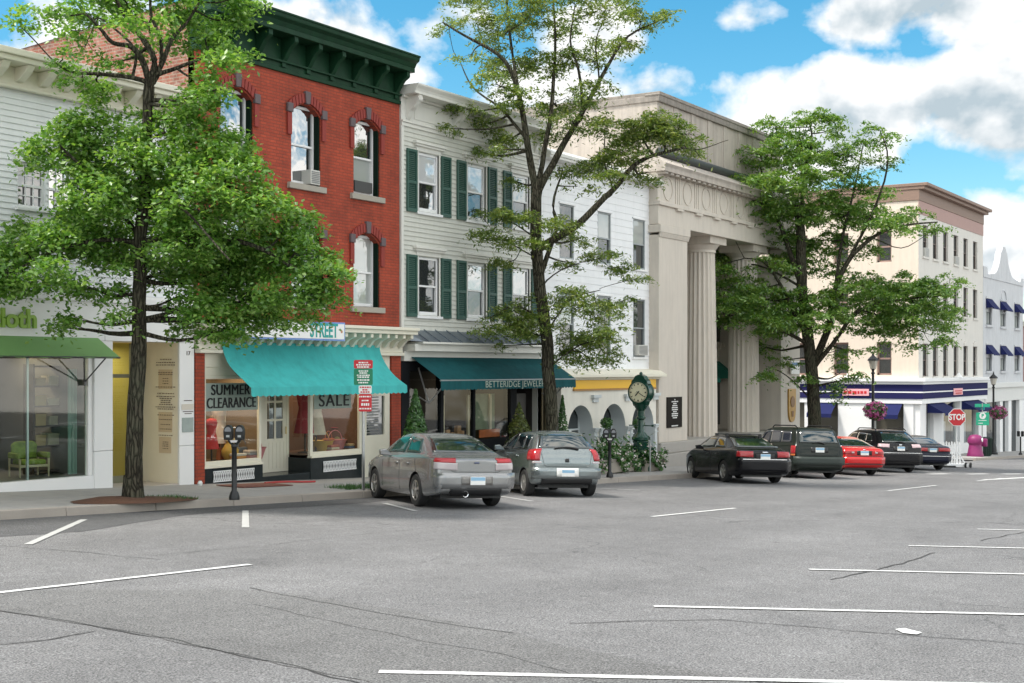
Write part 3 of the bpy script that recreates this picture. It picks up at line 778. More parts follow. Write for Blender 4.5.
    for zq, w_ in ((Z(187, 400.5), 0.24), (Z(187, 411.5), 0.3), (Z(187, 413.5), 0.2)): q.box(X(187) - w_ / 2, X(187) + w_ / 2, D - 0.036, D - 0.031, zq - 0.008, zq + 0.008)
    q.obj('notice_lettering', mat('ink', (0.1, 0.07, 0.06)), T)
    text('shop_lettering', 'cloth', 0.50, mat('lime_letters', (0.28, 0.46, 0.05), 0.4), T, (X(34.5), D - 0.07, Z(20, 319.5)), o, depth=0.03, align='RIGHT', bold=0.012, sx=1.0)
    aw = awning(T, o, x0, X(97), D - 0.03, 20.62, Z(96, 338), Z(100, 357.2, 20.62) + 0.0, 0.02, GREENC, scallop=0.5, sides=False)
    ar = MB(o)
    for xx in (X(85),): 
        ar.tube([(xx, D + 0.02, zt - 0.5), (xx - 0.02, 20.66, Z(100, 357.5, 20.62))], 0.014, 6); ar.tube([(xx, D + 0.02, zt - 0.5), (xx - 0.55, 20.66, Z(100, 357.5, 20.62))], 0.014, 6)
        ar.box(xx - 0.03, xx + 0.03, D - 0.02, D + 0.05, zt - 0.56, zt - 0.44)
    ar.tube([(x0, 20.63, Z(100, 357.5, 20.62) - 0.0), (X(97), 20.63, Z(100, 357.5, 20.62))], 0.02, 6)
    ar.obj('awning_arm', mat('dark_steel', (0.1, 0.1, 0.1), 0.4, metal=0.6), aw)
    # what stands in the show window
    fl = zs + 0.012
    ch = thing('armchair', 'green upholstered armchair with pale wooden frame standing in the show window', 'armchair', (X(29, 22.0), 22.0, fl), rz=-0.2); ch.scale = (0.86, 0.86, 0.72)
    gm = mat('chair_green', (0.20, 0.25, 0.035), 0.8, var=0.6, vscale=7); wd = mat('pale_wood', (0.46, 0.36, 0.22), 0.5)
    c = MB(); c.box(-0.29, 0.29, -0.28, 0.24, 0.33, 0.47); c.obj('seat', gm, ch, smooth=40, bevel=0.05)
    c = MB(); c.prism([(-0.30, 0.47), (0.30, 0.47), (0.31, 0.86), (0.22, 0.95), (-0.22, 0.95), (-0.31, 0.86)], 'y', 0.20, 0.30); c.obj('backrest', gm, ch, smooth=40, bevel=0.04)
    for s in (-1, 1):
        c = MB(); c.box(s * 0.35 - 0.04, s * 0.35 + 0.04, -0.26, 0.26, 0.5, 0.66); c.obj('armrest', gm, ch, smooth=40, bevel=0.03)
        for yq in (-0.26, 0.26): c = MB(); c.tube([(s * 0.34, yq, 0), (s * 0.34, yq, 0.5)], [0.018, 0.028], 8); c.obj('leg', wd, ch)
    c = MB(); c.box(-0.34, 0.34, -0.27, 0.27, 0.27, 0.335); c.obj('seat_frame', wd, ch)
    sh = thing('shelf_unit', 'dark shelf unit with small boxes behind the green armchair', 'shelf', (X(46, 22.3), 22.4, fl))
    c = MB()
    for zz_ in (0.05, 0.55, 0.95, 1.35, 1.75, 2.15): c.box(-0.32, 0.32, -0.15, 0.15, zz_ - 0.015, zz_ + 0.02)
    for xx in (-0.33, 0.33): c.box(xx - 0.015, xx + 0.015, -0.16, 0.16, 0, 2.2)
    c.obj('frame', mat('dark_wood', (0.05, 0.035, 0.025), 0.5), sh)
    rr = random.Random(5); cols = [(0.45, 0.30, 0.14), (0.30, 0.17, 0.08), (0.5, 0.42, 0.3), (0.13, 0.25, 0.20), (0.35, 0.2, 0.2)]
    hues = ('orange tan', 'brown', 'pale straw', 'dark green', 'dusty rose'); lev = ('lowest', 'second', 'third', 'fourth', 'top'); k = 0
    for li, zz_ in enumerate((0.57, 0.97, 1.37, 1.77)):
        for xx in (-0.25, 0.06):
            ci = (k * 2 + li) % 5; w_, h_ = rr.uniform(0.19, 0.27), rr.uniform(0.13, 0.24)
            c = MB((sh.location.x + xx + 0.1, sh.location.y - 0.02, sh.location.z + zz_))
            b0 = c.o; c.box(b0.x - w_ / 2, b0.x + w_ / 2, b0.y - 0.12, b0.y + 0.12, b0.z, b0.z + h_)
            c.box(b0.x - w_ / 2 - 0.006, b0.x + w_ / 2 + 0.006, b0.y - 0.126, b0.y + 0.126, b0.z + h_ - 0.045, b0.z + h_ + 0.004)
            tag(c.obj('storage_box', mat('box_' + hues[ci], cols[ci], 0.7, var=0.05), bevel=0.006),
                '%s lidded box on the %s shelf of the dark unit, %s side' % (hues[ci], lev[li + 1], 'left' if xx < -0.1 else 'right'), 'box', 'boxes on the shop shelves'); k += 1
    for xx, cc, lb in ((X(2, 23.2), (0.30, 0.14, 0.07), 'rust brown cloth hanging on the back wall of the show window'), (X(14, 23.2), (0.06, 0.22, 0.22), 'dark teal cloth hanging on the back wall of the show window')):
        c = MB((xx, 24.2, fl + 1.2)); n = 14
        for i in range(n):
            u0, u1 = i / n, (i + 1) / n; f0, f1 = 0.02 * sin(u0 * 19), 0.02 * sin(u1 * 19)
            c.quad((xx - 0.22 + 0.44 * u0, 24.15 + f0, fl + 1.15), (xx - 0.22 + 0.44 * u1, 24.15 + f1, fl + 1.15), (xx - 0.22 + 0.44 * u1, 24.15 + f1 * 0.5, fl + 1.85), (xx - 0.22 + 0.44 * u0, 24.15 + f0 * 0.5, fl + 1.85))
        oo = c.obj('hanging_cloth', mat('cloth_%d' % int(xx * 10), cc, 0.9), smooth=60); sol = oo.modifiers.new('t', 'SOLIDIFY'); sol.thickness = 0.008
        tag(oo, lb, 'cloth')
    c = thing('wall_shop_curtain', 'pale green curtain at the right end of the show window', 'curtain', (X(68, 21.75), 21.75, fl))
    q = MB(); n = 40
    for i in range(n):
        u0, u1 = i / n, (i + 1) / n
        q.quad((0.3 * u0, 0.03 * sin(u0 * 26), 0.0), (0.3 * u1, 0.03 * sin(u1 * 26), 0.0), (0.3 * u1, 0.03 * sin(u1 * 26), 2.1), (0.3 * u0, 0.03 * sin(u0 * 26), 2.1))
    q.obj('drape', mat('drape_green', (0.30, 0.42, 0.36), 0.9), c, smooth=60)
    c.name = 'curtain'
white_shop()

# ------------------------------------------------------------------ 2: red brick building
def brick_building():
    D = DF; x0, x1 = X(193.6) + 0.01, X(399.8) - 0.02; zb = gz((x0 + x1) / 2) + 0.19
    o = (x0, D, zb)
    T = thing('brick_building', 'red brick three storey building with dark green cornice and turquoise awning shop', 'building', o)
    zc0 = Z(398, 104.5)                       # foot of the frieze
    zc1 = zc0 + 1.25
    zs0 = Z(392, 329)                         # brick starts above the shop cornice
    xc = [X(236.5), X(306), X(366.7)]
    w = 0.52
    rows = [(Z(366, 307), Z(366, 233.5)), (Z(366, 195.5), Z(366, 119.5))]
    holes = [(c - w, c + w, a, b) for a, b in rows for c in xc]
    m = MB(o); wall(m, x0, x1, zs0, zc0, D, holes, 0.30)
    for (a, b, c, d) in holes:                # segmental heads
        n = 10; sp = 0.26
        arc = [(a + (b - a) * i / n, d - sp + sp * (1 - ((2 * i / n - 1) ** 2))) for i in range(n + 1)]
        for i in range(n):
            m.quad((arc[i][0], D, arc[i][1]), (arc[i + 1][0], D, arc[i + 1][1]), (arc[i + 1][0], D, d), (arc[i][0], D, d))
            m.quad((arc[i][0], D, arc[i][1]), (arc[i][0], D + 0.2, arc[i][1]), (arc[i + 1][0], D + 0.2, arc[i + 1][1]), (arc[i + 1][0], D, arc[i + 1][1]))
    m.quad((x1, D, zb - 1), (x1, D, zc1 - 0.1), (x1, D + 13, zc1 - 0.5), (x1, D + 13, zb - 1))
    m.quad((x0, D + 13, zb - 1), (x1, D + 13, zb - 1), (x1, D + 13, zc1 - 0.5), (x0, D + 13, zc1 - 0.5))
    m.quad((x0, D + 0.2, zc1 - 0.6), (x1, D + 0.2, zc1 - 0.6), (x1, D + 13, zc1 - 0.7), (x0, D + 13, zc1 - 0.7))
    m.obj('wall', BRICK, T)
    m = MB(o); m.add([(x0, D, zb - 1), (x0, D + 13, zb - 1), (x0, D + 13, zc1 - 1.0), (x0, D + 0.2, zc1 - 0.15), (x0 + 0.3, D + 13, zc1 - 1.0), (x0 + 0.3, D + 0.2, zc1 - 0.15)], [(0, 1, 2, 3), (3, 2, 4, 5)])
    m.obj('side_wall', BRICKOLD, T)
    m = MB(o); m.quad((x0 - 0.03, D + 0.3, zc1 - 0.16), (x0 + 0.35, D + 0.3, zc1 - 0.16), (x0 + 0.35, D + 13, zc1 - 0.97), (x0 - 0.03, D + 13, zc1 - 0.97)); m.obj('coping', mat('coping_grey', (0.2, 0.19, 0.18), 0.8), T)
    # windows
    for i, h in enumerate(holes):
        a, b, c, d = h
        r = MB(o)
        r.box(a, a + 0.035, D + 0.03, D + 0.29, c, d - 0.2); r.box(b - 0.06, b, D + 0.03, D + 0.29, c, d - 0.2); r.box(a + 0.035, b - 0.06, D + 0.165, D + 0.28, d - 0.05, d - 0.0)
        top, bot = (PANE, PANE) if i != 2 else (PANEC, PANEC)
        if i == 5: bot = PANEC
        wn = sash(T, o, a + 0.035, b - 0.06, c + 0.02, d - 0.04, D + 0.16, WHITE, top, bot, 0.06, rail=0.5 if i > 2 else 0.48)
        r.obj('casing', mat('casing_green_black', (0.005, 0.016, 0.010), 0.7, spec=0.1), wn)
        s = MB(o); s.box(a - 0.14, b + 0.14, D - 0.09, D + 0.14, c - 0.14, c); s.obj('sill', SILL, wn, bevel=0.01)
        hd = MB(o); n = 12; sp = 0.26; R = [(a - 0.07 + (b - a + 0.14) * k / n, d - sp + (sp + 0.03) * (1 - ((2 * k / n - 1) ** 2))) for k in range(n + 1)]
        for k in range(n):                   # proud hood of bricks on end
            (xa, za), (xb, zb_) = R[k], R[k + 1]; t = 0.22
            dx = (2 * k / n - 1) * 0.07; dx2 = (2 * (k + 1) / n - 1) * 0.07
            hd.prism([(xa + 0.012, za), (xb - 0.012, zb_), (xb + dx2 - 0.012, zb_ + t), (xa + dx + 0.012, za + t)], 'y', D - 0.055, D - 0.003)
        for xx in (a - 0.16, b + 0.02): hd.box(xx, xx + 0.14, D - 0.05, D - 0.003, d - 0.80, d - sp - 0.02)
        hd.obj('brick_hood', BRICKTRIM, wn)
        ks = MB(o); ks.prism([(-0.07 + (a + b) / 2, d - 0.0), (0.07 + (a + b) / 2, d - 0.0), (0.10 + (a + b) / 2, d + 0.30), (-0.10 + (a + b) / 2, d + 0.30)], 'y', D - 0.085, D - 0.003)
        for xx in (a - 0.18, b + 0.0): ks.box(xx, xx + 0.18, D - 0.080, D - 0.003, d - sp - 0.015, d - sp + 0.20)
        ks.objs('hood_stone', STONEGREY, wn, bevel=0.012)
    ac_unit(T, o, xc[1] + 0.08, xc[1] + 0.42, rows[1][0] + 0.03, rows[1][0] + 0.38, D + 0.12)
    ac_unit(T, o, xc[1] - 0.30, xc[1] + 0.22, rows[0][1] - 0.02 - 0.4 + 0.0, rows[0][1] - 0.02, D + 0.12)
    v = MB(o); v.box(xc[2] - 0.36, xc[2] + 0.34, D + 0.09, D + 0.15, rows[1][0] + 0.09, rows[1][0] + 0.36); v.obj('window_fan', mat('fan_dark', (0.05, 0.05, 0.05), 0.5), T)
    # cornice: frieze, big scroll brackets, crown
    c = MB(o); xe = x1 + 0.0
    c.box(x0 + 0.01, xe, D - 0.06, D + 0.15, zc0, zc0 + 0.10); c.box(x0 + 0.01, xe, D - 0.025, D + 0.15, zc0 + 0.10, zc0 + 0.78)
    c.box(x0 + 0.01, xe, D - 0.10, D + 0.15, zc0 + 0.22, zc0 + 0.27)
    c.box(x0 + 0.01, xe + 0.02, D - 0.50, D + 0.2, zc0 + 0.78, zc0 + 0.90); c.prism([(D - 0.50, zc0 + 0.90), (D + 0.2, zc0 + 0.90), (D + 0.2, zc0 + 1.15), (D - 0.66, zc0 + 1.15), (D - 0.64, zc0 + 1.06), (D - 0.55, zc0 + 1.0)], 'x', x0 + 0.01, xe + 0.03)
    c.box(x0 + 0.01, xe + 0.04, D - 0.68, D + 0.2, zc0 + 1.15, zc0 + 1.20)
    c.obj('cornice', DGREEN, T, bevel=0.012)
    nb = 9
    for k in range(nb):
        xx = x0 + 0.2 + (x1 - x0 - 0.4) * k / (nb - 1)
        b = MB(o); P = [(D - 0.026, zc0 + 0.79), (D - 0.45, zc0 + 0.79), (D - 0.46, zc0 + 0.66)]
        for i in range(8):
            t = i / 7; P.append((D - 0.43 + 0.36 * t ** 0.6, zc0 + 0.62 - 0.38 * t ** 1.2 - 0.06 * sin(pi * t)))
        P += [(D - 0.08, zc0 + 0.12), (D - 0.026, zc0 + 0.12)]
        b.prism(P, 'x', xx - 0.065, xx + 0.065)
        b.obj('cornice_bracket', DGREEN, T, smooth=35)
    # ---- shop front
    zt = zs0
    sc = MB(o); ye = D - 0.62
    sc.box(x0 + 0.01, x1, ye, D + 0.02, zt - 0.16, zt - 0.06); sc.box(x0 + 0.01, x1, ye - 0.06, D + 0.02, zt - 0.06, zt + 0.02); sc.box(x0 + 0.01, x1, D - 0.12, D + 0.1, zt - 0.62, zt - 0.16)
    sc.box(x0 + 0.01, x1, D - 0.18, D - 0.0, zt - 0.70, zt - 0.62)
    sc.obj('shop_cornice', CREAM, T, bevel=0.015)
    br = MB(o); n = 22
    for k in range(n):
        xx = x0 + 0.18 + (x1 - x0 - 0.36) * k / (n - 1)
        br.prism([(D - 0.125, zt - 0.165), (D - 0.56, zt - 0.165), (D - 0.56, zt - 0.26), (D - 0.36, zt - 0.33), (D - 0.2, zt - 0.5), (D - 0.125, zt - 0.5)], 'x', xx - 0.05, xx + 0.05)
    br.objs('shop_cornice_bracket', CREAM, T, bevel=0.008)
    for a, b_ in ((x0, X(203.2)), (X(390.2), x1)):
        p = MB(o); p.box(a, b_, D - 0.05, D + 0.4, zb - 0.5, zt - 0.70); p.obj('brick_pier', BRICK, T)
    zf = zb + 0.0
    # window 1 (left), door recess, window 2 (angled return), side door on the right
    xa0, xa1 = X(203.6), X(261.5); xr1 = X(311.6); xb1 = X(361.2); xd1 = X(389.8)
    zsill = Z(230, 464.5); zsill2 = Z(330, 454.5)
    yd = D + 0.72
    fr = MB(o); fm = CREAM
    ztop = zt - 0.705
    for a, b_, zlo in ((xa0, xa0 + 0.07, zsill), (xa1 - 0.07, xa1, zsill), (xr1 - 0.05, xr1 + 0.05, zsill2), (xb1 - 0.06, xb1 + 0.02, zsill2)): fr.box(a, b_, D, D + 0.08, zlo, ztop)
    fr.box(xa0 + 0.07, xa1 - 0.07, D, D + 0.08, zsill, zsill + 0.10); fr.box(xr1 + 0.05, xb1 - 0.06, D, D + 0.08, zsill2, zsill2 + 0.09)
    ztr = Z(230, 379)
    fr.box(xa0 + 0.07, xa1 - 0.07, D + 0.003, D + 0.08, ztr, ztr + 0.07)
    fr.box(xa0 - 0.02, xa1 + 0.02, D - 0.06, D + 0.09, zsill - 0.05, zsill); fr.box(xr1 - 0.06, xb1 + 0.03, D - 0.06, D + 0.09, zsill2 - 0.05, zsill2)
    fr.box(xb1 + 0.02, xd1, D + 0.0, D + 0.1, zb - 0.3, zb + 0.95); fr.box(xb1 + 0.02, xb1 + 0.22, D, D + 0.1, zb + 0.95, ztop); fr.box(xd1 - 0.22, xd1, D, D + 0.1, zb + 0.95, ztop)
    fr.box(xb1 + 0.22, xd1 - 0.22, D + 0.003, D + 0.09, Z(375, 396), Z(375, 391)); fr.box(xb1 + 0.22, xd1 - 0.22, D + 0.0, D + 0.09, ztop - 0.1, ztop)
    fr.box(xa0 + 0.07, xa1 - 0.07, D + 0.002, D + 0.07, ztop - 0.3, ztop)
    fr.box(xa0 + 0.07, xa1 - 0.07, D + 0.02, D + 0.05, ztr + 0.07, ztop - 0.3)
    fr.objs('shopfront_frame', fm, T, bevel=0.006)
    bk = MB(o)
    bk.box(xa0 - 0.02, xa1 + 0.02, D - 0.02, D + 0.2, zb - 0.5, zsill - 0.05); bk.box(xr1 - 0.06, xb1 + 0.02, D - 0.02, D + 0.2, zb - 0.5, zsill2 - 0.05)
    bk.add([(xr1 - 0.06, D - 0.02, zb - 0.5), (xr1 - 0.03, yd, zb - 0.5), (xr1 - 0.03, yd, zsill2 - 0.05), (xr1 - 0.06, D - 0.02, zsill2 - 0.05)], [(0, 1, 2, 3)])
    bk.add([(xa1 + 0.02, D, zb - 0.5), (xa1 + 0.35, yd, zb - 0.5), (xa1 + 0.35, yd, zsill - 0.05), (xa1 + 0.02, D, zsill - 0.05)], [(0, 1, 2, 3)])
    bk.objs('stall_riser', MARBLE, T)
    for (a, b_, lo, hi) in ((X(212), X(253), Z(232, 480.5), Z(232, 469.5)), (X(322), X(355), Z(338, 470.5), Z(338, 460))):
        v = MB(o); v.box(a, b_, D - 0.034, D - 0.022, lo, hi); vv = v.obj('vent', mat('vent_dark', (0.03, 0.03, 0.03), 0.6), T)
        v = MB(o); v.box(a, b_, D - 0.048, D - 0.036, hi - 0.02, hi); v.box(a, b_, D - 0.048, D - 0.036, lo, lo + 0.02)
        n = int((b_ - a) / 0.055)
        for k in range(n):
            xx = a + (b_ - a) * (k + 0.5) / n; h_ = (hi - lo) / 2 - 0.02; zc_ = (hi + lo) / 2
            v.prism([(xx - 0.03, zc_ - h_), (xx - 0.014, zc_ - h_), (xx + 0.03, zc_ + h_), (xx + 0.014, zc_ + h_)], 'y', D - 0.046, D - 0.038)
            v.prism([(xx + 0.014, zc_ - h_), (xx + 0.03, zc_ - h_), (xx - 0.014, zc_ + h_), (xx - 0.03, zc_ + h_)], 'y', D - 0.0455, D - 0.0385)
        v.obj('lattice', WHITE, vv)
    g = MB(o); g.quad((xa0 + 0.07, D + 0.04, zsill + 0.1), (xa1 - 0.07, D + 0.04, zsill + 0.1), (xa1 - 0.07, D + 0.04, ztr), (xa0 + 0.07, D + 0.04, ztr)); g.obj('show_window', GLASS, T)
    g = MB(o); g.quad((xr1 + 0.05, D + 0.04, zsill2 + 0.09), (xb1 - 0.06, D + 0.04, zsill2 + 0.09), (xb1 - 0.06, D + 0.04, ztop), (xr1 + 0.05, D + 0.04, ztop))
    g.quad((xr1 - 0.03, yd, zsill2), (xr1 - 0.05, D + 0.06, zsill2), (xr1 - 0.05, D + 0.06, ztop), (xr1 - 0.03, yd, ztop)); g.obj('show_window', GLASS, T)
    g = MB(o); g.quad((xa1 + 0.0, D + 0.06, zsill), (xa1 + 0.35, yd, zsill), (xa1 + 0.35, yd, ztop), (xa1, D + 0.06, ztop)); g.obj('show_window', GLASS, T)
    g = MB(o); g.quad((xb1 + 0.22, D + 0.05, zb + 0.95), (xd1 - 0.22, D + 0.05, zb + 0.95), (xd1 - 0.22, D + 0.05, ztop - 0.1), (xb1 + 0.22, D + 0.05, ztop - 0.1)); g.obj('show_window', PANED, T)
    bl = MB(o)
    for k in range(24): zq = zb + 1.0 + k * 0.075; bl.box(xb1 + 0.26, xd1 - 0.42, D + 0.035, D + 0.045, zq, zq + 0.03)
    bl.obj('blind', mat('blind_grey', (0.22, 0.22, 0.21), 0.6), T)
    room(T, o, xa0 + 0.0, xa1 + 0.1, D + 0.1, D + 1.6, zsill + 0.02, ztop, mat('display_wall', (0.20, 0.14, 0.085), 0.8, var=0.12, vscale=2))
    r = MB(o); fp = [(xr1 - 0.02, D + 0.1), (xb1 + 0.02, D + 0.1), (xb1 + 0.02, D + 1.7), (xr1 - 0.02, D + 1.7)]
    r.add([(u, v, zsill2 + 0.02) for u, v in fp] + [(u, v, ztop - 0.004) for u, v in fp], [(0, 1, 2, 3), (7, 6, 5, 4), (1, 5, 6, 2), (2, 6, 7, 3)]); r.quad((xr1 - 0.02, yd + 0.1, zsill2), (xr1 - 0.02, D + 1.7, zsill2), (xr1 - 0.02, D + 1.7, ztop), (xr1 - 0.02, yd + 0.1, ztop))
    r.obj('shop_interior', mat('display_wall_red', (0.15, 0.075, 0.045), 0.8, var=0.15, vscale=2), T)
    shop_lamp(T, o, (xa0 + xa1) / 2, D + 0.8, ztr + 0.25, 11, 1.2); shop_lamp(T, o, (xr1 + xb1) / 2, D + 0.8, ztop - 0.12, 9, 1.2)
    # recessed glazed door
    xl, xr = X(262.5, yd), X(286.5, yd)
    ent = MB(o); ent.box(xa1, xr1, D, yd + 0.15, zb - 0.4, zb + 0.16); ent.obj('door_step', MARBLE, T, bevel=0.01)
    d = MB(o); z0 = zb + 0.165; z1 = z0 + 2.15
    d.box(xl + 0.05, xr, yd + 0.01, yd + 0.06, z0, z0 + 0.80)
    for a, b_ in ((xl + 0.05, xl + 0.17), (xr - 0.12, xr), ((xl + xr) / 2 - 0.0, (xl + xr) / 2 + 0.06)): d.box(a, b_, yd + 0.01, yd + 0.06, z0 + 0.80, z1)
    for zz in (1.22, 1.66, 2.05): d.box(xl + 0.17, xr - 0.12, yd + 0.012, yd + 0.055, z0 + zz, z0 + zz + (0.05 if zz < 2 else 0.1))
    for k in range(5): d.box(xl + 0.22 + k * 0.13, xl + 0.23 + k * 0.13, yd + 0.0, yd + 0.009, z0 + 0.08, z0 + 0.72)
    dd = d.obj('door', CREAM, T, bevel=0.004)
    g = MB(o); g.quad((xl + 0.17, yd + 0.03, z0 + 0.8), (xr - 0.12, yd + 0.03, z0 + 0.8), (xr - 0.12, yd + 0.03, z1), (xl + 0.17, yd + 0.03, z1)); g.obj('pane', PANED, dd)
    h = MB(o); h.tube([(xr - 0.06, yd - 0.04, z0 + 0.9), (xr - 0.06, yd - 0.04, z0 + 1.08)], 0.014, 6); h.obj('handle', mat('brass', (0.5, 0.35, 0.1), 0.3, metal=1.0), dd)
    d = MB(o); d.box(xa1 + 0.2, xl + 0.05, yd, yd + 0.08, z0, ztop); d.box(xr, xr1 + 0.0, yd, yd + 0.08, z0, ztop); d.box(xl + 0.05, xr, yd, yd + 0.08, z1, ztop); d.obj('door_frame', CREAM, T)
    q = MB(o); q.quad((xa1, D, ztop), (xr1, D, ztop), (xr1, yd, ztop), (xa1, yd, ztop)); q.obj('door_soffit', CREAM, T)
    # window posters
    pm = mat('poster_grey', (0.34, 0.40, 0.36), 0.6); ik = mat('poster_ink', (0.012, 0.012, 0.014), 0.6)
    q = MB(o); q.box(xa0 + 0.08, xa1 - 0.09, D + 0.026, D + 0.032, Z(232, 410.5), Z(232, 383)); ps = q.obj('poster', pm, T)
    zc_ = Z(232, 390.2)
    for nudge in (-0.011, 0.0, 0.011): text('poster_lettering', 'SUMMER', 0.33, ik, ps, (X(231.5) + nudge, D + 0.021 - abs(nudge) * 0.1 - (0.0005 if nudge < 0 else 0), zc_), o, depth=0.002, bold=0.0, sx=0.92, spacing=1.06)
    for nudge in (-0.011, 0.0, 0.011): text('poster_lettering', 'CLEARANCE', 0.33, ik, ps, (X(232.5) + nudge, D + 0.021 - abs(nudge) * 0.1 - (0.0005 if nudge < 0 else 0), Z(232, 403.2)), o, depth=0.002, bold=0.0, sx=0.80, spacing=1.05)
    q = MB(o); q.box(xr1 + 0.12, X(352), D + 0.026, D + 0.032, Z(332, 408.5), Z(332, 388)); ps = q.obj('poster', pm, T)
    for nudge in (-0.011, 0.0, 0.011): text('poster_lettering', 'SALE', 0.42, ik, ps, ((xr1 + X(352)) / 2 + 0.1 + nudge, D + 0.021 - abs(nudge) * 0.1 - (0.0005 if nudge < 0 else 0), Z(332, 401)), o, depth=0.002, bold=0.0, sx=1.2, spacing=1.12)
    # awning and sign
    awning(T, o, X(217), X(375), D - 0.15, 20.28, Z(230, 342), Z(300, 387, 20.28), 0.20, TEAL, curve=0.9, scallop=0.185, nseg=12, wave=0.10, sides=False)
    YS = 20.52; sg = MB(o); sx0, sx1 = X(243, YS), X(345, YS); sz0, sz1 = Z(340, 341, YS), Z(340, 322.5, YS)
    sg.box(sx0, sx1, YS, YS + 0.09, sz0, sz1); s = sg.obj('shop_sign', mat('sign_blue_edge', (0.16, 0.28, 0.62), 0.4), T)
    sg = MB(o); sg.box(sx0 + 0.04, sx1 - 0.04, YS - 0.012, YS - 0.003, sz0 + 0.04, sz1 - 0.04); sg.obj('sign_face', WHITES, s)
    text('sign_lettering', 'STREET', 0.46, mat('sign_teal_ink', (0.015, 0.33, 0.30), 0.5), s, (sx1 - 0.28, YS - 0.017, (sz0 + sz1) / 2), o, depth=0.004, align='RIGHT', sx=0.66, bold=0.010)
    sg = MB(o); sg.lathe([(0.035, -0.004), (0.035, 0.0)], (sx1 - 0.14, YS - 0.014, (sz0 + sz1) / 2), 'y', 10); sg.obj('sign_dot', mat('dot_ochre', (0.5, 0.25, 0.12), 0.5), s)
    return dict(xa0=xa0, xa1=xa1, xr1=xr1, xb1=xb1, zsill=zsill, zsill2=zsill2, zb=zb)
BR = brick_building()
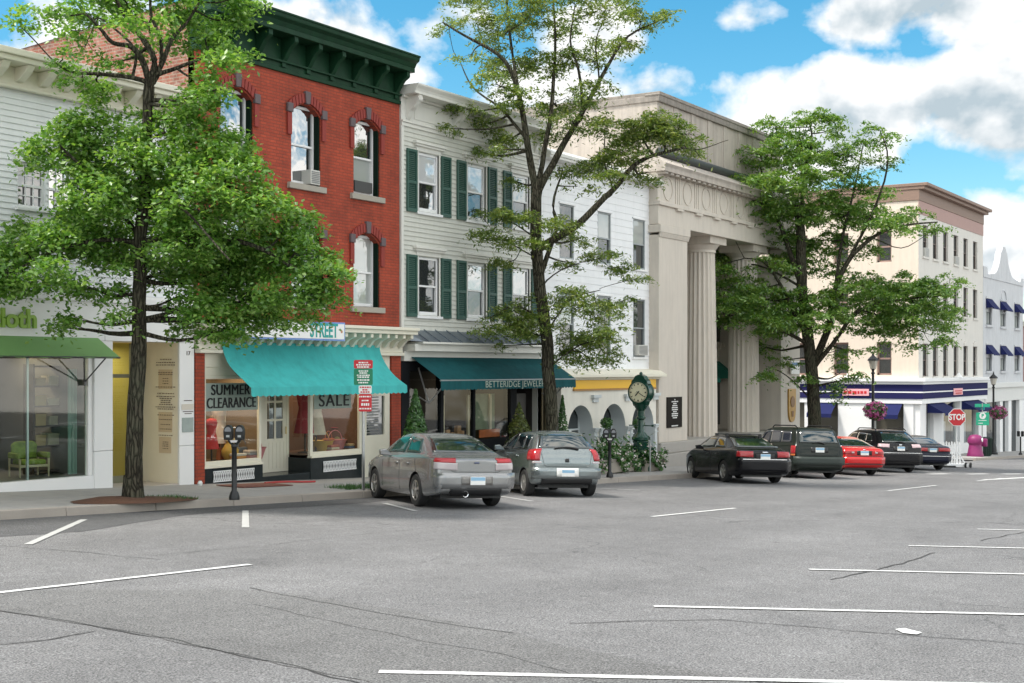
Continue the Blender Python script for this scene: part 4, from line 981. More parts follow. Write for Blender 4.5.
# ------------------------------------------------------------------ 3: grey clapboard building
def grey_building():
    D = DF; x0, x1 = X(400.2), X(538); zb = gz((x0 + x1) / 2) + 0.19
    o = (x0, D, zb)
    T = thing('clapboard_building', 'pale grey clapboard building with dark green shutters and dark teal shop awning', 'building', o)
    zf = Z(405.5, 126.5); zc = zf + 1.05
    zw = Z(409, 326)
    cx = [X(428), X(476), X(520.5)]
    hw = 0.46
    rows = [(Z(428, 315.5), Z(428, 257.5)), (Z(428, 212.5), Z(428, 154))]
    holes = [(c - hw, c + hw, a, b) for a, b in rows for c in cx]
    m = MB(o); wall(m, x0 + 0.12, x1, zw - 0.1, zf, D, holes, 0.10, board=0.125)
    shell(m, x0 + 0.02, x1, D + 0.03, D + 14, zb - 1, zf + 0.3); m.obj('wall', CLAPG, T)
    m = MB(o); m.box(x0 + 0.01, x0 + 0.12, D - 0.035, D + 0.05, zw - 0.1, zf); m.obj('corner_board', TRIMG, T)
    for i, (a, b, c, d) in enumerate(holes):
        top, bot = [(PANED, PANED), (PANE, PANED), (PANE, PANED), (PANEW, PANE), (PANEW, PANED), (PANEC, PANED)][i]
        wn = sash(T, o, a, b, c, d, D + 0.015, WHITE, top, bot, 0.075)
        cs = MB(o); cs.box(a - 0.07, a, D - 0.03, D + 0.04, c - 0.02, d + 0.02); cs.box(b, b + 0.07, D - 0.03, D + 0.04, c - 0.02, d + 0.02)
        cs.box(a - 0.10, b + 0.10, D - 0.04, D + 0.03, d + 0.02, d + 0.20); cs.obj('casing', TRIMG, wn, bevel=0.005)
        l = MB(o); l.box(a - 0.24, b + 0.24, D - 0.14, D + 0.02, d + 0.20, d + 0.27); l.box(a - 0.19, b + 0.19, D - 0.10, D + 0.02, d + 0.14, d + 0.20); l.obj('lintel', TRIMG, wn, bevel=0.008)
        s = MB(o); s.box(a - 0.12, b + 0.12, D - 0.09, D + 0.03, c - 0.09, c - 0.02); s.obj('sill', WHITE, wn, bevel=0.006)
        for sx in (-1, 1):
            sw = 0.44; xa = a - 0.10 - sw if sx < 0 else b + 0.10
            h = MB(o); z0, z1 = c - 0.06, d + 0.02
            h.box(xa, xa + 0.055, D - 0.075, D - 0.025, z0, z1); h.box(xa + sw - 0.055, xa + sw, D - 0.075, D - 0.025, z0, z1)
            zm = (z0 + z1) / 2 - 0.05
            for za, zb_ in ((z0, z0 + 0.09), (zm - 0.035, zm + 0.035), (z1 - 0.07, z1)): h.box(xa + 0.055, xa + sw - 0.055, D - 0.074, D - 0.026, za, zb_)
            for za, zb_ in ((z0 + 0.09, zm - 0.035), (zm + 0.035, z1 - 0.07)):
                n = int((zb_ - za) / 0.05)
                for k in range(n):
                    zz = za + (zb_ - za) * (k + 0.5) / n
                    h.quad((xa + 0.055, D - 0.066, zz - 0.024), (xa + sw - 0.055, D - 0.066, zz - 0.024), (xa + sw - 0.055, D - 0.036, zz + 0.024), (xa + 0.055, D - 0.036, zz + 0.024))
            h.obj('shutter', SHUT, T)
    # entablature
    c = MB(o)
    c.box(x0 + 0.01, x1, D - 0.05, D + 0.1, zf, zf + 0.10); c.box(x0 + 0.01, x1, D - 0.09, D + 0.1, zf + 0.10, zf + 0.15); c.box(x0 + 0.01, x1, D - 0.03, D + 0.1, zf + 0.15, zf + 0.74)
    c.box(x0 + 0.01, x1, D - 0.12, D + 0.1, zf + 0.74, zf + 0.80)
    c.box(x0 + 0.0, x1, D - 0.50, D + 0.2, zf + 0.80, zf + 0.87); c.prism([(D - 0.50, zf + 0.87), (D + 0.2, zf + 0.87), (D + 0.2, zf + 1.05), (D - 0.60, zf + 1.05), (D - 0.59, zf + 1.0), (D - 0.53, zf + 0.93)], 'x', x0 + 0.0, x1)
    nb = 4; bx = [x0 + 0.28 + (x1 - x0 - 0.5) * k / (nb - 1) for k in range(nb)]
    for k in range(nb - 1):                  # recessed panels between the brackets drawn by their mouldings
        a, b = bx[k] + 0.28, bx[k + 1] - 0.28
        c.box(a, b, D - 0.05, D - 0.032, zf + 0.24, zf + 0.27); c.box(a, b, D - 0.05, D - 0.032, zf + 0.64, zf + 0.67)
        c.box(a, a + 0.03, D - 0.05, D - 0.032, zf + 0.27, zf + 0.64); c.box(b - 0.03, b, D - 0.05, D - 0.032, zf + 0.27, zf + 0.64)
    c.obj('cornice', TRIMG, T, bevel=0.01)
    for xx in bx:
        b = MB(o); P = [(D - 0.032, zf + 0.80), (D - 0.46, zf + 0.80), (D - 0.47, zf + 0.70)]
        for i in range(9): t = i / 8; P.append((D - 0.44 + 0.34 * t ** 0.65, zf + 0.64 - 0.40 * t - 0.05 * sin(2 * pi * t)))
        P += [(D - 0.032, zf + 0.18)]
        b.prism(P, 'x', xx - 0.08, xx + 0.08); b.lathe([(0.09, -0.095), (0.09, 0.095)], (xx, D - 0.38, zf + 0.70), 'x', 12); b.obj('cornice_bracket', TRIMG, T, smooth=35)
    # metal pent roof over the shop
    zr1, zr0 = Z(404, 329), Z(407, 341, D - 0.55) 
    r = MB(o); r.add([(x0 + 0.02, D, zr1), (x1, D, zr1), (x1, D - 0.55, zr0), (x0 + 0.28, D - 0.55, zr0), (x0 + 0.02, D - 0.30, zr0 + 0.02)], [(0, 1, 2, 3), (0, 3, 4)])
    xx = x0 + 0.5
    while xx < x1:
        r.prism([(D, zr1 - 0.01), (D, zr1 + 0.035), (D - 0.56, zr0 + 0.035), (D - 0.56, zr0 - 0.01)], 'x', xx - 0.014, xx + 0.014); xx += 0.52
    r.obj('pent_roof', METALROOF, T)
    f = MB(o); f.box(x0 + 0.26, x1, D - 0.56, D, zr0 - 0.06, zr0 - 0.003); f.box(x0 + 0.1, x1, D - 0.42, D, zr0 - 0.25, zr0 - 0.06); f.box(x0 + 0.02, x1, D - 0.12, D + 0.1, Z(404, 361), zr0 - 0.25)
    f.obj('shop_fascia', TRIMG, T, bevel=0.01)
    # black shop front under the awning
    zt = Z(404, 361) - 0.005
    dark = mat('shopfront_black', (0.010, 0.011, 0.013), 0.7, spec=0.15)
    s = MB(o)
    xw0, xw1, xm = X(443), X(510), X(474); zs = Z(470, 440); zh = Z(470, 392.5)
    xi = X(411), X(440)
    for a, b in ((x0 + 0.02, xi[0] - 0.1), (xi[1], xw0), (xw1, X(516)), (X(549), X(556))):
        if a < x1: s.box(a, min(b, x1), D - 0.03, D + 0.15, zb - 0.4, zt)
    s.box(xm - 0.05, xm + 0.05, D - 0.02, D + 0.1, zs, zh + 0.6); s.box(xw0, xw1, D - 0.03, D + 0.3, zb - 0.4, zs); s.box(xi[0] - 0.1, xi[1], D - 0.03, D + 0.3, zb - 0.4, zb + 0.8)
    s.box(xw0, xw1, D - 0.03, D + 0.2, zh + 0.6, zt); s.box(xi[0] - 0.1, xi[1], D - 0.028, D + 0.2, zh + 0.6, zt); s.box(X(516), x1, D - 0.027, D + 0.2, zh + 0.55, zt)
    s.objs('shopfront_panel', dark, T, bevel=0.006)
    g = MB(o)
    for a, b, lo in ((xw0, xm - 0.05, zs), (xm + 0.05, xw1, zs), (xi[0] - 0.1, xi[1], zb + 0.8)): g.quad((a, D + 0.03, lo), (b, D + 0.03, lo), (b, D + 0.03, zh + 0.6), (a, D + 0.03, zh + 0.6))
    g.obj('show_window', GLASS, T)
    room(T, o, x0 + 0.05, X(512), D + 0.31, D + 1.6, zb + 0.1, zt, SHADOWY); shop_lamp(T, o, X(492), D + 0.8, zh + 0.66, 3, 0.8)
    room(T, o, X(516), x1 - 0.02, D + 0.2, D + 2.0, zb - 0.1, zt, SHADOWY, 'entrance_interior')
    b = MB(o); b.box(X(487), X(507), D + 0.26, D + 0.28, zs + 0.02, Z(490, 430)); b.obj('display_panel', mat('display_orange', (0.55, 0.14, 0.04), 0.6, var=0.35, vscale=7), T)
    b = MB(o); b.box(X(483), X(506), D + 0.40, D + 0.42, Z(490, 430), Z(490, 394)); b.obj('display_panel', mat('display_sage', (0.22, 0.26, 0.17), 0.6, var=0.25, vscale=4), T)
    b = MB(o); 
    for px_ in (453, 478, 500): b.box(X(px_) - 0.05, X(px_) + 0.05, D + 0.32, D + 0.37, Z(480, 436), Z(480, 395))
    b.objs('display_column', mat('display_cream', (0.60, 0.52, 0.36), 0.6), T)
    b = MB(o)
    for px_, h in ((458, 0.3), (463, 0.22), (469, 0.4), (472, 0.25)): b.box(X(px_) - 0.09, X(px_) + 0.09, D + 0.33, D + 0.45, zs, zs + h)
    b.objs('display_block', mat('display_wood', (0.40, 0.22, 0.10), 0.5, var=0.2), T)
    b = MB(o)
    for px_ in (540, 543.5, 547, 559): b.box(X(px_) - 0.02, X(px_) + 0.02, D - 0.10, D - 0.05, zb, zt - 0.3)
    b.objs('iron_bar', mat('grille_brass', (0.16, 0.13, 0.07), 0.5, metal=0.3), T)
    d = MB(o); d.box(X(522), X(533), D + 0.25, D + 0.3, zb, zb + 2.2); d.obj('door', mat('door_black', (0.02, 0.018, 0.016), 0.3), T)
    # awning
    yF = 20.22; xa0, xa1 = X(407.5), X(575.5, yF)
    zE = Z(440, 380, yF)
    aw = awning(T, o, xa0, min(xa1, x1 + 1.6), D - 0.13, yF, Z(412, 357), zE, Z(440, 380, yF) - Z(440, 390.6, yF), DTEAL, scallop=0.17, sides=False, nseg=4, wave=0.03)
    text('awning_lettering', 'BETTERIDGE JEWELERS', 0.255, mat('awning_ink', (0.36, 0.42, 0.36), 0.6), aw, ((X(479, yF) + X(551.5, yF)) / 2, yF - 0.022, zE - 0.14), o, depth=0.002, sx=1.2, spacing=1.05)
    a = MB(o)
    for xx in (xa0 + 0.35, xa1 - 0.35):
        a.tube([(xx, D - 0.1, zE - 0.45), (xx, (D + yF) / 2 + 0.1, zE - 0.62), (xx, yF + 0.03, zE - 0.03)], 0.022, 6)
        a.tube([(xx, D - 0.1, zE + 0.32), (xx, (D + yF) / 2 + 0.1, zE - 0.62)], 0.022, 6)
    a.tube([(xa0, yF + 0.01, zE - 0.015), (xa1, yF + 0.01, zE - 0.015)], 0.022, 8)
    a.obj('awning_arm', GALV, aw)
    return zb
GB = grey_building()

# ------------------------------------------------------------------ 4: white house with the arcade
def arcade_building():
    D = DF; x0, x1 = X(538) + 0.02, X(651.5); zb = gz((x0 + x1) / 2) + 0.19
    o = (x0, D, zb)
    T = thing('arcade_building', 'white shingled building above a cream arcade shopfront with yellow band', 'building', o)
    ze = Z(650, 186); zw = Z(650, 373)
    cols = [X(566.5), X(604), X(638.8)]; hw = 0.45
    rows = [(Z(604, 355 + 1.5), Z(604, 296)), (Z(604, 264.5), Z(604, 212.5))]
    holes = [(c - hw, c + hw, a, b) for a, b in rows for c in cols]
    m = MB(o); wall(m, x0, x1, zw - 0.1, ze, D, holes, 0.10, board=0.235, lip=0.014)
    shell(m, x0, x1, D + 0.02, D + 14, zb - 1, ze + 0.05); m.obj('wall', CLAPW, T)
    GF = mat('window_grey', (0.30, 0.33, 0.34), 0.4)
    for i, (a, b, c, d) in enumerate(holes):
        wn = sash(T, o, a, b, c, d, D + 0.0, GF, [PANE, PANED, PANED, PANED, PANEC, PANEC][i], PANED, 0.05)
        cs = MB(o); cs.box(a - 0.06, b + 0.06, D - 0.05, D - 0.0, d, d + 0.05); cs.box(a - 0.10, b + 0.10, D - 0.09, D, c - 0.07, c); cs.objs('sill', WHITE, wn)
    ac_unit(T, o, cols[2] - 0.34, cols[2] + 0.34, rows[0][0] + 0.06, rows[0][0] + 0.42, D + 0.02)
    e = MB(o); e.box(x0, x1 + 0.12, D - 0.42, D + 0.2, ze - 0.02, ze + 0.06); e.prism([(D - 0.45, ze + 0.06), (D + 0.2, ze + 0.06), (D + 0.2, ze + 0.42), (D - 0.1, ze + 0.34), (D - 0.45, ze + 0.16)], 'x', x0, x1 + 0.12); e.obj('eave', TRIMG, T, bevel=0.01)
    # arcade, standing slightly forward
    YA = D - 0.35; xL, xR = X(566, YA), X(656, YA)
    zt = Z(655, 378.5, YA); 
    c = MB(o); c.box(xL - 0.3, xR + 0.22, YA - 0.32, D + 0.05, zt + 0.06, zt + 0.16); c.prism([(YA - 0.30, zt + 0.16), (D, zt + 0.16), (D, zt + 0.34), (YA - 0.1, zt + 0.28)], 'x', xL - 0.3, xR + 0.2); c.box(xL - 0.3, xR + 0.12, YA - 0.12, D, zt - 0.02, zt + 0.06)
    c.obj('arcade_cornice', CREAM, T, bevel=0.012)
    AC = mat('arcade_cream', (0.76, 0.73, 0.65), 0.6, var=0.03, streak=0.08); AG = mat('arcade_grey', (0.56, 0.60, 0.61), 0.5, var=0.03)
    yb0, yb1 = Z(600, 388.5, YA), Z(600, 380, YA)
    arches = [(X(568, YA), X(593, YA)), (X(602, YA), X(625.5, YA)), (X(632, YA), X(653.5, YA))]
    ztop = [Z(580, 404.5, YA), Z(614, 403.5, YA), Z(643, 402.5, YA)]
    zh = min(ztop)
    m = MB(o)
    edges = [xL - 0.3] + [v for a in arches for v in a] + [xR]
    for k in range(0, len(edges), 2): m.quad((edges[k], YA, zb - 0.4), (edges[k + 1], YA, zb - 0.4), (edges[k + 1], YA, zt), (edges[k], YA, zt))
    soff = MB(o)
    for a, b in arches:
        r = (b - a) / 2; cxx = (a + b) / 2; zc = zh - r; n = 16
        P = [(cxx - r * cos(pi * i / n), zc + r * sin(pi * i / n)) for i in range(n + 1)]
        for i in range(n):
            m.quad((P[i][0], YA, P[i][1]), (P[i + 1][0], YA, P[i + 1][1]), (P[i + 1][0], YA, zt), (P[i][0], YA, zt))
            soff.quad((P[i][0], YA, P[i][1]), (P[i][0], YA + 0.5, P[i][1]), (P[i + 1][0], YA + 0.5, P[i + 1][1]), (P[i + 1][0], YA, P[i + 1][1]))
        for xx in (a, b): soff.quad((xx, YA, zb - 0.4), (xx, YA + 0.5, zb - 0.4), (xx, YA + 0.5, zc), (xx, YA, zc))
    m.quad((xR, YA, zb - 0.4), (xR, D, zb - 0.4), (xR, D, zt), (xR, YA, zt)); m.quad((xL - 0.3, YA, zb - 0.4), (xL - 0.3, YA, zt), (xL - 0.3, D, zt), (xL - 0.3, D, zb - 0.4))
    m.obj('arcade_wall', AC, T); soff.obj('arch_reveal', AG, T, smooth=40)
    for k, (a, b) in enumerate(arches):      # pilasters and moulded imposts beside each arch
        p = MB(o); r = (b - a) / 2; zi = zh - r
        for xx in ((a - 0.20, a - 0.005), (b + 0.005, b + 0.20)):
            p.box(xx[0], xx[1], YA - 0.05, YA - 0.002, zb - 0.3, zi - 0.08); p.box(xx[0] - 0.02, xx[1] + 0.02, YA - 0.09, YA - 0.002, zi - 0.08, zi - 0.02); p.box(xx[0] - 0.03, xx[1] + 0.03, YA - 0.11, YA - 0.002, zi - 0.01, zi + 0.05)
            p.box(xx[0] - 0.02, xx[1] + 0.02, YA - 0.08, YA - 0.002, zi - 0.24, zi - 0.20)
        p.objs('arch_pilaster', AG, T, bevel=0.006)
    for xx in (arches[0][1] + 0.1, arches[1][1] + 0.1, arches[2][1] + 0.1):
        p = MB(o); p.box(xx - 0.17, xx + 0.17, YA - 0.07, YA - 0.002, zh + 0.08, yb0 - 0.30); p.box(xx - 0.24, xx + 0.24, YA - 0.13, YA - 0.002, yb0 - 0.30, yb0 - 0.2); p.obj('capital', AG, T, bevel=0.006)
    y = MB(o); y.box(X(573, YA), X(654.5, YA), YA - 0.06, YA - 0.003, yb0, yb1); y.obj('yellow_band', YELLOWB, T, bevel=0.004)
    y = MB(o); y.box(X(572.5, YA), X(655, YA), YA - 0.045, YA - 0.003, yb1 + 0.002, yb1 + 0.05); y.box(X(572.5, YA), X(655, YA), YA - 0.07, YA - 0.003, yb0 - 0.06, yb0 - 0.002); y.obj('band_moulding', mat('band_ochre', (0.40, 0.20, 0.05), 0.5), T)
    for a, b in arches:
        w = MB(o); w.box(a - 0.02, a + 0.06, YA + 0.5, YA + 0.56, zb - 0.3, zh); w.box(b - 0.06, b + 0.02, YA + 0.5, YA + 0.56, zb - 0.3, zh); w.box(a + 0.06, b - 0.06, YA + 0.5, YA + 0.56, zb - 0.3, zb + 0.55); w.box((a + b) / 2 - 0.025, (a + b) / 2 + 0.025, YA + 0.5, YA + 0.56, zb + 0.55, zh); w.box(a + 0.06, b - 0.06, YA + 0.501, YA + 0.555, zh - (b - a) / 2 - 0.03, zh - (b - a) / 2 + 0.03)
        wn = w.obj('arched_window', AG, T)
        g = MB(o); g.quad((a, YA + 0.53, zb), (b, YA + 0.53, zb), (b, YA + 0.53, zh + 0.05), (a, YA + 0.53, zh + 0.05)); g.obj('pane', PANED, wn)
    return dict(zb=zb, YA=YA, arches=arches)
AB = arcade_building()

# ------------------------------------------------------------------ 5: limestone bank
def bank():
    D = 20.9; x0, x1 = X(659, D), X(800, D); zb = gz((x0 + x1) / 2) + 0.19
    o = (x0, D, zb)
    T = thing('bank_building', 'limestone bank with tall fluted columns in a deep porch and blank attic', 'building', o)
    XP = X(687.5, D); XQ = X(781, D)
    zpl = Z(660, 443, D); zpl2 = Z(660, 454, D)
    zcap0, zcap1 = Z(660, 234.5, D), Z(660, 224.5, D)
    zar = zcap1 + 0.02; zfr = Z(661, 200.5, D); zco = Z(661, 172, D); zct = Z(661, 166, D)
    YR = D + 3.2                              # back wall of the porch
    m = MB(o)
    m.box(x0, XP, D, YR, zpl, zcap0); m.box(XQ, x1, D, YR, zpl, zcap0)
    m.objs('pier', LIME, T, bevel=0.02)
    w = MB(o); w.box(XP + 0.002, XQ - 0.002, YR - 0.25, YR, zpl - 1, zcap1); w.obj('porch_wall', LIME, T)
    c = MB(o)
    for a, b in ((x0 - 0.02, XP), (XQ, x1 + 0.02)): c.box(a - 0.04, b + 0.06, D - 0.10, D + 0.5, zcap0 + 0.08, zcap1); c.prism([(D - 0.09, zcap0 + 0.08), (D - 0.002, zcap0 + 0.08), (D - 0.002, zcap0 - 0.08), (D - 0.03, zcap0 - 0.08)], 'x', a, b + 0.03)
    c.objs('pier_capital', LIME, T, bevel=0.02)
    b = MB(o); b.box(x0 - 0.05, x1 + 0.1, D - 0.12, YR, zpl2, zpl); b.box(x0 - 0.08, x1 + 0.15, D - 0.22, YR, zb - 1.6, zpl2 - 0.004); b.obj('plinth', GRANITE, T, bevel=0.03)
    # columns
    for k, px_ in enumerate((700.5, 743.5)):
        YC = D + 0.95; xc = X(px_, YC); R = 0.66
        col = MB(o); n = 20; sub = 4; H0, H1 = zpl, zcap0 - 0.12
        rings = []
        for j in range(9):
            t = j / 8; r = R * (1 - 0.16 * t ** 1.5); ring = []
            for i in range(n * sub):
                ph = (i % sub) / sub; fl = 0.055 * sin(pi * ph)
                a = 2 * pi * i / (n * sub); ring.append((xc + (r - fl) * cos(a), YC + (r - fl) * sin(a), H0 + (H1 - H0) * t))
            rings.append(ring)
        N = n * sub; vs_ = [p for r_ in rings for p in r_]
        col.add(vs_, [(j * N + i, j * N + (i + 1) % N, (j + 1) * N + (i + 1) % N, (j + 1) * N + i) for j in range(8) for i in range(N)])
        cc = col.obj('column', LIME, T, smooth=28)
        cp = MB(o); cp.lathe([(R * 0.86, H1 - 0.10), (R * 0.90, H1 - 0.10), (R * 0.90, H1 - 0.05), (R * 0.88, H1), (R * 1.06, H1 + 0.16), (R * 1.12, H1 + 0.2), (R * 1.10, H1 + 0.22)], (xc, YC, 0), 'z', 40)
        cp.box(xc - R * 1.15, xc + R * 1.15, YC - R * 1.15, YC + R * 1.15, H1 + 0.22, zar + 0.0); cp.obj('capital', LIME, cc, smooth=35)
    # entablature
    e = MB(o)
    e.box(x0 - 0.0, x1 + 0.02, D + 0.02, YR + 2, zar, zfr - 0.16); e.box(x0 - 0.04, x1 + 0.06, D - 0.07, YR + 2, zfr - 0.16, zfr - 0.02)
    e.box(x0, x1 + 0.02, D + 0.05, YR + 2, zfr - 0.02, zco)
    e.obj('entablature', LIME, T, bevel=0.015)
    e = MB(o); xx = x0 + 0.25
    pit = (X(689, D) - X(669, D)) * 0.98
    k = 0; xx = X(669, D)
    while xx < x1 - 0.6:
        rg = MB(o); n = 24; rr = 0.42; zc_ = (zfr + zco) / 2 - 0.02
        for i in range(n):
            a0, a1 = 2 * pi * i / n, 2 * pi * (i + 1) / n
            P = [(xx + q * cos(a_) * 0.92, zc_ + q * sin(a_)) for q, a_ in ((rr - 0.04, a0), (rr, a0), (rr, a1), (rr - 0.04, a1))]
            rg.prism(P, 'y', D + 0.022, D + 0.048)
        rg.obj('frieze_medallion', LIME, T)
        xs_ = xx + pit / 2
        for dx in (-0.16, 0.0, 0.16): e.box(xs_ + dx - 0.05, xs_ + dx + 0.05, D + 0.02, D + 0.048, zfr, zco)
        e.box(xs_ - 0.26, xs_ + 0.26, D - 0.09, D + 0.018, zfr - 0.24, zfr - 0.17)
        xx += pit
    e.objs('triglyph', LIME, T)
    c = MB(o); c.box(x0 - 0.1, x1 + 0.25, D - 0.28, YR + 2, zco + 0.001, zco + 0.16); c.prism([(D - 0.28, zco + 0.16), (D + 2, zco + 0.16), (D + 2, zct + 0.5), (D + 0.45, zct + 0.5), (D - 0.32, zco + 0.28)], 'x', x0 - 0.1, x1 + 0.25)
    xx = x0
    while xx < x1 + 0.1: c.box(xx, xx + 0.26, D - 0.24, D + 0.04, zco - 0.08, zco); xx += 0.46
    c.obj('cornice', LIMED, T, bevel=0.015)
    g = MB(o); g.tube([(x0 + 0.8, D + 0.40, zct + 0.62), (x1, D + 0.40, zct + 0.62)], 0.16, 10); g.obj('gutter', mat('gutter_copper_dark', (0.04, 0.045, 0.045), 0.5), T, smooth=40)
    # attic, set back
    YT = D + 0.75; za1 = Z(657, 93, YT); xa0 = X(657.5, YT)
    a = MB(o); a.box(xa0, x1 - 0.4, YT, D + 20, zct + 0.2, za1 - 0.30); a.obj('attic_wall', LIMED, T)
    n = 8; j = MB(o)
    for k in range(1, n): xx = xa0 + (x1 - 0.4 - xa0) * k / n; j.box(xx - 0.18, xx + 0.18, YT - 0.03, YT + 0.02, zct + 0.3, za1 - 0.302)
    j.objs('attic_pilaster', LIMED, T)
    p = MB(o); p.box(xa0 - 0.06, x1 - 0.34, YT - 0.10, D + 20, za1 - 0.30, za1 - 0.06); p.box(xa0 + 0.6, x1 - 0.7, YT + 0.2, D + 18, za1 - 0.06, za1 + 0.22); p.box(xa0 - 0.09, x1 - 0.30, YT - 0.13, YT + 0.5, za1 - 0.08, za1 - 0.0)
    p.obj('coping', mat('coping_stained', (0.28, 0.25, 0.22), 0.85, var=0.1, streak=0.4, dirt=0.3), T, bevel=0.03)
    s = MB(o); s.box(x0 + 0.02, x1 - 0.02, D + 3.3, D + 22, zb - 1.5, zco - 0.1); s.obj('rear_wall', LIMED, T)
    # porch windows with green awnings, plaque, shield and hanging sign
    xs = [X(694, YR - 0.3), X(721, YR - 0.3), X(763, YR - 0.3)]
    for k, xx in enumerate(((XP + X(700.5, D + .95)) / 2 + 0.8, (X(700.5, D + .95) + X(743.5, D + .95)) / 2 + 1.1, (X(743.5, D + .95) + XQ) / 2 + 1.2)):
        w_ = MB(o); z0 = zpl + 0.2; z1 = Z(720, 291, YR)
        w_.box(xx - 0.75, xx + 0.75, YR - 0.36, YR - 0.252, z0, z1 + 0.2)
        fr = w_.obj('tall_window', LIME, T)
        b_ = MB(o); b_.box(xx - 0.58, xx + 0.58, YR - 0.40, YR - 0.363, z0 + 3.6, z1); b_.box(xx - 0.58, xx + 0.58, YR - 0.40, YR - 0.363, z0, z0 + 2.4); b_.obj('pane', PANED, fr)
        q = MB(o)
        for t in (-0.58, -0.2, 0.2, 0.58): q.box(xx + t - 0.03, xx + t + 0.03, YR - 0.43, YR - 0.40, z0 + 3.6, z1)
        for zz in (4.6, 5.6): q.box(xx - 0.58, xx + 0.58, YR - 0.425, YR - 0.401, z0 + zz, z0 + zz + 0.05)
        q.obj('glazing_bars', mat('bronze_dark', (0.03, 0.03, 0.028), 0.4, metal=0.4), fr)
        awning(fr, o, xx - 0.75, xx + 0.75, YR - 0.36, YR - 1.35, z0 + 2.75, z0 + 2.0, 0.16, BGREEN, scallop=0.3, nseg=3)
    r = MB(o)
    for s_ in (-1, 1):
        P = [(X(721, YR - 0.5) + s_ * 0.1 * (1 + i / 3) * 1.2, YR - 0.55, Z(722, 347, YR) + 0.14 * sin(i * 1.1)) for i in range(6)]; r.tube(P, 0.07, 8)
    r.objs('swag_ornament', LIME, T, smooth=60)
    q = MB(o); px0, px1, pz0, pz1 = X(666.2, D), X(681.2, D), Z(673, 427.5, D), Z(673, 397, D)
    q.box(px0, px1, D - 0.04, D - 0.002, pz0, pz1); pl = q.obj('plaque', mat('plaque_bronze', (0.016, 0.013, 0.011), 0.7, spec=0.15), T, bevel=0.006)
    q = MB(o); rr = random.Random(8); cxp = (px0 + px1) / 2; hh = pz1 - pz0
    for k, wd in enumerate((0.10, 0.62, 0.32, 0.46, 0.58, 0.56, 0.34, 0.60, 0.60, 0.40, 0, 0, 0, 0.62)):
        if not wd: continue
        zz = pz1 - hh * (0.085 + 0.066 * k); a_ = cxp - wd * 0.42
        while a_ < cxp + wd * 0.42:
            l = rr.uniform(0.03, 0.09); q.box(a_, min(a_ + l, cxp + wd * 0.42), D - 0.046, D - 0.042, zz - 0.020, zz + 0.020); a_ += l + 0.022
    q.obj('plaque_lettering', WHITES, pl)
    sh = MB(o); xc, zc = X(791, D), Z(791, 404, D); sw, hh = 0.42, 0.66
    P = [(xc - sw, zc + hh), (xc + sw, zc + hh)] + [(xc + sw * cos(t * pi / 12) ** 0.7 if t < 6 else xc, zc - 0.15 - hh * 0.95 * sin(t * pi / 12)) for t in range(0, 7)] + [(xc - sw * cos(t * pi / 12) ** 0.7, zc - 0.15 - hh * 0.95 * sin(t * pi / 12)) for t in range(5, -1, -1)]
    sh.prism(P, 'y', D - 0.07, D - 0.002); s = sh.obj('shield', mat('shield_gold', (0.42, 0.24, 0.05), 0.4, metal=0.2, var=0.15, vscale=8), T, bevel=0.01)
    q = MB(o); q.lathe([(0.24, D - 0.095), (0.24, D - 0.072)], (xc, 0, zc + 0.1), 'y', 20); q.prism([(xc - 0.09, zc - 0.55), (xc + 0.09, zc - 0.55), (xc + 0.12, zc - 0.3), (xc - 0.12, zc - 0.3)], 'y', D - 0.09, D - 0.072); q.obj('shield_emblem', mat('shield_bronze', (0.20, 0.10, 0.03), 0.4, metal=0.4), s)
    hs = MB(o); hx = X(791.5, D - 0.5); hs.box(X(788, D), X(796, D), D - 0.16, D - 0.10, Z(791, 374, D), Z(791, 361, D)); h_ = hs.obj('wall_sign', WHITES, T, bevel=0.01)
    q = MB(o); q.box(X(788, D) + 0.08, X(796, D) - 0.08, D - 0.166, D - 0.162, Z(791, 365.5, D), Z(791, 362.5, D)); q.obj('sign_stripe', mat('sign_blue', (0.1, 0.25, 0.5), 0.4), h_)
    return dict(x1=x1)
BK = bank()

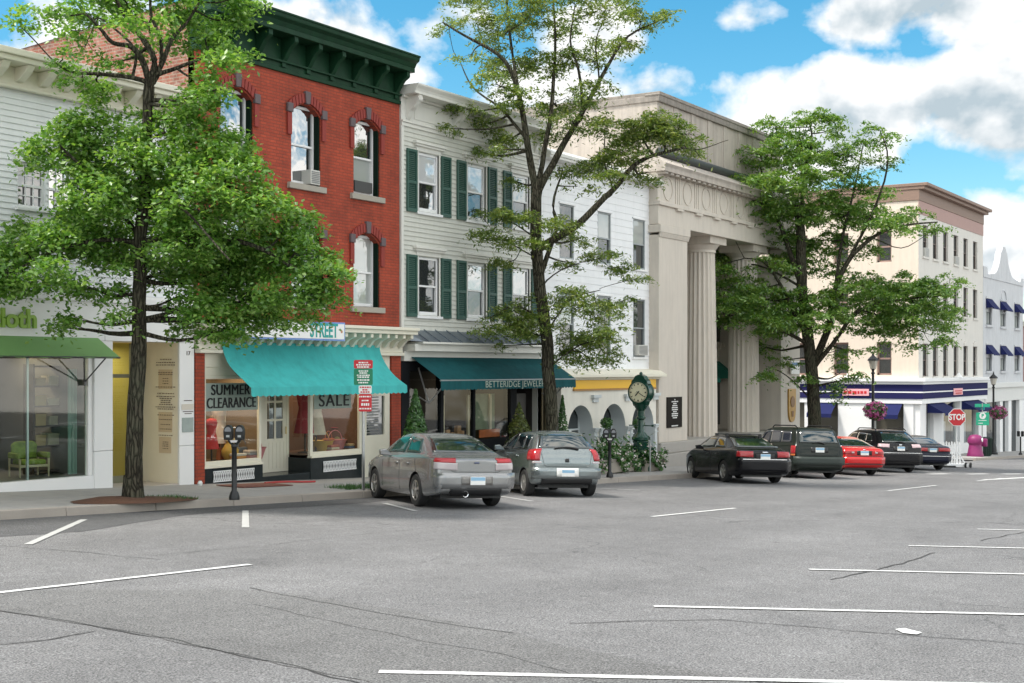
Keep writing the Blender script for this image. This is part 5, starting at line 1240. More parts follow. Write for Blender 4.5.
# ------------------------------------------------------------------ 6 to 8: beyond the side street
def corner_building():
    D = DF; x0, x1 = X(918.5), X(983); zb = gz((x0 + x1) / 2) + 0.3
    o = (x0, D, zb); Y1 = D + 26
    T = thing('corner_building', 'cream three storey corner building with brown cornice and navy shop band', 'building', o)
    zt = Z(918, 200); zs = Z(918, 379)
    CR = mat('pale_render', (0.68, 0.65, 0.60), 0.7, var=0.04, streak=0.1); CS = mat('cream_render', (0.72, 0.615, 0.51), 0.7, var=0.04, streak=0.08)
    cx = [X(p) for p in (925.5, 935.5, 945.7, 956, 965.7, 975.2)]; hw = 0.56
    zr = lambda px_, a, b: (Z(px_, a), Z(px_, b))
    rows = [zr(954, 376, 345.5), zr(965, 317, 287.5), zr(945.7, 262, 232)]
    holes = [(c - hw, c + hw, a, b) for a, b in rows for c in cx]
    m = MB(o); wall(m, x0, x1, zs, zt, D, holes, 0.22)
    m.quad((x1, D, zb - 2), (x1, Y1, zb - 2), (x1, Y1, zt), (x1, D, zt)); m.quad((x0, D, zt), (x1, D, zt), (x1, Y1, zt - 0.3), (x0, Y1, zt - 0.3)); m.obj('wall', CR, T)
    # side wall along the side street (openings as recessed windows)
    def ys(px_): r = px_dir(px_, 300); return r.y * x0 / r.x
    def zz(px_, py): r = px_dir(px_, py); return EYE + r.z * x0 / r.x
    sh = []
    for py0, py1 in ((375, 342), (317, 285), (262, 231)):
        for pc in (884, 841, 800):
            sh.append((ys(pc + 7.5), ys(pc - 7.5), zz(884, py0), zz(884, py1)))
    m = MB(o); ysv = sorted({D, Y1, *[h[0] for h in sh], *[h[1] for h in sh]}); zsv = sorted({zs, zt, *[h[2] for h in sh], *[h[3] for h in sh]})
    for i in range(len(ysv) - 1):
        for k in range(len(zsv) - 1):
            a, b, c, d = ysv[i], ysv[i + 1], zsv[k], zsv[k + 1]
            if any(h[0] < (a + b) / 2 < h[1] and h[2] < (c + d) / 2 < h[3] for h in sh): continue
            m.quad((x0, a, c), (x0, b, c), (x0, b, d), (x0, a, d))
    for a, b, c, d in sh:
        for q in (((a, c), (a, d)), ((b, c), (b, d)), ((a, c), (b, c)), ((a, d), (b, d))):
            (u0, w0), (u1, w1) = q; m.quad((x0, u0, w0), (x0 + 0.3, u0, w0), (x0 + 0.3, u1, w1), (x0, u1, w1))
    m.obj('side_wall', CS, T)
    brown = mat('window_brown', (0.14, 0.10, 0.085), 0.5)
    for h in holes:
        wn = sash(T, o, *h, D + 0.12, brown, PANED, PANED, 0.05); s = MB(o); s.box(h[0] - 0.1, h[1] + 0.1, D - 0.08, D + 0.1, h[2] - 0.12, h[2]); s.obj('sill', CR, wn)
        if h[3] < rows[0][1] + 0.1:
            q = MB(o); n = 6; c_ = (h[0] + h[1]) / 2
            q.prism([(c_ - 0.5, h[3] + 0.02)] + [(c_ - 0.5 * cos(pi * i / n), h[3] + 0.05 + 0.32 * sin(pi * i / n)) for i in range(n + 1)] + [(c_ + 0.5, h[3] + 0.02)], 'y', D - 0.06, D - 0.003); q.obj('window_hood', CR, wn)
    for k, (px_, row) in enumerate(((925.5, 2), (956, 2))): ac_unit(T, o, X(px_) - 0.4, X(px_) + 0.4, rows[row][0], rows[row][0] + 0.5, D + 0.1)
    for a, b, c, d in sh:
        w = MB(o); w.box(x0 + 0.2, x0 + 0.28, a, a + 0.1, c, d); w.box(x0 + 0.2, x0 + 0.28, b - 0.1, b, c, d); w.box(x0 + 0.2, x0 + 0.28, a, b, c, c + 0.1); w.box(x0 + 0.2, x0 + 0.28, a, b, d - 0.1, d); w.box(x0 + 0.2, x0 + 0.28, a, b, (c + d) / 2 - 0.05, (c + d) / 2 + 0.05)
        wn = w.obj('window', mat('window_terracotta', (0.30, 0.20, 0.17), 0.5), T)
        g = MB(o); g.quad((x0 + 0.24, a, c), (x0 + 0.24, b, c), (x0 + 0.24, b, d), (x0 + 0.24, a, d)); g.obj('pane', PANED, wn)
    c = MB(o); BRN = mat('cornice_brown', (0.25, 0.165, 0.125), 0.6, var=0.05); 
    c.box(x0 - 0.06, x1 + 0.02, D - 0.06, Y1, zt, zt + 0.62); c.box(x0 - 0.10, x1 + 0.05, D - 0.35, Y1, zt + 0.62, zt + 0.80); c.box(x0 - 0.14, x1 + 0.2, D - 0.55, Y1, zt + 0.80, zt + 0.98)
    c.obj('cornice', BRN, T, bevel=0.02)
    c = MB(o); c.box(x0 - 0.02, x1, D - 0.03, D + 0.01, zt - 0.75, zt - 0.01); c.obj('frieze', mat('frieze_pink', (0.42, 0.27, 0.24), 0.7, var=0.06), T)
    # shop storey
    zb1, zb0 = Z(918, 384.5), Z(918, 399)
    s = MB(o); s.box(x0 - 0.25, x1 + 0.02, D - 0.35, Y1, zb1, zb1 + 0.16); s.box(x0 - 0.40, x1 + 0.05, D - 0.50, Y1, zb1 + 0.16, zb1 + 0.36); s.box(x0 - 0.18, x1, D - 0.26, Y1, zb0 - 0.28, zb0)
    s.obj('shop_cornice', WHITE, T, bevel=0.012)
    s = MB(o); s.box(x0 - 0.22, x1, D - 0.30, Y1, zb0, zb1); s.obj('navy_band', NAVYB, T)
    s = MB(o); zm = (zb0 + zb1) / 2 - 0.03; s.box(x0 - 0.235, x1, D - 0.315, Y1, zm - 0.035, zm + 0.035); s.obj('band_stripe', WHITE, T)
    def zside(py): return zz(884, py)
    PK = mat('sign_pink', (0.85, 0.42, 0.46), 0.5)
    q = MB(o); q.box(x0 - 0.28, x0 - 0.24, ys(870.3), ys(844), zside(395.8), zside(389)); pk = q.obj('pink_sign', PK, T)
    q = MB(o); rr = random.Random(4); a_ = ys(868)
    while a_ < ys(847): l = rr.uniform(0.1, 0.25); q.box(x0 - 0.295, x0 - 0.283, a_, a_ + l, zside(393.7) - rr.uniform(0, .05), zside(391.2)); a_ += l + 0.06
    q.obj('sign_lettering', REDS, pk)
    q = MB(o); q.box(X(948), X(956.8), D - 0.36, D - 0.32, Z(952, 394.8), Z(952, 388.2)); pk = q.obj('pink_sign', PK, T)
    q = MB(o); q.box(X(949), X(956), D - 0.378, D - 0.363, Z(952, 391.4), Z(952, 390.2)); q.box(X(949.5), X(955.5), D - 0.378, D - 0.363, Z(952, 394), Z(952, 392.3)); q.obj('sign_lettering', REDS, pk)
    # white piers and windows of the shop
    zft = zb0 - 0.28
    Zp = zb - 2.0
    p = MB(o); 
    for a, b in ((x0, X(924.5)), (X(932), X(942)), (X(958.5), X(962.3)), (X(977), x1)): p.box(a, b, D - 0.1, D + 0.25, Zp, zft)
    for pa, pb in ((904, 917.3), (838.5, 875), (805, 812)): p.box(x0 - 0.1, x0 + 0.3, ys(pb) if pb < 916 else D + 0.26, ys(pa), Zp, zft)
    p.box(x0 + 0.31, x1, D + 0.05, D + 0.2, Zp, zb + 0.4); p.box(x0 + 0.02, x0 + 0.2, D + 0.26, Y1, Zp, zb + 0.5)
    p.objs('shop_pier', WHITE, T, bevel=0.01)
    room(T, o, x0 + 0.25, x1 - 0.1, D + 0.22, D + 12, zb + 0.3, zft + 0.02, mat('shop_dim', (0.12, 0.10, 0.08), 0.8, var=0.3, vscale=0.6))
    g = MB(o); g.quad((x0 + 0.3, D + 0.12, zb + 0.4), (x1, D + 0.12, zb + 0.4), (x1, D + 0.12, zft), (x0 + 0.3, D + 0.12, zft)); g.quad((x0 + 0.1, D + 0.27, zb + 0.5), (x0 + 0.1, Y1, zb + 0.5), (x0 + 0.1, Y1, zft), (x0 + 0.1, D + 0.27, zft)); g.obj('show_window', GLASS, T)
    d = MB(o)
    for px_, h, w_ in ((929, 1.4, .35), (946, 1.1, .5), (952, 1.5, .4), (966, 1.2, .4), (972, 1.4, .4)): d.box(X(px_) - w_, X(px_) + w_, D + 0.5, D + 0.8, zb + 0.35, zb + 0.35 + h)
    for pc, h in ((880, 1.2), (886, 1.5), (893, 1.3), (898, 1.0), (826, 1.3), (820, 1.1)): d.box(x0 + 0.5, x0 + 0.9, ys(pc) - 0.4, ys(pc) + 0.4, zb + 0.5, zb + 0.5 + h)
    d.objs('display_goods', mat('goods_mix', (0.34, 0.36, 0.42), 0.7, var=0.5, vscale=1.6), T)
    def side_awning(pa, pb):
        a = MB(o); ya, yb = ys(pb), ys(pa); za, zc_ = zft, zft - 0.62
        a.add([(x0 - 0.1, ya, za), (x0 - 0.1, yb, za), (x0 - 1.0, yb, zc_), (x0 - 1.0, ya, zc_), (x0 - 1.0, yb, zc_ - 0.22), (x0 - 1.0, ya, zc_ - 0.22)], [(0, 1, 2, 3), (3, 2, 4, 5)]); a.obj('awning', NAVY, T)
    side_awning(877, 903); side_awning(812.5, 837)
    awning(T, o, X(925.5), X(941.5), D - 0.1, D - 1.1, zft, zft - 0.55, 0.16, NAVY, scallop=0.3, nseg=3); awning(T, o, X(960), X(976.5), D - 0.1, D - 1.1, zft, zft - 0.55, 0.16, NAVY, scallop=0.3, nseg=3)
    for pc in (849, 858, 951):
        b = MB(o)
        if pc < 900: b.tube([(x0 - 0.3, ys(pc), zb1 + 0.36), (x0 - 0.3, ys(pc), zb1 + 0.65)], [0.10, 0.02], 8); b.lathe([(0.2, 0), (0.12, 0.12), (0.02, 0.16)], (x0 - 0.3, ys(pc), zb1 + 0.36), 'z', 10)
        else: b.lathe([(0.25, 0), (0.15, 0.14), (0.02, 0.3)], (X(952), D - 0.4, zb1 + 0.36), 'z', 10)
        b.obj('cornice_lamp', WHITE, T, smooth=40)
corner_building()
def gabled_building():
    D = DF; x0, x1 = X(983) + 0.03, X(1023); zb = gz((x0 + x1) / 2) + 0.3
    o = (x0, D, zb)
    T = thing('gabled_building', 'pale grey stucco building with curved gable and six navy window awnings', 'building', o)
    ST = mat('grey_stucco', (0.60, 0.61, 0.63), 0.8, var=0.07, streak=0.18, dirt=0.1)
    cs = [X(989), X(1003), X(1017)]; hw = 0.82
    rows = [(Z(989, 371), Z(989, 345)), (Z(989, 325), Z(989, 299))]
    holes = [(c - hw, c + hw, a, b) for a, b in rows for c in cs]
    zs = Z(985, 383); zt = Z(984, 268)
    m = MB(o); wall(m, x0, x1, zs, zt - 0.6, D, holes, 0.3); shell(m, x0, x1, D + 0.01, D + 20, zb - 2, zt - 0.8); m.obj('wall', ST, T)
    xc = X(1003.5); g = MB(o)
    prof = [(x0, zt - 0.6), (x1, zt - 0.6), (x1, zt - 0.05), (x1 - 0.9, zt - 0.05), (x1 - 1.2, zt - 0.35)]
    R = [(2.9, -0.35), (2.3, -0.1), (1.7, 0.55), (1.25, 1.3), (1.0, 2.1), (0.62, 2.5)]
    top = Z(1000, 246) - zt
    for dx, dz in R: prof.append((xc + dx, zt + dz * top / 2.9))
    prof += [(xc + 0.35, zt + top), (xc - 0.35, zt + top)]
    for dx, dz in R[::-1]: prof.append((xc - dx, zt + dz * top / 2.9))
    prof += [(x0 + 1.2, zt - 0.35), (x0 + 0.9, zt + 0.12), (x0, zt + 0.12)]
    g.prism(prof, 'y', D - 0.05, D + 0.35); g.obj('gable', ST, T)
    q = MB(o); n = 20
    for i in range(n):
        a0, a1 = 2 * pi * i / n, 2 * pi * (i + 1) / n
        q.prism([(xc + r * cos(a_), zt - 2.0 + r * sin(a_)) for r, a_ in ((0.75, a0), (0.85, a0), (0.85, a1), (0.75, a1))], 'y', D - 0.06, D - 0.003)
    q.obj('stucco_medallion', ST, T)
    for a, b, c, d in holes:
        wn = sash(T, o, a, b, c, d, D + 0.1, mat('window_charcoal', (0.10, 0.11, 0.12), 0.5), PANEW, PANEC, 0.07, bars=1)
        s = MB(o); s.box(a - 0.15, b + 0.15, D - 0.12, D + 0.1, c - 0.15, c); s.box(a - 0.12, b + 0.12, D - 0.06, D - 0.003, d + 0.02, d + 0.14); s.objs('sill', ST, wn)
        awning(wn, o, a - 0.08, b + 0.08, D - 0.02, D - 0.5, d, d - 0.62, 0.10, NAVY, scallop=0.4, nseg=3)
    s = MB(o); s.box(x0, x1, D - 0.3, D + 0.1, zs - 0.35, zs); s.box(x0, x1, D - 0.15, D + 0.1, zs - 1.3, zs - 0.35); s.obj('shop_cornice', mat('shop_trim_pale', (0.66, 0.66, 0.64), 0.6, var=0.03), T, bevel=0.02)
    p = MB(o)
    for pa, pb in ((983, 985), (998.5, 1001.3), (1007, 1010), (1018, 1023)): p.box(X(pa) + 0.02, X(pb), D - 0.1, D + 0.2, zb - 2, zs - 1.3)
    p.objs('shop_pier', WHITE, T, bevel=0.01)
    g = MB(o); g.quad((x0, D + 0.15, zb - 2), (x1, D + 0.15, zb - 2), (x1, D + 0.15, zs - 1.3), (x0, D + 0.15, zs - 1.3)); g.obj('show_window', PANED, T)
gabled_building()
def far_building():
    D = DF; x0, x1 = X(1023) + 0.05, 135; zb = gz(115) + 0.2; o = (x0, D, zb); zt = Z(1023, 326)
    T = thing('far_brick_building', 'low pinkish brick building at the far right edge beyond the curved gable', 'building', o)
    m = MB(o); hs = [(x0 + 2 + 4.5 * k, x0 + 3.3 + 4.5 * k, zb + 4.3, zb + 6.2) for k in range(6)]; zt = max(zt, zb + 7.2)
    wall(m, x0, x1, zb - 2, zt, D, hs, 0.25); shell(m, x0, x1, D + 0.01, D + 15, zb - 2, zt)
    m.obj('wall', mat_brick('pink_brick', (0.40, 0.16, 0.13), (0.34, 0.13, 0.10), (0.4, 0.34, 0.3)), T)
    for h in hs: sash(T, o, *h, D + 0.12, WHITE, PANED, PANED)
    c = MB(o); c.box(x0, x1, D - 0.3, D + 0.2, zt, zt + 0.35); c.obj('cornice', CREAM, T)
    d = MB(o); d.box(x0 + 0.2, x1, D - 0.08, D - 0.002, zb - 1, zb + 3); d.obj('shopfront', mat('shopfront_black', (0.013, 0.014, 0.016)), T)
far_building()
# ------------------------------------------------------------------ foliage
def leaves_obj(name, pts, nrm, size, m, parent, o, long=1.6, seed=1, fold=0.25):
    """many small folded leaf faces (two triangles each) around pts; every leaf is its own island"""
    rng = np.random.default_rng(seed); n = len(pts)
    P = np.asarray(pts, float) - np.array(o); N = np.asarray(nrm, float); N /= np.linalg.norm(N, axis=1)[:, None] + 1e-9
    A = rng.normal(size=(n, 3)); A -= (A * N).sum(1)[:, None] * N; A /= np.linalg.norm(A, axis=1)[:, None] + 1e-9
    B = np.cross(N, A)
    s = size * rng.uniform(0.6, 1.3, n)[:, None]
    v0 = P - A * s * long * 0.5; v2 = P + A * s * long * 0.5 - N * s * fold * 0.5
    v1 = P + B * s * 0.5 + N * s * fold * 0.3; v3 = P - B * s * 0.5 + N * s * fold * 0.3
    V = np.stack([v0, v1, v2, v3], 1).reshape(-1, 3)
    I = np.arange(n)[:, None] * 4
    T = np.concatenate([I + [0, 1, 2], I + [0, 2, 3]], 1).reshape(-1)
    me = bpy.data.meshes.new(name)
    me.vertices.add(len(V)); me.vertices.foreach_set('co', V.astype(np.float32).ravel())
    me.loops.add(len(T)); me.loops.foreach_set('vertex_index', T.astype(np.int32))
    me.polygons.add(2 * n); me.polygons.foreach_set('loop_start', (np.arange(2 * n) * 3).astype(np.int32))
    me.update(); me.validate()
    me.materials.append(m)
    ob = bpy.data.objects.new(name, me); COL.objects.link(ob); ob.parent = parent
    return ob
def at_depth(px, py, d):
    """a point d metres along the view axis on the photo ray; used to trace limbs at their real distance"""
    r = px_dir(px, py); return Vector((r.x * d, r.y * d, EYE + r.z * d))
def limb(m, pts, r0, r1, n=8, wob=0.0, seed=0):
    """smooth tapered limb through pts"""
    pts = [Vector(p) for p in pts]; out = []
    for i in range(len(pts) - 1):
        p0, p1, p2, p3 = pts[max(i - 1, 0)], pts[i], pts[i + 1], pts[min(i + 2, len(pts) - 1)]
        k = 4
        for j in range(k):
            t = j / k
            q = 0.5 * ((2 * p1) + (p2 - p0) * t + (2 * p0 - 5 * p1 + 4 * p2 - p3) * t * t + (3 * p1 - p0 - 3 * p2 + p3) * t ** 3)
            if wob: q += Vector([noise.noise(q * 1.3 + Vector((seed, a, 0))) for a in (0, 7, 13)]) * wob
            out.append(q)
    out.append(pts[-1])
    R = [r0 + (r1 - r0) * i / (len(out) - 1) for i in range(len(out))]
    m.tube(out, R, n)
    return list(zip(out, R))
def tree(name, label, base, depth, trunk, limbs, pads, leafm, barkm, leaf_size, per_m2, long, seed, r_trunk, extra_depth=1.0, clump=0.30, root=True, fill=0.8, flat=0.20, top=0.5):
    """trunk and limbs traced in the photo at the tree's distance, with foliage pads that fill the crown's real depth"""
    rnd = random.Random(seed); rng = np.random.default_rng(seed)
    T = thing(name, label, 'tree', base)
    o = tuple(base); m = MB(o); skel = []
    view = Vector((CA, SA, 0))
    tp = [at_depth(px, py, depth) for px, py in trunk]
    tp[0] = Vector((tp[0].x, tp[0].y, base[2] - 0.1)); 
    k = (Vector(base) - tp[0]); 
    tp = [p + Vector((k.x, k.y, 0)) for p in tp]
    skel += limb(m, tp, r_trunk, r_trunk * top, 14, 0.05, seed); trunk_sk = list(skel)
    if root: m.lathe([(r_trunk * 1.55, -0.12), (r_trunk * 1.25, 0.08), (r_trunk * 1.02, 0.45)], base, 'z', 14)
    for pts, r0, r1, dd in limbs:
        n_ = len(pts)
        P = [at_depth(px, py, depth + dd * (i / max(1, n_ - 1))) + Vector((k.x, k.y, 0)) for i, (px, py) in enumerate(pts)]
        near = min(skel, key=lambda s: (s[0] - P[0]).length)      # a limb grows out of the wood nearest to its foot
        low = min(skel, key=lambda s: (s[0] - (near[0] - Vector((0, 0, 0.35)))).length)
        r0 = min(r0, near[1] * 0.92); P = [low[0], near[0]] + P[1:]
        skel += limb(m, P, r0, r1, 8, 0.03, seed + len(skel))
    sk = [(p, r) for p, r in skel if p.z > base[2] + 2.2]
    pts_all, nrm_all = [], []
    tw = m
    for pad in pads:
        px, py, rx, ry = pad[:4]; dens = pad[4] if len(pad) > 4 else 1.0; dd = pad[5] if len(pad) > 5 else None
        mpp = depth / F
        R = rx * mpp; RZ = ry * mpp
        if dd is None: dd = rnd.uniform(-1.0, 1.0) * extra_depth
        c = at_depth(px, py, depth + dd)
        near = min(sk, key=lambda s: (s[0] - c).length + max(0, s[0].z - c.z) * 0.8)
        mid = (near[0] + c) / 2 + Vector((0, 0, -0.06 * (near[0] - c).length)) + Vector((rnd.uniform(-.1, .1), rnd.uniform(-.1, .1), rnd.uniform(-.1, .1)))
        br = limb(m, [near[0], mid, c], min(near[1] * 0.8, 0.018 + 0.022 * (near[0] - c).length), 0.010, 6, 0.05, seed)
        # twigs carry clumps of leaves; clumps are spread unevenly through the pad
        ncl = max(4, int(R * R * 4 * dens ** 1.2 / (clump * clump) * fill))
        for _ in range(ncl):
            while True:
                u = Vector((rnd.uniform(-1, 1), rnd.uniform(-1, 1), rnd.uniform(-1, 1)))
                if u.length < 1: break
            q = c + Vector((u.x * R, u.y * R, u.z * RZ - 0.10 * R * (u.x * u.x + u.y * u.y)))
            if rnd.random() < 0.35: tw.tube([br[-1 - rnd.randrange(min(4, len(br)))][0], (c + q) / 2 + Vector((0, 0, 0.03)), q], [0.009, 0.006, 0.003], 3, cap=False)
            cs = clump * rnd.uniform(0.6, 1.25); nl = max(3, int(per_m2 * cs * cs * rnd.uniform(0.6, 1.3)))
            L = rng.normal(size=(nl, 3)) * np.array([cs * 0.52, cs * 0.52, cs * flat]) 
            L[:, 2] -= 0.35 * (L[:, 0] ** 2 + L[:, 1] ** 2) / max(cs, .05)
            pts_all.append(L + np.array(q))
            nv = rng.normal(size=(nl, 3)) * 0.55 + np.array([0, 0, 1.0]) + L * 0.8
            nrm_all.append(nv)
    trk = m.obj('trunk', barkm, T, smooth=60)
    P = np.concatenate(pts_all); N = np.concatenate(nrm_all)
    leaves_obj('crown', P, N, leaf_size, leafm, T, o, long, seed)
    return T, len(P)

# near tree on the left
bL = on_ground(133, 500.5, 0.16); dL = bL.x * CA + bL.y * SA
trunkL = [(133, 500), (135, 440), (137, 380), (138.5, 320), (141, 260), (144, 190), (146, 130), (149, 84)]
limbsL = [([(149, 84), (142, 62), (130, 47), (112, 42), (100, 28), (85, 14)], 0.085, 0.02, -0.6), ([(149, 86), (154, 60), (140, 35), (122, 12), (112, -12)], 0.09, 0.03, 0.5),
          ([(148, 88), (163, 62), (172, 40), (188, 22), (200, 2)], 0.09, 0.02, 0.6), ([(160, 66), (161, 40), (152, 15), (150, -15)], 0.05, 0.02, -0.3),
          ([(146, 84), (110, 74), (75, 72), (55, 62)], 0.06, 0.015, -0.4), ([(150, 80), (178, 68), (205, 58), (228, 52)], 0.06, 0.015, 0.4), ([(133, 50), (110, 25), (98, 18)], 0.03, 0.01, 0.3),
          ([(143, 205), (110, 190), (75, 160), (60, 145)], 0.07, 0.015, -0.9), ([(143, 190), (118, 135), (130, 128)], 0.035, 0.01, 0.8), ([(143, 215), (180, 190), (225, 185), (260, 205)], 0.08, 0.02, -0.8),
          ([(141, 250), (190, 235), (250, 245), (300, 270), (335, 282)], 0.085, 0.015, -0.5), ([(141, 245), (100, 240), (55, 250), (15, 270)], 0.08, 0.015, -0.6), ([(142, 230), (165, 200), (190, 215), (230, 260)], 0.06, 0.015, -1.8),
          ([(141, 235), (120, 215), (95, 225), (60, 230)], 0.06, 0.015, 1.6), ([(141, 225), (170, 205), (215, 215), (270, 235)], 0.06, 0.015, 1.7)]
padsL = [(60, 148, 40, 20), (95, 128, 38, 18), (98, 170, 36, 20), (20, 222, 24, 10, .6), (110, 195, 45, 24), (25, 245, 32, 18), (10, 272, 28, 18), (62, 238, 38, 18), (100, 240, 42, 22),
         (38, 282, 24, 9, .6), (85, 285, 30, 10, .6), (125, 258, 34, 18, .8), (60, 270, 30, 12, .7), (165, 132, 34, 16, .9), (195, 118, 32, 14), (215, 142, 38, 18), (175, 160, 42, 20), (228, 168, 40, 20), (155, 190, 36, 18), (200, 198, 46, 24),
         (250, 200, 38, 20), (285, 222, 36, 18), (240, 232, 46, 22), (190, 240, 46, 22), (300, 250, 36, 18), (265, 262, 42, 20), (325, 272, 26, 14), (215, 272, 46, 20), (165, 270, 34, 18, .8), (290, 290, 36, 16), (318, 296, 22, 12, .8),
         (245, 300, 40, 16), (205, 308, 34, 15), (268, 318, 30, 11), (225, 328, 24, 9, .9), (305, 314, 20, 9, .7), (180, 296, 22, 12, .6), (182, 322, 12, 8, .5), (62, 326, 7, 9, .5), (118, 290, 14, 8, .5), (70, 318, 12, 12, .35), (120, 314, 10, 12, .3),
         (140, 150, 30, 14, .6), (130, 175, 30, 16, .7, 1.4), (230, 255, 44, 22, .9, 1.6), (170, 225, 48, 24, .9, 1.6), (90, 215, 44, 22, .8, 1.6), (150, 110, 26, 10, .4), (0, 262, 30, 24, .8), (-25, 280, 34, 24), (-30, 235, 30, 20, .7),
         # thin yellowish upper crown
         (95, 14, 34, 10, .55), (45, 12, 26, 8, .5), (20, 26, 16, 6, .4), (70, 30, 20, 8, .4), (130, 6, 30, 10, .6), (185, 12, 34, 12, .7), (225, 20, 28, 10, .75), (205, 40, 30, 10, .55), (245, 52, 22, 9, .6), (225, 62, 22, 10, .6), (160, 40, 26, 12, .4),
         (85, 48, 22, 9, .4), (62, 60, 18, 8, .45), (105, 92, 26, 10, .6), (82, 82, 18, 9, .5), (200, 80, 24, 10, .6), (222, 88, 22, 10, .7), (190, 98, 26, 10, .7), (150, 20, 30, 12, .45), (110, -15, 50, 12, .6), (180, -18, 50, 14, .6), (240, -5, 26, 10, .5), (120, 60, 20, 8, .3)]
_, n1 = tree('shade_tree', 'leafy bright green street tree standing before the white shop doorway', bL, dL, trunkL, limbsL, padsL, LEAFO, BARKL, 0.058, 1100, 1.7, 11, 0.160, 1.0, 0.25, fill=1.2, flat=0.27)

# slender locust in front of the arcade
bM = Vector((31.75, 19.0, gz(31.75) + 0.17)); dM = bM.x * CA + bM.y * SA
trunkM = [(553, 470), (552, 430), (549, 380), (546, 335), (540, 290), (536, 250), (535, 215), (537, 190)]
limbsM = [([(536, 195), (528, 150), (521, 105), (505, 62), (472, 40), (442, 22)], 0.13, 0.02, -0.8), ([(522, 110), (513, 60), (508, 20), (506, -15)], 0.07, 0.02, 0.6), ([(538, 190), (547, 135), (553, 90), (555, 40), (552, -10)], 0.10, 0.02, 0.4),
          ([(540, 195), (560, 150), (582, 112), (604, 72), (628, 36), (668, 18)], 0.13, 0.015, 0.9), ([(582, 112), (578, 70), (570, 40), (575, 5)], 0.06, 0.015, -0.6), ([(545, 252), (577, 225), (612, 190), (642, 160), (682, 148)], 0.15, 0.035, -0.9),
          ([(682, 148), (700, 149), (728, 140)], 0.035, 0.008, -0.2), ([(690, 149), (700, 158)], 0.02, 0.008, 0.1), ([(526, 140), (500, 108), (472, 88), (460, 62)], 0.06, 0.012, 0.5), ([(545, 275), (556, 230), (553, 205), (562, 170)], 0.10, 0.02, 0.5), ([(604, 72), (596, 40), (610, 10)], 0.035, 0.01, 0.4), ([(612, 190), (604, 160), (606, 120)], 0.04, 0.01, 0.3),
          ([(540, 290), (560, 270), (600, 258)], 0.035, 0.01, -0.6), ([(546, 330), (570, 300), (600, 290)], 0.04, 0.01, -0.8), ([(544, 320), (515, 305), (490, 318)], 0.04, 0.01, -0.6), ([(549, 365), (580, 345), (610, 338)], 0.04, 0.01, -0.7), ([(537, 240), (512, 222), (488, 212)], 0.035, 0.008, -0.5), ([(537, 260), (514, 246), (495, 236)], 0.03, 0.008, 0.4)]
padsM = [(448, 26, 20, 8, .6), (478, 18, 26, 8, .6), (470, 55, 20, 8, .6), (500, 34, 30, 14, .7), (512, 62, 30, 12, .7), (495, 84, 26, 10, .6), (530, 14, 34, 12, .7), (560, 24, 28, 12, .65), (598, 10, 30, 10, .6), (640, 18, 28, 8, .6), (664, 12, 18, 6, .6), (610, 44, 28, 10, .6), (632, 40, 18, 7, .5), (580, 56, 28, 12, .65), (545, 62, 34, 14, .65),
         (520, 100, 30, 12, .6), (555, 100, 34, 14, .7), (592, 92, 26, 12, .7), (572, 122, 30, 12, .6), (608, 122, 26, 10, .6), (462, 108, 20, 7, .6), (476, 126, 26, 8, .7), (450, 128, 16, 6, .4), (505, 138, 24, 8, .6), (540, 134, 24, 9, .5), (500, 150, 16, 6, .4), (477, 150, 8, 5, .5), (488, -6, 40, 10, .6), (560, -10, 50, 12, .6), (620, -6, 30, 8, .5),
         (640, 130, 36, 13, 1.0), (678, 132, 28, 12, 1.0), (662, 118, 26, 9, .8), (624, 152, 32, 12, .9), (595, 165, 26, 11, .8), (560, 168, 22, 9, .6), (690, 150, 16, 6, .7), (648, 172, 20, 7, .6), (612, 178, 20, 8, .6), (578, 186, 16, 6, .5),
         (512, 214, 24, 6, .8), (490, 232, 24, 5, .7), (478, 212, 10, 4, .4), (524, 240, 24, 6, .7), (560, 222, 22, 7, .7), (580, 238, 20, 6, .6), (602, 254, 22, 6, .7), (622, 268, 20, 6, .7), (638, 278, 14, 4, .6), (565, 262, 18, 6, .6), (515, 182, 14, 5, .4), (508, 262, 16, 5, .4),
         (505, 312, 26, 8, .9), (490, 328, 22, 7, .8), (522, 328, 28, 9, .9), (500, 345, 16, 5, .5), (572, 298, 28, 12, .9), (598, 308, 26, 12, .9), (606, 332, 24, 12, .9), (580, 338, 28, 12, 1.0), (590, 358, 24, 7, .7), (552, 318, 20, 9, .6), (612, 352, 14, 6, .5), (530, 300, 16, 6, .5), (560, 352, 20, 8, .7), (625, 300, 12, 6, .5)]
_, n2 = tree('locust_tree', 'slender locust tree with thin open crown rising beside the dark teal awning', bM, dM, trunkM, limbsM, padsM, LEAFH, BARK, 0.042, 900, 3.2, 23, 0.185, 1.1, 0.30, fill=0.95, flat=0.17, top=0.8)

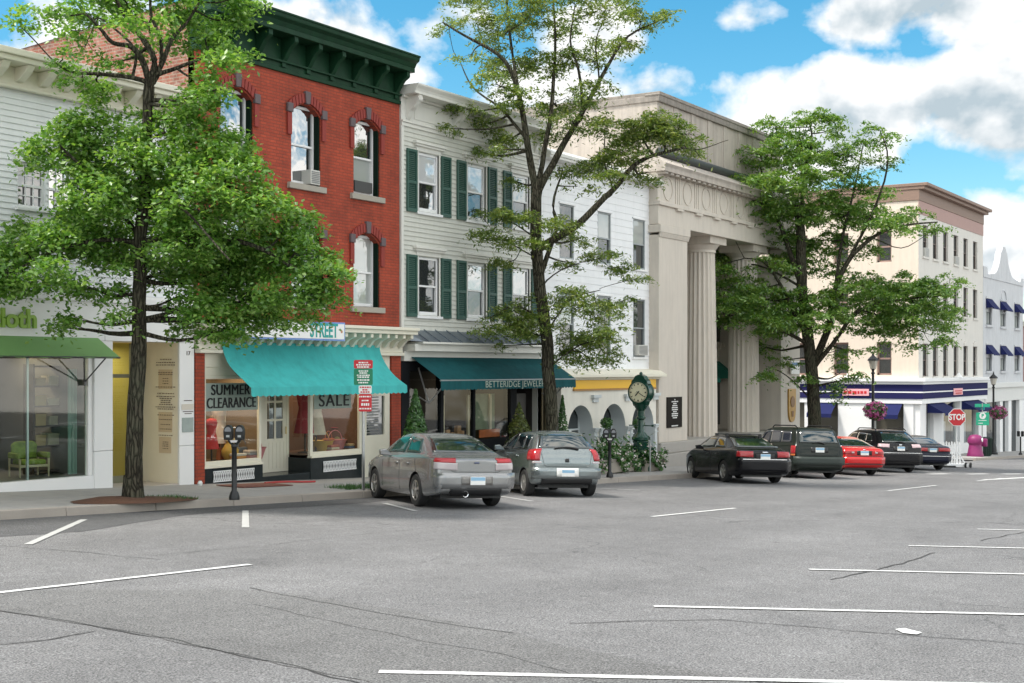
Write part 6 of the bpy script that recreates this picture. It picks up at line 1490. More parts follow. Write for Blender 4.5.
# locust by the bank corner
bR = Vector((52.6, 18.9, gz(52.6) + 0.17)); dR = bR.x * CA + bR.y * SA
trunkR = [(821, 474), (820, 440), (818, 410), (816, 377), (812, 336), (806, 288), (805, 245), (803, 205)]
limbsR = [([(812, 340), (798, 312), (785, 285), (768, 262), (748, 258)], 0.13, 0.03, -1.5), ([(806, 288), (790, 240), (776, 205), (764, 165)], 0.15, 0.03, 0.6), ([(804, 230), (808, 180), (816, 140), (812, 118)], 0.12, 0.02, -0.4), ([(814, 372), (832, 330), (838, 296), (852, 262), (876, 238), (905, 226), (942, 222)], 0.20, 0.025, -0.8),
          ([(838, 296), (846, 240), (858, 190), (868, 140)], 0.10, 0.02, 1.0), ([(852, 262), (880, 205), (892, 160), (884, 130)], 0.08, 0.02, -0.4), ([(876, 240), (905, 248), (930, 235)], 0.04, 0.01, 0.5), ([(816, 372), (836, 345), (865, 310), (905, 300), (945, 296)], 0.14, 0.02, -1.6), ([(812, 345), (785, 330), (750, 318), (712, 312)], 0.11, 0.02, -1.8), ([(806, 290), (770, 268), (735, 262)], 0.08, 0.02, 0.9),
          ([(818, 400), (790, 375), (770, 366)], 0.05, 0.01, -0.8), ([(865, 310), (895, 320), (935, 335)], 0.05, 0.01, 0.8)]
padsR = [(776, 128, 26, 12), (812, 118, 28, 10), (835, 128, 18, 10, .8), (790, 142, 34, 14), (760, 155, 30, 13), (820, 150, 30, 14), (866, 132, 22, 10, .8), (884, 140, 18, 10, .7), (850, 155, 32, 16, .9), (880, 165, 20, 13, .6), (770, 178, 36, 14), (805, 178, 36, 16), (742, 185, 28, 11, .9), (725, 202, 18, 6, .6),
         (845, 185, 36, 16), (880, 190, 22, 12, .5), (760, 205, 40, 13), (795, 208, 40, 15), (835, 212, 40, 16), (870, 215, 30, 12, .7), (890, 225, 30, 12, .8), (915, 215, 28, 10, .7), (935, 228, 20, 8, .5), (780, 235, 34, 12, .8), (820, 240, 36, 14, .8), (750, 232, 26, 9, .7), (735, 255, 24, 7, .7), (855, 245, 28, 12, .7),
         (765, 262, 26, 8, .6), (800, 268, 28, 10, .5), (750, 285, 34, 10), (715, 268, 22, 6, .8), (708, 308, 24, 7, .9), (735, 300, 30, 11), (770, 300, 40, 14), (805, 300, 36, 14, .8), (760, 320, 36, 11), (790, 322, 36, 13), (730, 318, 22, 6, .7), (825, 318, 34, 14, .8), (845, 290, 30, 14, .8), (838, 265, 26, 12, .7),
         (870, 285, 34, 14), (900, 285, 36, 14), (930, 285, 26, 10), (948, 295, 16, 8), (880, 305, 38, 15), (915, 308, 38, 14), (945, 312, 18, 9), (895, 325, 34, 11, .9), (930, 325, 22, 9, .8), (865, 322, 26, 12, .8), (938, 340, 12, 5, .5), (905, 342, 22, 6, .5), (950, 278, 14, 5, .6),
         (785, 360, 20, 7, .6), (760, 345, 24, 6, .6), (838, 350, 14, 16, .9), (842, 372, 12, 14, .9), (836, 392, 10, 10, .7), (860, 350, 18, 8, .5), (770, 372, 14, 5, .5), (800, 378, 14, 5, .4), (855, 378, 12, 5, .4), (790, 250, 40, 18, .8, 2.2), (850, 210, 40, 18, .7, 2.2), (800, 160, 40, 18, .8, 2.0), (880, 300, 40, 16, .8, 2.0), (765, 310, 40, 14, .8, 2.2)]
_, n3 = tree('locust_tree', 'broad dense locust tree growing by the far corner of the bank behind parked cars', bR, dR, trunkR, limbsR, padsR, LEAFR, BARKL, 0.066, 560, 2.6, 37, 0.30, 1.9, 0.40, fill=0.60, flat=0.13, top=0.6)


def shrub_pts(c, rx, ry, rz, n, rng, shape='ball', top=0.0):
    U = rng.normal(size=(n, 3)); U /= np.linalg.norm(U, axis=1)[:, None]
    r = rng.uniform(0.72, 1.05, n)[:, None]
    P = U * r
    if shape == 'cone':
        h = rng.uniform(0, 1, n) ** 1.25; a = rng.uniform(0, 2 * pi, n); rr = (1 - h) * rng.uniform(0.75, 1.08, n) + 0.04
        P = np.stack([rr * np.cos(a), rr * np.sin(a), h * 2 - 1], 1); U = np.stack([np.cos(a), np.sin(a), np.full(n, 0.5)], 1)
    return np.array(c) + P * np.array([rx, ry, rz]), U + rng.normal(size=(n, 3)) * 0.45
def topiary(name, label, cat, x, y, z, parts, m, seed, pot=True, size=0.05, group=None, stem=None):
    rng = np.random.default_rng(seed); T = thing(name, label, cat, (x, y, z), group)
    P, N = [], []
    for (dz, r, rz, n, shape) in parts:
        p, q = shrub_pts((x, y, z + dz), r, r, rz, n, rng, shape); P.append(p); N.append(q)
    leaves_obj('foliage', np.concatenate(P), np.concatenate(N), size, m, T, (x, y, z), 1.5, seed)
    if pot:
        c = MB((x, y, z)); c.lathe([(0.20, 0), (0.26, 0.36), (0.29, 0.36), (0.29, 0.42), (0.24, 0.42), (0.22, 0.38)], (x, y, z), 'z', 16); c.obj('pot', mat('pot_dark', (0.06, 0.055, 0.05), 0.7, var=0.1), T, smooth=40)
    c = MB((x, y, z)); c.tube([(x, y, z + 0.3), (x, y, z + (stem or parts[-1][0]))], 0.025, 6); c.obj('stem', BARK, T)
    return T
gs = lambda x: gz(x) + 0.185
xq = X(415.5, 20.4); topiary('topiary', 'dark green cone shaped shrub in a pot at the left end of the teal awning', 'shrub', xq, 20.4, gs(xq), [(1.30, 0.50, 0.95, 2600, 'cone')], LEAFS, 3, size=0.055)
xq = X(519, 20.6); topiary('topiary', 'golden green tiered shrub in a pot beside the jewellery shop doorway', 'shrub', xq, 20.6, gs(xq), [(0.75, 0.42, 0.36, 900, 'ball'), (1.25, 0.33, 0.30, 650, 'ball'), (1.68, 0.26, 0.34, 500, 'cone')], LEAFG, 4, size=0.05)
xq = X(531, 20.5); topiary('topiary', 'low rounded dark shrub in a pot right of the golden tiered shrub', 'shrub', xq, 20.5, gs(xq), [(0.85, 0.40, 0.38, 900, 'ball')], LEAFS, 5, size=0.05)
xq = X(562.5, 20.6); topiary('topiary', 'tall narrow dark shrub in a pot just right of the slender locust trunk', 'shrub', xq, 20.6, gs(xq), [(1.35, 0.30, 0.95, 1300, 'cone')], LEAFS, 6, size=0.05)
for k, (px, lb) in enumerate(((606.5, 'two ball topiary before the middle arch of the arcade'), (638.5, 'two ball topiary before the right arch behind the clock post'))):
    xq = X(px, 20.5); z = gs(xq); topiary('ball_topiary', lb, 'shrub', xq, 20.5, z, [(0.98, 0.21, 0.20, 420, 'ball'), (1.48, 0.20, 0.19, 400, 'ball')], LEAFS, 20 + k, size=0.045, group='ball topiaries before the arcade')

def planter(label, x, y, w, d, h, seed, flowers, n, box=True):
    z = gs(x) - 0.01; T = thing('planter', label, 'planter', (x, y, z), 'flower planters around the clock'); rng = np.random.default_rng(seed); o = (x, y, z)
    if box:
        b = MB(o); b.box(x - w / 2, x + w / 2, y - d / 2, y + d / 2, z, z + h); b.box(x - w / 2 - 0.03, x + w / 2 + 0.03, y - d / 2 - 0.03, y + d / 2 + 0.03, z + h - 0.06, z + h); b.obj('trough', mat('trough_stone', (0.30, 0.27, 0.23), 0.85, var=0.1, bump=0.3), T, bevel=0.02)
    P = np.stack([rng.uniform(-w * 0.62, w * 0.62, n) + x, rng.uniform(-d * 0.7, d * 0.7, n) + y, z + h * 0.6 + np.abs(rng.normal(size=n)) * 0.26], 1)
    P[:, 2] += 0.18 * np.sin(P[:, 0] * 4 + seed) - 0.35 * ((P[:, 0] - x) / (w * 0.6)) ** 2 * h
    N = rng.normal(size=(n, 3)) * 0.6 + np.array([0, -0.5, 0.8]); leaves_obj('foliage', P, N, 0.085, LEAFS, T, o, 1.7, seed)
    nf = n // 4; Q = P[rng.integers(0, n, nf)] + rng.normal(size=(nf, 3)) * 0.05 + np.array([0, -0.04, 0.05]); tag(leaves_obj('flowers', Q, rng.normal(size=(nf, 3)) + np.array([0, -1, 0.6]), 0.07, flowers, T, o, 1.0, seed + 1), kind='stuff')
xq = X(606, 19.0); planter('stone trough of leafy plants and pale flowers left of the second meter', xq, 19.2, 1.9, 0.6, 0.42, 31, FLOWW, 1500)
xq = X(627, 19.2); planter('stone trough of bushy white flowers left of the clock post', xq, 19.5, 1.3, 0.6, 0.40, 32, FLOWW, 1300)
xq = X(652, 19.2); planter('stone trough of trailing pink and white flowers right of the clock post', xq, 19.4, 1.3, 0.6, 0.36, 33, FLOWW, 1200)

# tree pits and grass
def mulch_bed(x, y, rx, ry):
    b = MB(); n = 26; P = []
    for i in range(n):
        a = 2 * pi * i / n; r = 1 + 0.12 * noise.noise(Vector((cos(a) * 2, sin(a) * 2, x)))
        P.append((x + rx * r * cos(a), y + ry * r * sin(a)))
    zf = lambda px, py: gz(px) + 0.157 + (py - YK) * 0.012
    b.add([(px, py, zf(px, py)) for px, py in P] + [(x + (px - x) * .6, y + (py - y) * .6, zf(px, py) + 0.05) for px, py in P] + [(x, y, zf(x, y) + 0.07)],
          [(i, (i + 1) % n, n + (i + 1) % n, n + i) for i in range(n)] + [(n + i, n + (i + 1) % n, 2 * n) for i in range(n)])
    return tag(b.obj('mulch', MULCH, smooth=60), kind='stuff')
mulch_bed(bL.x + 0.1, bL.y + 0.0, 1.35, 0.62); mulch_bed(bM.x, bM.y, 1.2, 0.6); mulch_bed(bR.x, bR.y, 1.2, 0.6)
def grass(x0, x1, y0, y1, n, seed, h=0.09):
    rng = np.random.default_rng(seed); xs, ys = rng.uniform(x0, x1, n), rng.uniform(y0, y1, n)
    V, Fc = [], []
    for i in range(n):
        x, y = xs[i], ys[i]; z = gz(x) + 0.15 + (y - YK) * 0.012; a = rng.uniform(0, 2 * pi); hh = h * rng.uniform(0.4, 1.3); w = 0.008; lx, ly = rng.normal(size=2) * 0.035
        b = len(V); V += [(x - w * cos(a), y - w * sin(a), z), (x + w * cos(a), y + w * sin(a), z), (x + lx, y + ly, z + hh)]; Fc.append((b, b + 1, b + 2))
    m = MB(); m.add(V, Fc); return tag(m.obj('grass', LEAFS), kind='stuff')
grass(22.0, 24.9, 18.25, 19.0, 1500, 2); grass(bL.x + 0.25, bL.x + 1.3, bL.y - 0.4, bL.y + 0.4, 500, 3, 0.07)

# ------------------------------------------------------------------ street furniture
def meter(label, x, y):
    z = gz(x) + 0.155 + (y - YK) * 0.012; o = (x, y, z)
    T = thing('parking_meter', label, 'parking meter', o, 'double parking meters on the kerb')
    p = MB(o); p.lathe([(0.10, 0), (0.10, 0.05), (0.075, 0.13), (0.05, 0.17), (0.046, 0.95), (0.06, 0.98), (0.05, 1.02)], o, 'z', 14); p.obj('post', BLACKM, T, smooth=35)
    right = Vector((SA, -CA, 0)); fwd = Vector((CA, SA, 0))
    y_ = MB(o)
    for s in (-1, 1): y_.tube([Vector((x, y, z + 0.98)), Vector((x, y, z + 1.04)) + right * s * 0.05, Vector((x, y, z + 1.10)) + right * s * 0.10], 0.03, 8)
    y_.obj('yoke', BLACKM, T, smooth=40)
    for s in (-1, 1):
        c = Vector((x, y, z + 1.10)) + right * s * 0.105
        h = MB(o); prof = [(-0.078, 0.0), (0.078, 0.0), (0.085, 0.10), (0.085, 0.17), (0.07, 0.23), (0.04, 0.265), (0.0, 0.275), (-0.04, 0.265), (-0.07, 0.23), (-0.085, 0.17), (-0.085, 0.10)]
        vs_ = [c + right * u + Vector((0, 0, v)) - fwd * 0.06 for u, v in prof] + [c + right * u + Vector((0, 0, v)) + fwd * 0.06 for u, v in prof]
        n = len(prof); h.add(vs_, [tuple(range(n)), tuple(range(n, 2 * n))[::-1]] + [(i, n + i, n + (i + 1) % n, (i + 1) % n) for i in range(n)])
        hd = h.obj('meter_head', BLACKM, T, smooth=40, bevel=0.012)
        g = MB(o); pr = [(-0.05, 0.155)] + [(0.062 * cos(pi - pi * i / 8), 0.165 + 0.075 * sin(pi * i / 8)) for i in range(9)] + [(0.05, 0.155)]
        vs_ = [c + right * u + Vector((0, 0, v)) - fwd * 0.066 for u, v in pr] + [c + right * u + Vector((0, 0, v)) - fwd * 0.058 for u, v in pr]; n = len(pr)
        g.add(vs_, [tuple(range(n)), tuple(range(n, 2 * n))[::-1]] + [(i, n + i, n + (i + 1) % n, (i + 1) % n) for i in range(n)]); g.obj('display', mat('meter_glass', (0.22, 0.23, 0.25), 0.1, coat=0.6), hd)
        b = MB(o); q = c + Vector((0, 0, 0.07)) - fwd * 0.064; b.add([q + right * a + Vector((0, 0, d_)) + fwd * e for e in (0, 0.006) for a, d_ in ((-0.03, -0.02), (0.03, -0.02), (0.03, 0.02), (-0.03, 0.02))], [(0, 1, 2, 3), (7, 6, 5, 4), (0, 4, 5, 1), (1, 5, 6, 2), (2, 6, 7, 3), (3, 7, 4, 0)]); b.obj('coin_plate', GALV, hd)
    q = Vector((x, y, z + 1.075)) - fwd * 0.04; b = MB(o); b.add([q + right * a + Vector((0, 0, d_)) + fwd * e for e in (-0.004, 0.004) for a, d_ in ((-0.05, -0.022), (0.05, -0.022), (0.075, 0.022), (-0.075, 0.022))], [(0, 1, 2, 3), (7, 6, 5, 4), (0, 4, 5, 1), (1, 5, 6, 2), (2, 6, 7, 3), (3, 7, 4, 0)])
    b.obj('tariff_plate', mat('meter_plate', (0.62, 0.60, 0.60), 0.4), T)
g_ = on_ground(239, 499.5, 0.16); meter('black double headed parking meter before the turquoise awning shop', g_.x, g_.y + 0.12)
g_ = on_ground(616, 477.5, 0.16); meter('black double headed parking meter before the flower planters and arcade', g_.x, g_.y + 0.2)

def sign_plate(m, c, right, up, w, h, t=0.006, r=0.03):
    nrm = right.cross(up); P = []
    for sx, sy, a0 in ((1, 1, 0), (-1, 1, 90), (-1, -1, 180), (1, -1, 270)):
        for i in range(4): a = radians(a0 + 30 * i); P.append((sx * (w / 2 - r) + r * cos(a), sy * (h / 2 - r) + r * sin(a)))
    n = len(P); vs_ = [c + right * u + up * v + nrm * (t / 2) for u, v in P] + [c + right * u + up * v - nrm * (t / 2) for u, v in P]
    m.add(vs_, [tuple(range(n)), tuple(range(n, 2 * n))[::-1]] + [(i, n + i, n + (i + 1) % n, (i + 1) % n) for i in range(n)])
def rot_from(right, up):
    n = right.cross(up); return Matrix((right, up, n)).transposed().to_4x4()
def sign_text(name, body, size, m, parent, c, right, up, o, sx=1.0, bold=0.0):
    t = text(name, body, size, m, parent, (0, 0, 0), (0, 0, 0), (0, 0, 0), depth=0.001, sx=1.0, bold=bold)
    t.matrix_local = Matrix.Translation(Vector(c) - Vector(o)) @ rot_from(right, up) @ Matrix.Diagonal((sx, 1, 1, 1)); return t
UP = Vector((0, 0, 1))
def face_cam(turn=0.0):                      # sign plates face back down the avenue, turned by so much
    a = TH + turn; fwd = Vector((cos(a), sin(a), 0)); return Vector((sin(a), -cos(a), 0)), fwd
def strokes(m, c, right, up, w, h, rnd, off):
    nrm = right.cross(up); a = -w / 2
    while a < w / 2:
        l = min(rnd.uniform(0.015, 0.05), w / 2 - a)
        m.add([c + right * u + up * v + nrm * e for e in (off, off + 0.0015) for u, v in ((a, -h / 2), (a + l, -h / 2), (a + l, h / 2), (a, h / 2))], [(3, 2, 1, 0), (4, 5, 6, 7), (0, 1, 5, 4), (1, 2, 6, 5), (2, 3, 7, 6), (3, 0, 4, 7)]); a += l + 0.012
def parking_sign():
    g0 = on_ground(363.3, 489.5, 0.17); o = tuple(g0); T = thing('parking_sign', 'galvanised post with red and green parking signs before the turquoise awning', 'street sign', o)
    d = g0.x * CA + g0.y * SA; zf = lambda py: EYE + (HY - py) / F * d
    p = MB(o); top = zf(361); p.prism([(g0.x - 0.035, g0.y - 0.012), (g0.x + 0.035, g0.y - 0.012), (g0.x + 0.035, g0.y + 0.012), (g0.x - 0.035, g0.y + 0.012)], 'z', g0.z - 0.2, top); p.obj('post', GALV, T)
    right, fwd = face_cam(0.12); rnd = random.Random(2)
    c0 = g0 - fwd * 0.035
    for (ya, yb, w, m, lines, lc) in ((360, 368.5, 0.40, REDS, ((362.6, .20), (364.8, .30), (367, .26)), WHITES), (368.7, 385, 0.40, GREENS, ((371, .20), (373, .16), (375.3, .27), (377.2, .24), (380, .26), (382.6, .20)), WHITES),
                                      (385.4, 393.6, 0.275, WHITES, ((387.2, .23), (389.8, .12), (392, .20)), REDS), (394, 411.5, 0.275, REDS, ((396.6, .25), (400.5, .15), (404.4, .17), (408.6, .25)), WHITES)):
        z0, z1 = zf(yb), zf(ya); c = Vector((c0.x, c0.y, (z0 + z1) / 2)) + right * (0.0 if w > .3 else 0.04)
        s = MB(o); sign_plate(s, c, right, UP, w, z1 - z0, 0.006, 0.03); sp = s.obj('sign_plate', m, T)
        t = MB(o)
        for py, wd in lines: strokes(t, Vector((c.x, c.y, zf(py))), right, UP, wd, 0.030 if py != 404.4 else 0.055, rnd, 0.0045)
        t.obj('sign_lettering', lc, sp)
parking_sign()

def clock():
    x, y = X(641, 19.4), 19.4; z = gs(x); o = (x, y, z); d = x * CA + y * SA; zf = lambda py: EYE + (HY - py) / F * d
    T = thing('street_clock', 'dark green post clock with round cream dial and arched crest', 'clock', o)
    b = MB(o); b.lathe([(0.34, 0), (0.34, 0.12), (0.27, 0.2), (0.25, 0.8), (0.27, 0.92), (0.24, 0.98)], o, 'z', 8); b.lathe([(0.30, 0.98), (0.30, 1.06), (0.18, 1.16), (0.14, 1.22)], o, 'z', 16); b.obj('pedestal', CLOCKG, T, smooth=30)
    zc = zf(392.3); R = 0.315
    b = MB(o); zn = zc - R - 0.32 - z
    b.lathe([(0.14, 1.2), (0.115, 1.3), (0.105, zn - 0.25), (0.12, zn - 0.23), (0.16, zn - 0.2), (0.16, zn - 0.16), (0.12, zn - 0.12), (0.12, zn + 0.05), (0.2, zn + 0.16), (0.24, zn + 0.26)], o, 'z', 16); b.obj('column', CLOCKG, T, smooth=35)
    b = MB(o)
    for hz in (zn - 0.42, zn - 1.15): b.tube([(x - 0.02, y - 0.42, z + hz), (x - 0.02, y + 0.42, z + hz)], 0.018, 6); b.lathe([(0.035, -0.03), (0.035, 0.03)], (x - 0.02, y - 0.42, z + hz), 'y', 8)
    b.obj('arm', CLOCKG, T)
    n = 40; hs = MB(o)
    prof = [(R + 0.02, -0.19), (R + 0.065, -0.18), (R + 0.07, -0.14), (R + 0.04, -0.12), (R + 0.04, 0.12), (R + 0.07, 0.14), (R + 0.065, 0.18), (R + 0.02, 0.19)]
    hs.lathe(prof, (x, y, zc), 'x', n); h = hs.obj('drum', CLOCKG, T, smooth=35)
    cr = MB(o); A = [(y - 0.30, zc + R - 0.06), (y + 0.30, zc + R - 0.06), (y + 0.28, zc + R + 0.06), (y + 0.22, zc + R + 0.10), (y + 0.16, zc + R + 0.20), (y + 0.05, zc + R + 0.25), (y - 0.05, zc + R + 0.25), (y - 0.16, zc + R + 0.20), (y - 0.22, zc + R + 0.10), (y - 0.28, zc + R + 0.06)]
    cr.prism(A, 'x', x - 0.13, x + 0.13); cr.lathe([(0.05, R + 0.24), (0.06, R + 0.29), (0.02, R + 0.34)], (x, y, zc), 'z', 10); cr.obj('crest', CLOCKG, T, bevel=0.02)
    cr = MB(o); cr.prism([(y - 0.22, zc - R - 0.12), (y + 0.22, zc - R - 0.12), (y + 0.28, zc - R + 0.06), (y - 0.28, zc - R + 0.06)], 'x', x - 0.12, x + 0.12); cr.obj('collar', CLOCKG, T, bevel=0.02)
    for s in (-1, 1):
        f = MB(o); f.lathe([(R, s * 0.196 - 0.003), (R, s * 0.196 + 0.003)], (x, y, zc), 'x', n); dl = f.obj('dial', DIAL, T)
        t = MB(o); xx = x + s * 0.202
        for k in range(12):
            a = 2 * pi * k / 12; r0, r1, w = R * 0.74, R * 0.90, 0.013 if k % 3 else 0.022
            u = Vector((0, sin(a), cos(a))); v = Vector((0, cos(a), -sin(a))); c = Vector((xx, y, zc))
            t.add([c + u * r + v * ww + Vector((e, 0, 0)) for e in (-0.002, 0.002) for r, ww in ((r0, -w), (r0, w), (r1, w), (r1, -w))], [(0, 1, 2, 3), (7, 6, 5, 4), (0, 4, 5, 1), (1, 5, 6, 2), (2, 6, 7, 3), (3, 7, 4, 0)])
        t.lathe([(R * 0.95, -0.002), (R * 0.95, 0.002), (R * 0.92, 0.002), (R * 0.92, -0.002)], (xx, y, zc), 'x', n, cap=False)
        t.obj('dial_marks', mat('dial_ink', (0.03, 0.03, 0.025), 0.5), dl)
        hnd = MB(o)
        # about twenty past seven, as the dial reads in the photo
        for ang, L, w in ((122, R * 0.84, 0.012), (222, R * 0.55, 0.018)):
            a = radians(ang) * (1 if s < 0 else -1); u = Vector((0, -sin(a) if s < 0 else -sin(a), cos(a))); v = Vector((0, u.z, -u.y)); c = Vector((x + s * 0.208, y, zc))
            hnd.add([c + u * r + v * ww + Vector((e, 0, 0)) for e in (-0.003, 0.003) for r, ww in ((-0.06, -w * .6), (-0.06, w * .6), (L * 0.7, w), (L, 0), (L * 0.7, -w))], [(0, 1, 2, 3, 4), (9, 8, 7, 6, 5)] + [(i, (i + 1) % 5, 5 + (i + 1) % 5, 5 + i) for i in range(5)])
        hnd.obj('hands', BLACK, dl)
    p = MB(o); p.tube([(x - 0.35, y - 0.5, z), (x - 0.35, y - 0.5, z + 0.95)], 0.025, 8); tag(p.obj('bollard_pipe', GALV), 'short thin galvanised pipe standing before the clock pedestal', 'pipe'); 
    po = bpy.data.objects['bollard_pipe']; po.name = 'steel_pipe'
clock()

def lamp(label, x, y, h, basket_label, side):
    z = gz(x) + 0.17; o = (x, y, z); T = thing('street_lamp', label, 'street lamp', o, 'black street lamps')
    p = MB(o); p.lathe([(0.26, 0), (0.26, 0.10), (0.20, 0.16), (0.18, 0.5), (0.14, 0.62), (0.09, 0.75), (0.075, 0.9), (0.06, h - 0.95), (0.09, h - 0.93), (0.09, h - 0.88), (0.05, h - 0.84), (0.07, h - 0.74), (0.14, h - 0.70)], o, 'z', 14); p.obj('pole', BLACKM, T, smooth=35)
    g = MB(o); g.lathe([(0.13, h - 0.70), (0.22, h - 0.34), (0.22, h - 0.32)], o, 'z', 8); g.obj('globe', mat('lamp_glass', (0.55, 0.52, 0.45), 0.25, coat=0.5), T)
    g = MB(o); g.lathe([(0.27, h - 0.33), (0.25, h - 0.27), (0.12, h - 0.14), (0.07, h - 0.10), (0.05, h - 0.04), (0.015, h + 0.1)], o, 'z', 8); g.obj('cap', BLACKM, T)
    a = MB(o); zb = z + (2.30 if side < 0.2 else 2.60); right = Vector((SA, -CA, 0)); cx_ = Vector((x, y, 0)) + right * side
    a.tube([(x, y, zb + 0.45), (cx_.x, cx_.y, zb + 0.45)], 0.02, 6); a.tube([(cx_.x, cx_.y, zb + 0.45), (cx_.x, cx_.y, zb + 0.1)], 0.008, 4); a.obj('basket_arm', BLACKM, T)
    rng = np.random.default_rng(int(x)); n = 900
    B = thing('hanging_basket', basket_label, 'flower basket', (cx_.x, cx_.y, zb))
    U = rng.normal(size=(n, 3)); U /= np.linalg.norm(U, axis=1)[:, None]; P = np.array([cx_.x, cx_.y, zb]) + U * np.array([0.53, 0.53, 0.42]) * rng.uniform(0.6, 1.08, n)[:, None]
    leaves_obj('foliage', P[: n // 3], U[: n // 3], 0.11, LEAFS, B, (cx_.x, cx_.y, zb), 1.4, 5); tag(leaves_obj('flowers', P[n // 3:], U[n // 3:] + rng.normal(size=(n - n // 3, 3)) * .4, 0.115, FLOWP, B, (cx_.x, cx_.y, zb), 1.0, 6), kind='stuff')
    c = MB((cx_.x, cx_.y, zb)); c.lathe([(0.05, -0.38), (0.28, -0.2), (0.36, 0.0)], (cx_.x, cx_.y, zb), 'z', 12); c.obj('basket', mat('coir', (0.12, 0.08, 0.05), 0.9), B)
xl = X(873, 19.0); lamp('black street lamp standing behind the black estate car near the bank corner', xl, 19.0, (EYE + (HY - 353.5) / F * (xl * CA + 19 * SA)) - gz(xl) - 0.17, 'round basket of pink petunias hanging close to the near lamp post', 0.10)
xl = X(993.5, 19.4); lamp('black street lamp on the far kerb before the gabled building', xl, 19.4, (EYE + (HY - 373) / F * (xl * CA + 19.4 * SA)) - gz(xl) - 0.17, 'basket of pink flowers hanging at the right of the far lamp post', 0.30)

def stop_sign():
    g0 = on_ground(956.5, 467.5); o = tuple(g0); d = g0.x * CA + g0.y * SA; zf = lambda py: EYE + (HY - py) / F * d
    T = thing('stop_sign', 'red octagonal stop sign on a white post with a wheeled portable base', 'stop sign', o)
    right, fwd = face_cam(0.05); zc = zf(417.3); R = 0.42
    p = MB(o); p.tube([tuple(g0 + Vector((0, 0, 0.12))), (g0.x, g0.y, zc + 0.3)], 0.028, 8); p.obj('post', WHITE, T, smooth=40)
    s = MB(o); c = Vector((g0.x, g0.y, zc)) - fwd * 0.05
    for RR, off, m_, nm in ((R, 0.0, WHITES, 'sign_border'), (R * 0.93, 0.006, REDS, 'sign_face')):
        s = MB(o); P = [(RR * cos(radians(22.5 + 45 * i)), RR * sin(radians(22.5 + 45 * i))) for i in range(8)]
        vs_ = [c + right * u + UP * v - fwd * (off + e) for e in (0.004, -0.001) for u, v in P]; s.add(vs_, [tuple(range(8)), tuple(range(8, 16))[::-1]] + [(i, 8 + i, 8 + (i + 1) % 8, (i + 1) % 8) for i in range(8)]); f = s.obj(nm, m_, T)
    sign_text('sign_lettering', 'STOP', 0.36, WHITES, f, c - fwd * 0.013, right, UP, o, sx=0.85, bold=0.012)
    b = MB(o); q = g0
    b.add([q + right * u + fwd * v + UP * w for w in (0.05, 0.16) for u, v in ((-0.55, -0.3), (0.45, -0.3), (0.45, 0.3), (-0.55, 0.3))], [(3, 2, 1, 0), (4, 5, 6, 7), (0, 1, 5, 4), (1, 2, 6, 5), (2, 3, 7, 6), (3, 0, 4, 7)])
    b.tube([q + right * 0.42 + UP * 0.14, q + UP * 0.75], 0.03, 6); b.tube([q - right * 0.4 + UP * 0.14, q + UP * 0.75], 0.02, 6); b.obj('base', WHITE, T)
    for u in (0.52, 0.30):
        w = MB(o); w.lathe([(0.12, -0.03), (0.12, 0.03)], q + right * u + UP * 0.12 - fwd * 0.3, 'y', 14); w.obj('wheel', TYRE, T, smooth=40)
    w = MB(o); w.add([q + right * u + fwd * v + UP * h for h in (0.004, 0.1) for u, v in ((-0.75, -0.35), (-0.15, -0.35), (-0.15, 0.2), (-0.75, 0.2))], [(3, 2, 1, 0), (4, 5, 6, 7), (0, 1, 5, 4), (1, 2, 6, 5), (2, 3, 7, 6), (3, 0, 4, 7)]); w.obj('ballast', BLACK, T, bevel=0.02)
    return g0, right, fwd
g0, right, fwd = stop_sign()
fo = g0 + fwd * 1.2; fo.z = gz(fo.x)
T = thing('picket_barrier', 'white picket barrier standing in the road behind the stop sign', 'fence', tuple(fo))
for k in range(11):
    q = fo + right * (-0.62 + k * 0.125); b = MB(tuple(fo)); h = 1.12 + 0.03 * (k % 2)
    b.add([q + right * u + fwd * v + UP * w for v in (-0.012, 0.012) for u, w in ((-0.035, 0.1), (0.035, 0.1), (0.035, h - 0.06), (0, h), (-0.035, h - 0.06))], [(0, 1, 2, 3, 4), (9, 8, 7, 6, 5)] + [(i, (i + 1) % 5, 5 + (i + 1) % 5, 5 + i) for i in range(5)]); b.obj('picket', WHITE, T)
b = MB(tuple(fo))
for w in (0.32, 0.9): b.add([fo + right * u + fwd * v + UP * (w + e) for e in (0, 0.07) for u, v in ((-0.68, 0.013), (0.68, 0.013), (0.68, 0.04), (-0.68, 0.04))], [(3, 2, 1, 0), (4, 5, 6, 7), (0, 1, 5, 4), (1, 2, 6, 5), (2, 3, 7, 6), (3, 0, 4, 7)])
b.obj('rail', WHITE, T)
for u in (-0.6, 0.6): b = MB(tuple(fo)); b.add([fo + right * (u + a) + fwd * v + UP * e for e in (0.0, 0.09) for a, v in ((-0.04, -0.3), (0.04, -0.3), (0.04, 0.3), (-0.04, 0.3))], [(3, 2, 1, 0), (4, 5, 6, 7), (0, 1, 5, 4), (1, 2, 6, 5), (2, 3, 7, 6), (3, 0, 4, 7)]); b.obj('foot', WHITE, T)

